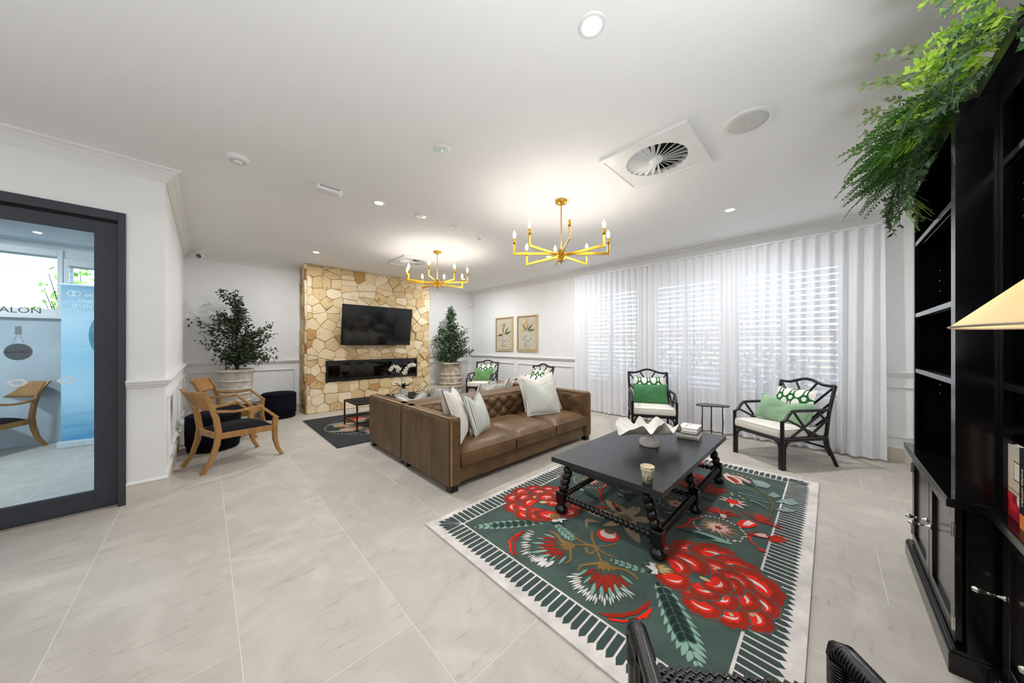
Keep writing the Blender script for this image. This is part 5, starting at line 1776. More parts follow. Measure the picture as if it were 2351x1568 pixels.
for i in range(ny_):
    y = fy0 + (i + .5) * (fy1 - fy0) / ny_
    picket(fx0 - .006, y, -1, 0, 0.141, 0.035); picket(fx1 + .006, y, 1, 0, 0.125, 0.035)
for cx, cy, sx, sy in ((fx0, fy0, -1, -1), (fx1, fy0, 1, -1), (fx1, fy1, 1, 1), (fx0, fy1, -1, 1)):
    for k in range(6):
        a = radians(10 + 14 * k); dx, dy = sx * cos(a), sy * sin(a); L = min(0.14 / max(cos(a), .2), .148 / max(sin(a), .2), .2)
        w = .034; nx, ny = -dy, dx
        R.poly('bgd', [(cx + dx * .015, cy + dy * .015), (cx + dx * (L - .025) - nx * w / 2, cy + dy * (L - .025) - ny * w / 2), (cx + dx * L, cy + dy * L), (cx + dx * (L - .025) + nx * w / 2, cy + dy * (L - .025) + ny * w / 2)])
for ln in RUGDATA.split('\n'):
    q = ln.split()
    if not q: continue
    k, col, v = q[0], q[1], [float(x) for x in q[2:]]
    if k == 'l': R.leaf(col, *v)
    elif k == 'p': R.poly(col, [(v[i], v[i + 1]) for i in range(0, len(v), 2)])
    elif k == 's': R.stroke(col, [(v[i], v[i + 1]) for i in range(0, len(v) - 1, 2)], v[-1])
    elif k == 'f': R.fan(*v, rnd)
    elif k == 'c': R.comp(col, *v[:4], int(v[4]), v[5])
    elif k == 'b': R.burst(*v[:4], int(v[4]), rnd)
    elif k == 'r': R.brush(*v, rnd)
    elif k == 'd':
        for i in range(0, len(v) - 1, 2): R.disc(col, v[i], v[i + 1], v[-1])
R.mb.build('rug_pattern', [rugmat(k) for k in R.names], rug)

rug2 = thing('dark_rug', 'dark charcoal rug with a wreath of red and green flowers before the chimney', 'rug', (1.195, 4.40, 0))
RW2, RH2 = 2.9, 2.0
mb = MB(); mb.box(0, RW2, 0, RH2, 0.0005, 0.009); mb.build('rug_base', rugmat('black'), rug2, bevel=0.003, seg=2)
R = Rug(0.00905); rnd = random.Random(5); cx, cy = RW2 / 2, RH2 / 2
for k in range(90):
    a = 2 * pi * k / 90; R.disc('beige', cx + 1.33 * cos(a), cy + 0.90 * sin(a), 0.014, 6)
for k in range(90):
    a = 2 * pi * k / 90 + rnd.uniform(-.05, .05); q = rnd.uniform(.6, 1.05); x, y = cx + 1.2 * q * cos(a), cy + .80 * q * sin(a); b = a + rnd.choice((-1, 1)) * rnd.uniform(.6, 1.6); L = rnd.uniform(.16, .34)
    R.leaf(('mint', 'grey', 'bg', 'dark')[k % 4], x, y, x + L * cos(b), y + L * sin(b), .32); R.stroke('mint', [(x, y), (x + L * .9 * cos(b), y + L * .9 * sin(b))], .006)
for k in range(12):
    a = 2 * pi * k / 12 + .25; x, y = cx + 1.06 * cos(a), cy + .66 * sin(a)
    c1 = ('red', 'yel', 'peach', 'orange')[k % 4]
    for ringr, n in ((.13, 11), (.09, 8), (.05, 5)):
        for i in range(n):
            b = 2 * pi * i / n + ringr * 9; R.disc(('rust' if c1 == 'red' else 'tan') if i % 2 else c1, x + ringr * cos(b), y + ringr * .8 * sin(b), .042, 9)
    for i in range(5): R.leaf('peach', x, y, x + .2 * cos(a + 2 + i * .4), y + .2 * sin(a + 2 + i * .4), .3)
for k in range(6):
    a = 2 * pi * k / 6; R.burst(cx + .45 * cos(a), cy + .3 * sin(a), cx + .45 * cos(a) + .13, cy + .3 * sin(a), 16, rnd)
R.mb.build('rug_pattern', [rugmat(k) for k in R.names], rug2)

# ================================================================ WOODEN ARMCHAIRS WITH BLACK SEATS
def wooden_chair(label):
    """local: front +y"""
    t = thing('wooden_armchair', label, 'chair', (0, 0, 0), 0, 'honey oak sabre leg armchairs')
    bw_, fw2, fy, by = 0.225, 0.275, 0.27, -0.24
    for s_ in (-1, 1):
        mb = MB()  # back leg and upright in one sabre curve
        mb.tube([(s_ * (bw_ + .008), by - .13, 0.0), (s_ * bw_, by - .055, 0.12), (s_ * bw_, by - .01, 0.27), (s_ * bw_, by + .005, 0.40), (s_ * bw_, by - .015, 0.55), (s_ * bw_, by - .06, 0.70), (s_ * (bw_ + .004), by - .115, 0.83)], 0, sq=[(.03, .034), (.032, .042), (.034, .05), (.034, .052), (.032, .05), (.03, .044), (.028, .036)], up=(0, 1, 0))
        mb.build('back_leg', oak_m, t, bevel=0.004, seg=1)
        mb = MB()  # front leg
        mb.tube([(s_ * (fw2 + .004), fy + .075, 0.0), (s_ * fw2, fy + .028, 0.09), (s_ * fw2, fy + .0, 0.2), (s_ * fw2, fy - .004, 0.33), (s_ * fw2, fy + .0, 0.43), (s_ * fw2, fy + .012, 0.475)], 0, sq=[(.034, .03), (.036, .034), (.04, .044), (.042, .05), (.042, .05), (.042, .05)], up=(0, 1, 0))
        mb.build('front_leg', oak_m, t, bevel=0.004, seg=1)
        mb = MB()
        mb.tube([(s_ * fw2, fy + .005, 0.47), (s_ * fw2, fy - .06, 0.535), (s_ * fw2, fy - .13, 0.60), (s_ * (fw2 - .006), fy - .15, 0.625), (s_ * (fw2 - .012), fy - .25, 0.605), (s_ * (fw2 - .03), fy - .38, 0.60), (s_ * (bw_ + .006), by - .02, 0.625)], 0, sq=[(.038, .03), (.038, .026), (.038, .028), (.04, .03), (.038, .026), (.036, .026), (.034, .028)], up=(0, .3, 1))
        mb.build('arm', oak_m, t, bevel=0.004, seg=1)
    mb = MB()
    for s_ in (-1, 1): mb.tube([(s_ * bw_, by + .005, .355), (s_ * fw2, fy - .004, .345)], 0, sq=(.026, .062), up=(0, 0, 1))
    mb.tube([(-bw_, by + .005, .355), (bw_, by + .005, .355)], 0, sq=(.026, .062), up=(0, 0, 1)); mb.tube([(-fw2, fy - .004, .345), (fw2, fy - .004, .345)], 0, sq=(.026, .062), up=(0, 0, 1))
    mb.build('seat_rail', oak_m, t, bevel=0.003, seg=1)
    # broad concave crest board, wider at its top
    mb = MB()
    for lay, off in ((0, -.012), (1, .012)):
        def fn(u, v, off=off):
            a = 2 * u - 1; z = 0.655 + 0.19 * v
            hw = 0.235 + 0.055 * v ** 2
            y = by - .045 - (z - .65) * .36 - 0.055 * (1 - a * a) + off + .012 * v * v * (-1)
            return (a * hw, y, z + .0 * a)
        if lay: mb.grid(fn, 14, 6)
        else: mb.grid(lambda u, v: fn(1 - u, v), 14, 6)
    n1 = 15 * 7
    # close the rim
    def idx(l, i, j): return l * n1 + (i if l else 14 - i) * 7 + j
    fs = []
    for i in range(14):
        for j in (0, 6): fs.append((idx(0, i, j), idx(0, i + 1, j), idx(1, i + 1, j), idx(1, i, j)))
    for j in range(6):
        for i in (0, 14): fs.append((idx(0, i, j), idx(0, i, j + 1), idx(1, i, j + 1), idx(1, i, j)))
    for f in fs: mb.f.append(f); mb.mi.append(0); mb.sm.append(False)
    mb.build('crest_board', oak_m, t, fixn=True)
    mb = MB(); n = 12
    def fs_(u, v):
        a, b = 2 * u - 1, 2 * v - 1; w = bw_ + (fw2 - bw_) * v - .012
        e = max(0, (1 - abs(a) ** 3.5) * (1 - abs(b) ** 3.5)) ** .5
        return (a * w, by + .02 + (fy - by - .03) * v, .372 + .062 * e)
    mb.grid(fs_, n, n); mb.grid(lambda u, v: (fs_(1 - u, v)[0], fs_(u, v)[1], .366), n, n); mb.build('seat_pad', black_fab, t)
    return t
wc = wooden_chair('honey oak sabre leg armchair with black seat, nearest of the two by the dark stools')
wc.location = (0.245, 4.815, 0); wc.rotation_euler = (0, 0, frot(.945, .325))
dup(wc, (0.29, 6.115, 0), frot(.94, -.34), 'honey oak sabre leg armchair with black seat behind, before the left plant pot')
# chair inside the salon
dup(wc, (-1.90, 7.05, 0), frot(-.55, -.83) , 'wooden armchair seen through the glass door inside the salon')

def ottoman(label, x, y):
    t = thing('ottoman', label, 'ottoman', (x, y, 0), 0, 'round midnight blue ottomans')
    r = 0.262
    mb = MB(); mb.lathe([(0.0, .012), (r - .02, .012), (r - .012, .02), (r - .012, .075), (r, .085), (r + .004, .25), (r, .40), (r - .005, .42)], 40); mb.build('side', navy_fab, t)
    mb = MB(); mb.lathe([(r - .004, .42), (r - .006, .437), (r - .03, .452), (r - .1, .46), (0.0, .463)], 40); mb.build('top', navy_fab, t)
    mb = MB(); mb.tube([(r * cos(2 * pi * k / 40), r * sin(2 * pi * k / 40), .421) for k in range(40)], .006, 6, closed=True); mb.build('piping', navy_fab, t)
    mb = MB(); mb.lathe([(r - .025, 0.0), (r - .025, .014)], 32); mb.build('base_ring', black_wood, t)
ottoman('round midnight blue ottoman beside the stone chimney, right of the wooden chairs', 0.95, 7.04)
ottoman('round midnight blue ottoman against the left wall between the two wooden chairs', 0.075, 5.55)

# ================================================================ POTTED TREES
urn_m = pm('whitewashed_terracotta', (214, 210, 200), (176, 168, 152), 16.0, 0.9, bmp=0.5, bscale=40, lo=0.3, hi=0.7)
urn_m2 = pm('weathered_terracotta', (196, 186, 166), (150, 134, 110), 9.0, 0.9, bmp=0.5, bscale=40, lo=0.35, hi=0.6, sc=(1, 1, .6))
rope_m = pm('whitewashed_rope_band', (226, 222, 210), (206, 200, 184), 40.0, 0.9, bmp=0.4)
def tree(label, loc, prof, bands, um, zs, tips, spread, leaves, lm, name, seed, leafl):
    rr = random.Random(seed)
    t = thing('potted_tree', label, 'plant', loc)
    mb = MB(); mb.lathe(prof, 44, cap=False); pot = mb.build('urn', um, t)
    for r, z in bands:
        mb = MB()
        n = 72
        mb.tube([((r + .004 * (k % 2)) * cos(2 * pi * k / n), (r + .004 * (k % 2)) * sin(2 * pi * k / n), z) for k in range(n)], .013, 6, closed=True); mb.build('rope_band', rope_m, pot)
    ztop = prof[-1][1]
    mb = MB(); rs_ = prof[-1][0]
    mb.lathe([(0.0, ztop - .03), (rs_ - .03, ztop - .035)], 28); mb.build('moss', soil_m, t)
    tr = MB(); top = Vector((.02, 0, zs[1]))
    tp = [(0, 0, ztop - .04), (.015, .01, zs[0]), (.0, .0, (zs[0] + zs[1]) / 2), top]
    tr.tube(tp, [.022, .018, .013, .006], 8)
    tr.tube([(.02, -.02, ztop - .04), (.03, -.02, zs[0] - .02), (.05, -.03, zs[0] + .2)], [.012, .01, .006], 6)
    lf = MB()
    c, s_ = cos(0.7765), sin(0.7765)
    for q in range(len(tips) * 5):
        l, z = tips[q % len(tips)]
        dep = rr.uniform(-spread, spread) * (0.35 + abs(l) * 1.2)
        l = l * rr.uniform(.25, 1.0) if q >= len(tips) else l
        zt = z + (rr.uniform(-.16, .05) if q >= len(tips) else 0)
        tip = Vector((l * c + dep * s_, -l * s_ + dep * c, zt))
        tip.y = min(tip.y, 7.26 - loc[1]); tip.x = min(tip.x, 5.45 - loc[0])
        zb = max(zs[0], min(zs[1] - .15, zt - .12 - .35 * abs(l) - rr.uniform(0, .15)))
        b0 = Vector((.01, 0, zb)); mid = (b0 + tip) / 2 + Vector((rr.uniform(-.04, .04), rr.uniform(-.04, .04), .05))
        tr.tube([b0, mid, tip], [.005, .0035, .0018], 5)
        n = int(leaves / (len(tips) * 5))
        for k in range(n):
            u = rr.uniform(.3, 1.02); p = b0 * (1 - u) ** 2 + mid * 2 * u * (1 - u) + tip * u * u
            p = p + Vector((rr.gauss(0, .03), rr.gauss(0, .03), rr.gauss(0, .03)))
            d = Vector((rr.uniform(-1, 1), rr.uniform(-1, 1), rr.uniform(-1.1, .35))).normalized()
            p.y = min(p.y, 7.32 - loc[1])
            L = leafl * rr.uniform(.7, 1.25); w = L * .3
            nn = d.cross(Vector((rr.uniform(-1, 1), rr.uniform(-1, 1), rr.uniform(-1, 1)))).normalized(); up = nn.cross(d)
            m = p + d * L * .5 + up * L * .07
            lf.add([p, m + nn * w, p + d * L, m - nn * w, p + d * L * .5], [(0, 4, 1), (4, 2, 1), (0, 3, 4), (4, 3, 2)])
    tr.build('branches', trunk_m, t)
    tag(lf.build('foliage', lm, t), kind='stuff')
pL = [(0.0, 0.0), (.16, 0.0), (.17, .02), (.185, .2), (.2, .45), (.213, .7), (.218, .84), (.222, .86), (.242, .87), (.246, .895), (.24, .915), (.218, .918), (.212, .9), (.205, .86)]
mpp = 5.2 / 715
def tp(cx, d, pts): return [((u - cx) * d / 715.5, 1.333 + (790.2 - v) * d / 715.5) for u, v in pts]
tree('dark leaved tree in a whitewashed roped pot in the left corner behind the wooden chairs', (0.36, 6.96, 0), pL[:-1] + [(.206, .87)], [(.208, .52), (.216, .60), (.222, .73), (.202, .40)], urn_m, (1.03, 2.0),
     tp(541, 5.22, [(518, 668), (534, 690), (556, 712), (508, 715), (490, 722), (470, 745), (463, 738), (575, 722), (598, 742), (612, 765), (590, 760), (614, 768), (600, 790), (622, 822), (612, 812), (606, 800), (475, 780), (488, 795), (500, 812), (560, 815), (520, 820), (580, 780), (548, 740)]), .32, 3600, ficus_dk, 'x', 3, .052)
pR = [(0.0, 0.0), (.2, 0.0), (.22, .02), (.27, .12), (.295, .26), (.285, .42), (.262, .58), (.24, .72), (.228, .79), (.245, .80), (.262, .815), (.262, .845), (.25, .858), (.225, .855), (.215, .82)]
tree('lighter green olive like tree in a ringed clay urn, right of the stone chimney', (4.60, 6.98, 0), pR, [(.292, .33), (.266, .56), (.296, .25), (.278, .46)], urn_m2, (.98, 2.1),
     tp(1035, 8.2, [(1036, 704), (1030, 720), (1043, 722), (1028, 738), (1050, 745), (1008, 752), (1000, 762), (1062, 750), (1072, 760), (996, 778), (1002, 795), (1000, 815), (1076, 775), (1068, 790), (1083, 803), (1087, 806), (1074, 800), (1015, 800), (1050, 815), (1020, 770), (1056, 770), (1008, 825), (1046, 826)]), .3, 3800, olive_lf, 'x', 9, .062)

# ================================================================ SECOND COFFEE TABLE AND ITS ORNAMENTS
t = thing('metal_frame_table', 'low dark topped table with slim bronze frame on the charcoal floral rug', 'table', (1.62, 4.99, 0.0095))
TW, TD, TH = 1.45, 0.62, 0.415
mb = MB(); mb.box(0.012, TW - .012, 0.012, TD - .012, TH - .012, TH); mb.build('tabletop', pm('smoked_glass_top', (48, 46, 44), (40, 38, 37), 8, 0.15), t, bevel=0.002, seg=1)
mb = MB(); w = .022
for x in (0, TW - w):
    for y in (0, TD - w):
        mb2 = MB(); mb2.box(x, x + w, y, y + w, 0, TH - .012); mb2.build('leg', bronze_m, t)
for z0, z1 in ((TH - .024, TH - .001), (.115, .137)):
    mb.box(w, TW - w, 0, .012, z0, z1); mb.box(w, TW - w, TD - .012, TD, z0, z1); mb.box(0, .012, w, TD - w, z0, z1); mb.box(TW - .012, TW, w, TD - w, z0, z1)
mb.build('frame', bronze_m, t)
ZT = TH + .0098
# orchid
t = thing('potted_orchid', 'white orchid in a pale stone pot on the dark table behind the sofa', 'plant', (2.50, 5.30, ZT))
mb = MB(); mb.box(-.062, .062, -.062, .062, 0, .125); mb.build('pot', pm('pale_stone_pot', (206, 202, 192), (182, 176, 164), 22, .85, bmp=.3), t, bevel=.008, seg=2)
mb = MB(); mb.box(-.052, .052, -.052, .052, .122, .128); mb.build('moss', soil_m, t)
rr = random.Random(6)
def strap(mb, p, d, L, w, droop):
    d = Vector(d).normalized(); sd = d.cross(Vector((0, 0, 1))).normalized(); A = []; B = []; Cc = []
    for q in (0, .2, .4, .6, .8, 1):
        c = Vector(p) + d * L * q + Vector((0, 0, -droop * q * q)); h = w * sin(pi * (q * .85 + .12)) * .5
        A.append(c + sd * h + Vector((0, 0, .01))); B.append(c - sd * h + Vector((0, 0, .01))); Cc.append(c)
    n = 6; mb.add(A + Cc + B, [(i, i + 1, n + i + 1, n + i) for i in range(5)] + [(n + i, n + i + 1, 2 * n + i + 1, 2 * n + i) for i in range(5)], 0, True)
for k in range(8):
    a = k * 2.4; mb = MB(); strap(mb, (.01 * cos(a), .01 * sin(a), .13), (cos(a), sin(a), .75 + .3 * (k % 2)), .19 + .02 * (k % 3), .062, .07); mb.build('leaf', orchid_lf, t)
cxy = (cos(.7765), -sin(.7765))
for k, (side, fl_) in enumerate(((-1, [(-.06, .475), (-.1, .505), (-.15, .52), (-.19, .49), (-.215, .455), (-.085, .44)]), (1, [(.03, .40), (.05, .445), (.075, .485), (.125, .53), (.165, .55), (.2, .54), (.06, .41)]))):
    mb = MB(); e = fl_[-2]
    mb.tube([(.02 * side, 0, .13), (.03 * side, .0, .3), (fl_[1][0] * cxy[0], fl_[1][0] * cxy[1], fl_[1][1]), (fl_[3][0] * cxy[0], fl_[3][0] * cxy[1], fl_[3][1] + .02), (e[0] * cxy[0], e[0] * cxy[1], e[1])], .0035, 6); st = mb.build('flower_stem', stem_m, t)
    for i, (l, z) in enumerate(fl_):
        mb = MB(); M = T(l * cxy[0] - .02, l * cxy[1] - .02, z) @ RZ(-.7765 + rr.uniform(-.5, .5)) @ RX(pi / 2 + rr.uniform(-.3, .3))
        for j in range(5):
            a = pi / 2 + 2 * pi * j / 5; w = .030 if j in (1, 4) else .02; L = .046
            vs = [(0, 0, 0), (cos(a) * L * .5 - sin(a) * w * .6, sin(a) * L * .5 + cos(a) * w * .6, .006), (cos(a) * L, sin(a) * L, .0), (cos(a) * L * .5 + sin(a) * w * .6, sin(a) * L * .5 - cos(a) * w * .6, .006)]
            mb.add(vs, [(0, 1, 2, 3)], 0, True, M)
        mb.ball((0, -.006, .01), .008, 1, 6, 4, M=M)
        mb.build('blossom', [petal_m, pm('orchid_yellow', (214, 170, 40), None, 10, .6) if 'orchid_yellow' not in MATS else MATS['orchid_yellow']], st)
# gilded branch ornament
gild = pm('pale_gilt', (206, 186, 140), (180, 156, 108), 20, .35, metal=.7)
t = thing('branch_ornament', 'pale gilt branch ornament lying on the dark table left of the orchid', 'ornament', (2.22, 5.22, ZT), radians(-50))
mb = MB(); mb.tube([(-.17, 0, .012), (-.08, .01, .05), (0, 0, .075), (.09, .01, .13), (.16, 0, .19)], [.011, .010, .009, .008, .006], 8)
mb.build('main_branch', gild, t)
for a in ([(-.1, 0, .045), (-.14, .02, .1), (-.13, .05, .15)], [(0, 0, .075), (.05, -.03, .05), (.08, -.05, .012)], [(.06, 0, .11), (.02, .03, .16), (-.02, .04, .2)], [(.12, 0, .15), (.17, .02, .14), (.21, .04, .16)], [(-.17, 0, .012), (-.2, -.01, .03)]):
    mb = MB(); mb.tube(a, [.008, .006, .004][:len(a)], 7); mb.build('twig', gild, t)
# glass chain ornament
glassy = pm('champagne_glass', (222, 208, 178), (206, 188, 150), 20, .08, metal=.35)
t = thing('link_ornament', 'champagne coloured chain link ornament on the dark table right of the orchid', 'ornament', (2.83, 5.26, ZT), radians(-40))
def torus(mb, M, R_, r_, sx=1.0):
    mb.tube([tuple(M @ Vector((R_ * sx * cos(2 * pi * k / 26), R_ * sin(2 * pi * k / 26), 0))) for k in range(26)], r_, 8, closed=True)
for x, M in ((0, T(-.06, 0, .1) @ RX(pi / 2) @ RY(.2)), (1, T(.03, 0, .16) @ RZ(.9) @ RX(pi / 2)), (2, T(.12, .01, .085) @ RZ(-.2) @ RX(pi / 2) @ RZ(.3))):
    mb = MB(); torus(mb, M, .085 if x < 2 else .07, .011); mb.build('link', glassy, t)

# ================================================================ INSIDE THE SALON
ban_m, tt, b = base('blue_banner_print')
tc = nd(tt, 'ShaderNodeTexCoord'); sp = nd(tt, 'ShaderNodeSeparateXYZ'); tt.links.new(tc.outputs['Object'], sp.inputs[0])
mr = nd(tt, 'ShaderNodeMapRange'); mr.inputs['From Min'].default_value = 0.08; mr.inputs['From Max'].default_value = 2.1
tt.links.new(sp.outputs['Z'], mr.inputs['Value'])
v = coords(tt, 'Object', (1, 1, 5)); f = noise(tt, v, 2.0, 5)
ad = nd(tt, 'ShaderNodeMath', operation='ADD'); tt.links.new(mr.outputs[0], ad.inputs[0])
mu = nd(tt, 'ShaderNodeMath', operation='MULTIPLY_ADD'); mu.inputs[1].default_value = .3; mu.inputs[2].default_value = -.15
tt.links.new(f, mu.inputs[0]); tt.links.new(mu.outputs[0], ad.inputs[1])
tt.links.new(ramp(tt, ad.outputs[0], [(0.0, s2l((70, 150, 190))), (.3, s2l((170, 210, 228))), (.55, s2l((150, 196, 216))), (.8, s2l((176, 206, 220))), (1, s2l((110, 160, 184)))]), b.inputs['Base Color'])
b.inputs['Roughness'].default_value = .5
t = thing('banner_stand', 'tall pale blue roll-up banner stand with white print inside the salon', 'banner', (-0.93, 6.86, 0), radians(-8))
mb = MB(); mb.box(-.42, .42, -.06, .06, 0, .085); mb.build('base', pm('banner_base', (200, 208, 212), None, 20, .4), t, bevel=.015, seg=2)
mb = MB(); mb.box(-.40, .40, -.004, 0.0, .085, 2.1); mb.build('banner_sheet', ban_m, t)
mb = MB(); mb.box(-.41, .41, -.008, .008, 2.1, 2.118); mb.tube([(0, .03, .08), (0, .02, 2.1)], .01, 8); mb.build('top_bar_and_pole', white_plastic, t)
tx = pm('banner_white_print', (236, 242, 244), None, 20, .5)
for s_, z, sz, x_ in (('ONE STOP', 1.90, .06, -.27), ('SEVEN SEAS', 1.83, .06, -.32)):
    text_mesh(s_, sz, tx, 'print_text', t, T(x_, -.0055, z) @ RX(pi / 2), extrude=.0004, align='LEFT')
mb = MB()
for x in (-.315, -.275):
    mb.tube([(x + .032 * cos(2 * pi * k / 24), -.006, 1.99 + .032 * sin(2 * pi * k / 24)) for k in range(24)], .006, 5, closed=True)
mb.build('ring_logo', tx, t)
text_mesh('oco', .075, tx, 'print_text', t, T(-.215, -.0055, 1.985) @ RX(pi / 2), extrude=.0004, align='LEFT')
mb = MB(); P = [(-.02 + .16 * cos(a) , -.0055, 1.45 + .3 * sin(a)) for a in [2 * pi * k / 30 for k in range(30)]]
mb.add(P, [tuple(range(30))[::-1]]); mb.build('printed_shape', pm('banner_teal_print', (60, 118, 142), (96, 150, 170), 12, .5), t)
# closed sign on the glass
t = thing('closed_sign', 'dark oval CLOSED sign hanging on a chain inside the glass door', 'sign', (-0.977, YD + .052, 0))
mb = MB(); n = 36; P = [(.058 * cos(2 * pi * k / n), .061 * sin(2 * pi * k / n)) for k in range(n)]
mb.prism(P, -.003, .003, M=T(0, 0, 1.277) @ RX(pi / 2)); mb.build('plate', pm('sign_grey', (160, 163, 166), (150, 153, 156), 20, .5), t)
text_mesh('CLOSED', .027, pm('sign_black', (12, 13, 16), None, 20, .5), 'sign_text', t, T(0, -.0036, 1.279) @ RX(pi / 2), extrude=.0003, sx=1.05)
mb = MB()
for s_ in (-1, 1): mb.tube([(s_ * .03, 0, 1.315), (s_ * .012, 0, 1.38), (0, 0, 1.42)], .0012, 5)
mb.build('chain', chrome_m, t)
mb = MB(); mb.box(-.014, .014, -.006, .006, 1.405, 1.465); mb.build('adhesive_hook', white_plastic, t, bevel=.005, seg=2)

# ================================================================ GARDEN BEHIND THE WINDOWS
mb = MB(); mb.box(5.85, 22, -14, 18, -.25, -.15); tag(mb.build('ground', pm('pale_paving', (196, 190, 178), (176, 170, 158), .8, .9)), kind='structure')
def shrub(label, x, y, h, r, seed, m_):
    rr = random.Random(seed); t = thing('garden_shrub', label, 'shrub', (x, y, -.15), 0, 'shrubs outside the street windows')
    st = MB(); lf = MB()
    for k in range(14):
        a = rr.uniform(0, 6.28); e = Vector((r * .7 * cos(a), r * .7 * sin(a), h * rr.uniform(.6, .95))); st.tube([(0, 0, 0), (e.x * .3, e.y * .3, e.z * .5), e], [.02, .012, .005], 5)
    for k in range(420):
        u = Vector((rr.gauss(0, 1), rr.gauss(0, 1), rr.gauss(0, 1))).normalized() * rr.uniform(.55, 1)
        p = Vector((u.x * r, u.y * r, h * .55 + u.z * h * .45)); d = Vector((rr.uniform(-1, 1), rr.uniform(-1, 1), rr.uniform(-1, .4))).normalized(); L = rr.uniform(.08, .16)
        nn = d.orthogonal().normalized() * L * .3; lf.add([p, p + d * L * .5 + nn, p + d * L, p + d * L * .5 - nn], [(0, 1, 2, 3)])
    st.build('stems', trunk_m, t); tag(lf.build('foliage', m_, t), kind='stuff')
for k, (x, y, h, r, m_) in enumerate(((8.2, -.6, 1.9, .8, fern_lf), (8.8, .9, 1.5, .9, olive_lf), (8.4, 2.6, 2.2, .8, olive_lf), (9.0, 4.4, 1.8, 1.0, fern_lf), (8.6, 6.2, 2.4, 1.0, olive_lf))):
    shrub(['green shrub outside the right window, seen through the sheer curtain', 'low grey green shrub outside the right window through the curtain', 'grey green shrub outside the middle window through the curtain', 'green shrub outside the left window through the curtain', 'tall grey green shrub outside the left window, farthest away'][k], x, y, h, r, 50 + k, m_)
shrub('yellow green shrub outside the salon window, seen through the glass door', -1.6, 9.6, 3.1, .6, 61, lime_lf)

# ================================================================ BLACK BOOKCASES ON THE RIGHT
def door_part(par, x0, x1, y, z0, z1, knob_x, hinge_x):
    """panelled cabinet door in the plane y (front), parts: rails, recessed panel, knob, hinges"""
    mb = MB(); f = .062; th = .02
    for a, b, c, d in ((x0, x0 + f, z0, z1), (x1 - f, x1, z0, z1), (x0 + f, x1 - f, z0, z0 + f), (x0 + f, x1 - f, z1 - f, z1)): mb.box(a, b, y - th, y, c, d)
    dr = mb.build('door', black_lacq, par, bevel=.002, seg=1)
    mb = MB(); mb.box(x0 + f - .005, x1 - f + .005, y - th, y - .011, z0 + f - .005, z1 - f + .005); mb.build('door_panel', black_lacq, dr)
    zk = (z0 + z1) / 2 + .02
    mb = MB(); mb.lathe([(0.0, 0.0), (.011, 0), (.011, .004), (.005, .01), (.0045, .03), (.007, .034), (.0045, .038), (.006, .046), (.011, .055), (.0115, .062), (.008, .071), (0, .074)], 18, M=T(knob_x, y, zk) @ RX(-pi / 2)); mb.build('knob', chrome_m, dr)
    for zz in (z0 + .075, z1 - .095):
        mb = MB(); mb.box(hinge_x - .006, hinge_x + .006, y - .004, y + .004, zz - .028, zz + .028); mb.tube([(hinge_x, y + .003, zz - .03), (hinge_x, y + .003, zz + .03)], .004, 8); mb.build('hinge', chrome_m, dr)
def bookcase(label, x0, x1, yf, yu, doors, stile, shelves, xu1, pins, open_near=False):
    """x0 near end, x1 far end of the base; yf base front; yu upper front; xu1 far end of the upper part"""
    t = thing('bookcase', label, 'bookcase', ((x0 + x1) / 2, -.56, 0)); ox, oy = (x0 + x1) / 2, -.56
    P = lambda a, b, c, d, e, f: (a - ox, b - ox, c - oy, d - oy, e, f)
    yb = YB + .006
    mb = MB(); mb.box(*P(x0, x1, yb, yf, 0, .085)); mb.box(*P(x0 + .004, x1 - .004, yb, yf - .006, .085, .10)); mb.build('plinth', black_lacq, t, bevel=.003, seg=1)
    mb = MB(); yc = yf - .045
    mb.box(*P(x0 + .005, x0 + .03, yb, yc, .10, .672)); mb.box(*P(x1 - .03, x1 - .005, yb, yc, .10, .672)); mb.box(*P(x0 + .03, x1 - .03, yb, yb + .012, .10, .672)); mb.box(*P(x0 + .03, x1 - .03, yb + .012, yc, .10, .12))
    mb.build('carcass', black_lacq, t)
    for (a, b, kx, hx) in doors: door_part(t, a - ox, b - ox, yf - .022 - oy, .108, .662, kx - ox, hx - ox)
    mb = MB(); mb.box(*P(x0 - .004, x1 + .006, yb, yf + .006, .672, .708)); mb.build('countertop', black_lacq, t, bevel=.004, seg=2)
    mb = MB(); mb.box(*P(x0, x0 + stile, yu - .02, yu, .708, 2.30)); mb.box(*P(x0, x0 + .025, yb, yu - .02, .708, 2.30)); mb.build('side_panel', black_lacq, t)
    mb = MB(); mb.box(*P(xu1 - .04, xu1, yu - .02, yu, .708, 2.30)); mb.box(*P(xu1 - .025, xu1, yb, yu - .02, .708, 2.30)); mb.build('side_panel', black_lacq, t)
    mb = MB(); mb.box(*P(x0 + .025, xu1 - .025, yb, yb + .012, .708, 2.30)); mb.build('back_panel', black_lacq, t)
    mb = MB(); mb.box(*P(x0 + .025, xu1 - .025, yb + .012, yu - .02, 2.27, 2.30)); mb.box(*P(x0 + stile, xu1 - .04, yu - .02, yu, 2.22, 2.30)); mb.build('top_board', black_lacq, t)
    for z in shelves:
        mb = MB(); mb.box(*P(x0 + .026, xu1 - .026, yb + .013, yu - .021, z - .025, z)); mb.box(*P(x0 + stile, xu1 - .04, yu - .021, yu - .002, z - .025, z)); mb.build('shelf', black_lacq, t, bevel=.0015, seg=1)
    mb = MB()
    for (x, y, z, s_) in pins: mb.lathe([(0, 0), (.0055, 0), (.0055, .0022), (.003, .003)], 10, M=T(x - ox, y - oy, z) @ RY(s_ * pi / 2))
    if pins: tag(mb.build('shelf_pin_sockets', chrome_m, t), kind='stuff')
    return t
pins1 = [(3.05 - .025, -.45, z, -1) for z in (1.05, 1.10, 1.64, 1.70, 1.76)] 
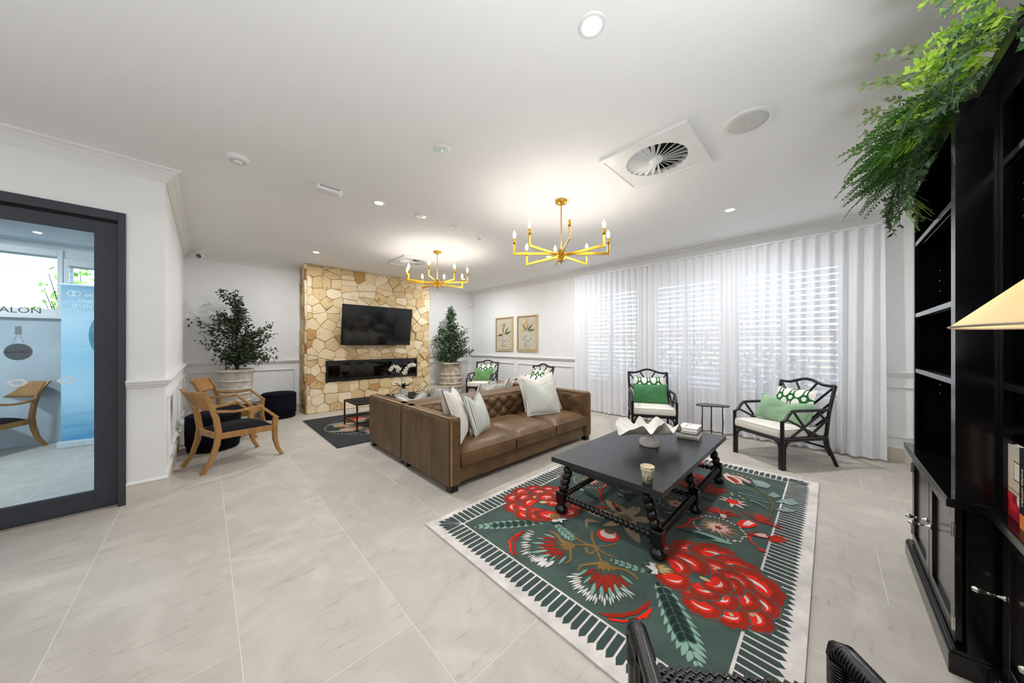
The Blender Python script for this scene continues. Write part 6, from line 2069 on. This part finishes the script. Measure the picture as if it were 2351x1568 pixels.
bookcase('black lacquered bookcase with two panelled doors and open shelves, left of the pair', 2.155, 3.188, -.34, -.356, [(2.20, 2.665, 2.625, 2.206), (2.675, 3.14, 2.715, 3.134)], .062, (1.19, 1.515, 1.935), 3.05, pins1)
pins2 = [(2.150 - .0255, -.50, z, -1) for z in (1.08, 1.14, 1.80, 1.86, 1.92)]
bookcase('black bookcase at the right edge of the photo with books on its counter', 1.25, 2.150, -.43, -.452, [(1.285, 1.695, 1.66, 1.291), (1.705, 2.115, 2.08, 1.711)], .05, (1.19, 2.02), 2.150, pins2)

# books and box on the counter of the right bookcase
ZC = .7085
pict_m, tt, b = base('interior_photo_cover')
tc = nd(tt, 'ShaderNodeTexCoord'); sp = nd(tt, 'ShaderNodeSeparateXYZ'); tt.links.new(tc.outputs['Object'], sp.inputs[0])
mr = nd(tt, 'ShaderNodeMapRange'); mr.inputs['From Max'].default_value = .26; tt.links.new(sp.outputs['Z'], mr.inputs['Value'])
tt.links.new(ramp(tt, mr.outputs[0], [(0, s2l((150, 26, 40))), (.2, s2l((176, 34, 48))), (.33, s2l((120, 40, 30))), (.36, s2l((214, 200, 176))), (.75, s2l((216, 208, 190))), (1, s2l((200, 196, 180)))]), b.inputs['Base Color'])
b.inputs['Roughness'].default_value = .3
def upright(label, x0, x1, y0, h, d, cov, group='books on the right bookcase counter'):
    """book standing on the counter, spine towards +y"""
    t = thing('book', label, 'book', (x0, y0, ZC), 0, group); w = x1 - x0
    mb = MB(); mb.box(.003, w - .003, -d + .004, -.004, .003, h - .004); mb.build('pages', paper_m, t)
    mb = MB(); mb.box(0, .0028, -d, 0, 0, h); mb.box(w - .0028, w, -d, 0, 0, h); mb.box(.0028, w - .0028, -.003, 0, 0, h); mb.build('cover', cov, t)
    return t, w, h
t = thing('book', 'book facing outwards with a red sofa photo on its cover, leftmost on the right bookcase', 'book', (1.985, -.462, ZC), 0, 'books on the right bookcase counter')
mb = MB(); mb.box(.003, .137, -.018, -.003, .003, .257); mb.build('pages', paper_m, t)
mb = MB(); mb.box(0, .14, -.021, -.018, 0, .26); mb.box(0, .003, -.018, -.003, 0, .26); mb.build('back_cover', pict_m, t)
mb = MB(); mb.box(0, .14, -.003, 0, 0, .26); fc = mb.build('front_cover', pict_m, t)
mb = MB(); y = .0004
mb.box(.02, .075, 0, y, .14, .21); mb.box(.025, .07, y, y + .0002, .145, .205, 1); mb.box(.085, .125, 0, y, .06, .085, 2); mb.box(.05, .11, 0, y, .03, .055, 2); mb.ball((.03, 0, .075), .02, 1, 10, 6, (1, .02, 1)); mb.box(.0, .14, 0, y, .1, .104, 3)
mb.build('cover_photo', [pm('photo_brown', (120, 96, 66), None, 10, .4), pm('photo_cream', (232, 224, 206), None, 10, .4), pm('photo_red', (206, 44, 52), None, 10, .4), pm('photo_shade', (150, 120, 90), None, 10, .4)], t)
t, w, h = upright('dark spined book between the facing book and the peach book', 1.935, 1.982, -.455, .272, .19, pm('navy_black_cover', (30, 30, 40), (24, 24, 32), 20, .3))
text_mesh('SHAPED HISTORY', .016, pm('spine_cream', (226, 214, 190), None, 20, .5), 'spine_title', t, T(w / 2, .0005, h * .52) @ RZ(pi) @ RX(pi / 2) @ RZ(-pi / 2), .0002)
mb = MB(); mb.box(.004, w - .004, 0, .0004, .0, .05); mb.build('spine_band', pm('spine_orange', (216, 126, 52), None, 20, .4), t)
peach = pm('peach_book_cloth', (240, 178, 146), (236, 170, 138), 60, .7)
t, w, h = upright('peach clothbound book with lavender spine titled wild sweetness', 1.872, 1.932, -.462, .262, .2, peach)
mb = MB(); mb.box(.001, w - .001, 0, .0006, .0, h); mb.build('spine_panel', pm('lavender_spine', (206, 196, 204), None, 30, .6), t)
text_mesh('wild sweetness', .024, pm('spine_slate', (84, 76, 92), None, 20, .5), 'spine_title', t, T(w / 2, .0008, h * .52) @ RZ(pi) @ RX(pi / 2) @ RZ(-pi / 2), .0002)
t, w, h = upright('pale peach book next to the peach clothbound one at the right edge', 1.81, 1.868, -.458, .258, .2, pm('pale_peach_cloth', (246, 196, 168), None, 60, .7))
t = thing('storage_box', 'olive gold box standing at the back of the right bookcase behind the books', 'box', (1.70, -.78, ZC))
ol = pm('olive_gold_card', (112, 104, 66), (98, 92, 58), 8, .5)
mb = MB(); mb.box(0, .38, 0, .085, 0, .29); mb.build('box_body', ol, t, bevel=.003, seg=1)
mb = MB(); mb.box(-.003, .383, -.003, .088, .25, .293); mb.build('lid', ol, t, bevel=.003, seg=1)
t = thing('trinket', 'small brown and white shell trinket lying on top of the books', 'ornament', (1.955, -.53, ZC + .2725), .4, None)
mb = MB(); mb.tube([(-.03, 0, .008), (-.01, .004, .012), (.01, 0, .014), (.03, -.004, .01)], [.004, .008, .0105, .006], 8); mb.build('shell_body', pm('shell_brown', (150, 92, 52), (226, 210, 190), 60, .4), t)
mb = MB(); mb.ball((-.036, .006, .007), .007, n=8, m=5); mb.build('bead', chrome_m, t)

# ---- floor lamp beside the bookcase
shade_m, tt, b = base('linen_lamp_shade')
b.inputs['Base Color'].default_value = s2l((238, 220, 186)); b.inputs['Roughness'].default_value = .9
tl = nd(tt, 'ShaderNodeBsdfTranslucent'); tl.inputs['Color'].default_value = s2l((246, 214, 150))
mx = nd(tt, 'ShaderNodeMixShader'); mx.inputs['Fac'].default_value = .5
tt.links.new(b.outputs[0], mx.inputs[1]); tt.links.new(tl.outputs[0], mx.inputs[2]); tt.links.new(mx.outputs[0], tt.nodes['Material Output'].inputs['Surface'])
LX, LY, LZ = 1.012, -.352, 1.3655
t = thing('floor_lamp', 'lit lamp with a cream cone shade before the black bookcase at right', 'lamp', (LX, LY, 0))
mb = MB(); mb.lathe([(0, 0), (.085, 0), (.085, .012), (.02, .022), (.009, .03)], 28); mb.build('base', bronze_dk, t)
mb = MB(); mb.tube([(0, 0, .02), (0, 0, LZ + .09)], .008, 10); mb.build('pole', bronze_dk, t)
mb = MB(); r0, r1, hh = .19, .05, .15
mb.lathe([(r0, LZ), (r1, LZ + hh)], 48); mb.lathe([(r0 - .002, LZ + .0005), (r1 - .002, LZ + hh)], 48)
mb2 = MB()
n = 48
def ringv(r, z): return [(r * cos(2 * pi * k / n), r * sin(2 * pi * k / n), z) for k in range(n)]
A, B_ = ringv(r0, LZ), ringv(r1, LZ + hh)
mb2.add(A + B_, [(k, (k + 1) % n, n + (k + 1) % n, n + k) for k in range(n)], 0, True)
mb2.build('lamp_shade', shade_m, t)
mb = MB(); mb.tube(ringv(r0, LZ), .0022, 6, closed=True); mb.build('shade_rim', pm('taupe_binding', (150, 136, 118), None, 20, .8), t)
mb = MB(); mb.tube(ringv(r1, LZ + hh), .002, 6, closed=True)
for k in range(3): mb.tube([(0, 0, LZ + .085), (r1 * cos(2.1 * k), r1 * sin(2.1 * k), LZ + hh)], .0015, 5)
mb.build('shade_carrier', bronze_dk, t)
mb = MB(); mb.ball((0, 0, LZ + .055), .02, n=12, m=8); mb.build('bulb', pm('lit_warm_bulb', (255, 220, 160), None, 5, .3, emit=60.0, ecol=(255, 196, 110)), t)

# ---- artificial greenery along the top of the bookcases
def frond(kind, seed):
    rr = random.Random(seed); mb = MB()
    if kind == 'fern': L, n, droop = rr.uniform(.36, .50), 22, rr.uniform(.20, .34)
    elif kind == 'euc': L, n, droop = rr.uniform(.26, .36), 13, rr.uniform(.0, .07)
    elif kind == 'lime': L, n, droop = rr.uniform(.14, .22), 11, rr.uniform(.04, .12)
    elif kind == 'grass': L, n, droop = rr.uniform(.15, .24), 0, rr.uniform(.10, .2)
    else: L, n, droop = rr.uniform(.18, .26), 14, rr.uniform(.08, .2)
    sway = rr.uniform(-.05, .05)
    def P(q): return Vector((L * (q - .18 * q * q * (droop > .15)), sway * q * q, .06 * sin(pi * q * .7) - droop * q * q))
    if kind != 'grass': mb.tube([P(i / 6) for i in range(7)], [.0022] * 6 + [.0008], 4)
    if kind == 'fern':
        for i in range(n):
            q = .1 + .9 * i / n; p = P(q); tg = (P(min(1, q + .02)) - P(q - .02)).normalized()
            ll = .046 * sin(pi * (q * .8 + .18)) + .006
            for s_ in (-1, 1):
                d = (Vector((0, s_, 0)) + tg * .45 + Vector((0, 0, rr.uniform(-.25, .1)))).normalized()
                w = tg * .009
                mb.add([p - w * .6, p + d * ll * .55 - w, p + d * ll, p + d * ll * .55 + w], [(0, 1, 2, 3)], 0, True)
    elif kind == 'euc':
        for i in range(n):
            q = .12 + .88 * i / n; p = P(q); tg = (P(min(1, q + .02)) - P(q - .02)).normalized(); ang = i * 1.3
            for s_ in (-1, 1):
                sd = (Vector((0, cos(ang) * s_, sin(ang) * s_)) + tg * .5).normalized(); r = .021 * (1.15 - q * .6)
                c = p + sd * r; u = tg * r * .8; nn = sd.cross(tg).normalized() * r * .25
                mb.add([p, c + u * .85 - sd * r * .45 - nn * .6, c + u * .9 + sd * r * .3 - nn, c + sd * r, c - u * .9 + sd * r * .3 - nn, c - u * .85 - sd * r * .45 - nn * .6], [(0, 1, 2, 3, 4, 5)], 0, True)
    elif kind == 'lime':
        for i in range(n):
            q = .15 + .85 * i / n; p = P(q)
            for s_ in (-1, 1):
                d = Vector((rr.uniform(.1, .8), s_ * rr.uniform(.4, 1), rr.uniform(-.3, .6))).normalized(); l = rr.uniform(.026, .042); w = d.orthogonal().normalized() * l * .26
                mb.add([p, p + d * l * .5 + w, p + d * l, p + d * l * .5 - w], [(0, 1, 2, 3)], 0, True)
    elif kind == 'grass':
        for i in range(16):
            y0 = rr.uniform(-.03, .03); e = rr.uniform(.7, 1.15); sp_ = rr.uniform(-.07, .07); w = .0022
            A = [Vector((L * e * q, y0 + sp_ * q, .03 * sin(pi * q) - droop * e * q * q)) for q in (0, .35, .7, 1)]
            mb.add([a + Vector((0, w, 0)) for a in A] + [a - Vector((0, w, 0)) for a in A], [(k, k + 1, 5 + k, 4 + k) for k in range(3)], 0, True)
    else:
        for i in range(n):
            q = .05 + .95 * i / n; p = P(q)
            for k in range(3):
                d = Vector((rr.uniform(-.2, 1), rr.uniform(-1, 1), rr.uniform(-.6, .6))).normalized(); l = rr.uniform(.02, .036); w = d.orthogonal().normalized() * l * .22
                mb.add([p, p + d * l * .5 + w, p + d * l, p + d * l * .5 - w], [(0, 1, 2, 3)], 0, True)
    return mb.mesh({'fern': 'fern_frond', 'euc': 'eucalyptus_sprig', 'lime': 'lime_leaf_sprig', 'grass': 'trailing_grass', 'moss': 'grey_green_sprig'}[kind], {'fern': fern_lf, 'euc': euc_lf, 'lime': lime_lf, 'grass': lime_lf, 'moss': moss_lf}[kind])
PROTO = {k: [frond(k, 100 + 7 * i + len(k)) for i in range(4)] for k in ('fern', 'euc', 'lime', 'grass', 'moss')}
gar = thing('greenery_garland', 'artificial fern and eucalyptus garland spilling over the top of the black bookcases', 'plant', (2.2, -.55, 2.302))
rr = random.Random(21)
mb = MB()
for x0_ in (1.35, 1.8, 2.25, 2.7): mb.box(x0_ - 2.2, x0_ + .38 - 2.2, -.06, .14, 0, .06)
mb.build('planter_box', black_wood, gar)
def put(kind, x, y, z, dx, dy, dz, roll=0.0, sc=1.0):
    me = rr.choice(PROTO[kind]); d = Vector((dx, dy, dz)).normalized()
    yaw = math.atan2(d.y, d.x); pit = -math.asin(d.z)
    inst(me, me.name.split('.')[0], gar, T(x - 2.2, y + .55, z - 2.302) @ RZ(yaw) @ RY(pit) @ RX(roll) @ Matrix.Scale(sc, 4))
for k in range(96):
    x = 1.35 + 1.68 * (k + rr.random()) / 96; put('lime', x, rr.uniform(-.44, -.38), rr.uniform(2.33, 2.41), rr.uniform(-.5, .6), rr.uniform(.4, 1), rr.uniform(-.1, .7), rr.uniform(-1, 1), rr.uniform(.7, 1.0))
for k in range(9):
    x = 2.3 + .7 * (k + rr.random()) / 9; put('grass', x, rr.uniform(-.42, -.37), rr.uniform(2.32, 2.36), rr.uniform(-.6, .6), rr.uniform(.3, .8), rr.uniform(-.3, .2), 0, rr.uniform(.6, .9))
for k in range(50):
    x = 1.9 + 1.13 * ((k + rr.random()) / 50) ** .6; put('euc', x, rr.uniform(-.46, -.36), rr.uniform(2.36, 2.44), rr.uniform(-.1, .9), rr.uniform(.2, .9), rr.uniform(.1, .75), rr.uniform(-1, 1), rr.uniform(.8, 1.05))
for k in range(56):
    q = (k + rr.random()) / 56; x = 2.1 + .96 * q ** .7; put('fern', x, rr.uniform(-.42, -.36), rr.uniform(2.31, 2.37), rr.uniform(-.15, .75), rr.uniform(.5, 1), rr.uniform(-.1, .5), rr.uniform(-.5, .5), rr.uniform(.55, .86))
for k in range(60):
    x = 1.35 + 1.7 * (k + rr.random()) / 60; put('moss', x, rr.uniform(-.5, -.36), rr.uniform(2.31, 2.40), rr.uniform(-.6, .6), rr.uniform(.2, 1), rr.uniform(-.6, .5), rr.uniform(-1, 1), rr.uniform(.65, 1.05))
for k in range(6): put('grass', 2.93 + rr.uniform(-.04, .04), -.345, 2.31 - .02 * k, rr.uniform(-.2, .3), .35, -.9, 0, .75)
for k in range(12): put('moss', rr.uniform(2.3, 2.95), -.345, 2.30 - rr.uniform(0, .1), rr.uniform(-.3, .3), .45, -.8, rr.uniform(-1, 1), 1.1)

# ================================================================ WICKER CHAIR IN THE FOREGROUND
A0, A1 = Vector((.829, .366, 0)), Vector((1.127, -.02, 0)); mid = (A0 + A1) / 2
wch = thing('wicker_armchair', 'black wicker and rattan armchair in the foreground at the bottom edge', 'chair', (mid.x, mid.y, 0), frot(.79, .61))
hw = .244; zt = .575
for s_ in (-1, 1):
    mb = MB()
    mb.tube([(s_ * hw, 0, 0.0), (s_ * hw, 0, zt - .02)], .02, 12); mb.tube([(s_ * hw, -.03, 0.02), (s_ * hw, -.032, .3), (s_ * hw, -.02, zt - .06)], .012, 8); mb.build('front_post', black_rattan, wch)
    mb = MB(); mb.tube([(s_ * hw, .012, zt - .035), (s_ * hw, .006, zt - .012), (s_ * hw, -.012, zt), (s_ * hw, -.05, zt + .004), (s_ * hw, -.3, zt + .006), (s_ * (hw - .015), -.5, zt + .01)], [.02, .0215, .0205, .02, .019, .019], 12)
    arm = mb.build('arm_rail', black_rattan, wch)
    mb = MB()
    for k in range(13):
        y = .004 - k * .0075; z = zt - .004 if k > 2 else zt - .022 + k * .009
        mb.tube([(s_ * hw + .0225 * cos(2 * pi * j / 14), y + (.012 * (1 - (j % 14) / 14) if False else 0), z + .0225 * sin(2 * pi * j / 14)) for j in range(14)], .0034, 5, closed=True)
    for k in range(9):
        z = zt - .035 - k * .0075
        mb.tube([(s_ * hw + .0225 * cos(2 * pi * j / 14), .0225 * sin(2 * pi * j / 14), z) for j in range(14)], .0034, 5, closed=True)
    tag(mb.build('cane_wrapping', black_wick, arm), kind='stuff')
    mb = MB(); mb.tube([(s_ * (hw - .015), -.53, 0.0), (s_ * (hw - .012), -.49, .4), (s_ * (hw - .015), -.56, .84)], .019, 10); mb.build('back_post', black_rattan, wch)
    mb = MB()  # woven side below the arm
    for k in range(30):
        z = .12 + k * .0105; pts = [(s_ * hw + .006 * (1 if (j + k) % 2 else -1), -.02 - .47 * j / 22, z + .003 * sin(j)) for j in range(23)]
        mb.tube(pts, .0046, 4, flat=True)
    for j in range(23): mb.tube([(s_ * hw, -.02 - .47 * j / 22, .1), (s_ * hw, -.02 - .47 * j / 22, .44 + .1 * (j % 2))], .004, 4)
    tag(mb.build('woven_side', black_wick, wch), kind='stuff')
mb = MB()
for k in range(40):
    y = -.008 - k * .0112; z0_ = .478 if k > 0 else .472
    pts = [(-hw + .012 + (2 * hw - .024) * j / 40, y, z0_ + .0055 * (1 if (j + k) % 2 else -1) - .01 * sin(pi * j / 40)) for j in range(41)]
    mb.tube(pts, .0056, 5)
for k in range(30):
    z = .466 - k * .0106; pts = [(-hw + .012 + (2 * hw - .024) * j / 40, .004 + .0055 * (1 if (j + k) % 2 else -1), z) for j in range(41)]
    mb.tube(pts, .0054, 5)
tag(mb.build('woven_seat', black_wick, wch), kind='stuff')
mb = MB()
for k in range(36):
    z = .46 + k * .0105; y = -.5 - (z - .4) * .14; pts = [(-hw + .02 + (2 * hw - .04) * j / 36, y + .0055 * (1 if (j + k) % 2 else -1) - .03 * (1 - (2 * j / 36 - 1) ** 2), z) for j in range(37)]
    mb.tube(pts, .005, 4, flat=True)
tag(mb.build('woven_back', black_wick, wch), kind='stuff')
mb = MB(); mb.tube([(-hw + .015, -.56, .84), (-hw * .5, -.58, .86), (0, -.59, .865), (hw * .5, -.58, .86), (hw - .015, -.56, .84)], .019, 10); mb.tube([(-hw, -.012, .44), (hw, -.012, .44)], .012, 8); mb.build('frame_rails', black_rattan, wch)
import numpy as np
F=715.5;CX=1175.5;HY=790.2;YAW=0.7765;H=1.3333
c,s=np.cos(YAW),np.sin(YAW)
fw=np.array([s,c]);rt=np.array([c,-s])
def fl(u,v,z=0):
    d=F*(H-z)/(v-HY); l=(u-CX)*d/F
    p=fw*d+rt*l; return p
def onx(u,X,v=None):  # ray hits plane x=X -> y,z
    dx=fw+rt*(u-CX)/F; t=X/dx[0]; return dx[1]*t, (H-(v-HY)/F*t if v is not None else None)
def ony(u,Y,v=None):
    dx=fw+rt*(u-CX)/F; t=Y/dx[1]; return dx[0]*t, (H-(v-HY)/F*t if v is not None else None)
def pr(x,y,z):
    p=np.array([x,y]);d=p@fw;l=p@rt;return CX+F*l/d, HY-F*(z-H)/d
import OpenImageIO as oiio, numpy as np, sys
b=oiio.ImageBuf('/workdir/render_main.png'); a=b.get_pixels(oiio.FLOAT)[:,:,:3]
P=dict(ceil_near=(800,100),ceil_mid=(1200,250),ceil_left=(200,200),ceil_far=(800,540),ceil_right=(1850,120),doorwall=(330,700),doorwall_up=(150,400),backL=(620,680),backR=(1060,760),winwall=(1150,690),winwall2=(1270,720),floor_near=(700,1450),floor_left=(350,1300),floor_mid=(760,1120),floor_right=(1960,1330),rugline=(1020,1215),curtain=(1560,980),curtain2=(1990,800),curtainwin=(1880,700),sofa_arm=(990,1030),sofa_seat=(1240,990),tabletop=(1450,1050),chairs=(1730,980),stone=(730,900),stoneT=(760,650),rightpanel=(2250,700), cornice=(1700,540))
s=a.shape[1]/2351
for k,(x,y) in P.items():
    x=int(x*s);y=int(y*s); print(k,np.round(a[y-3:y+4,x-3:x+4].mean((0,1))*255).astype(int))
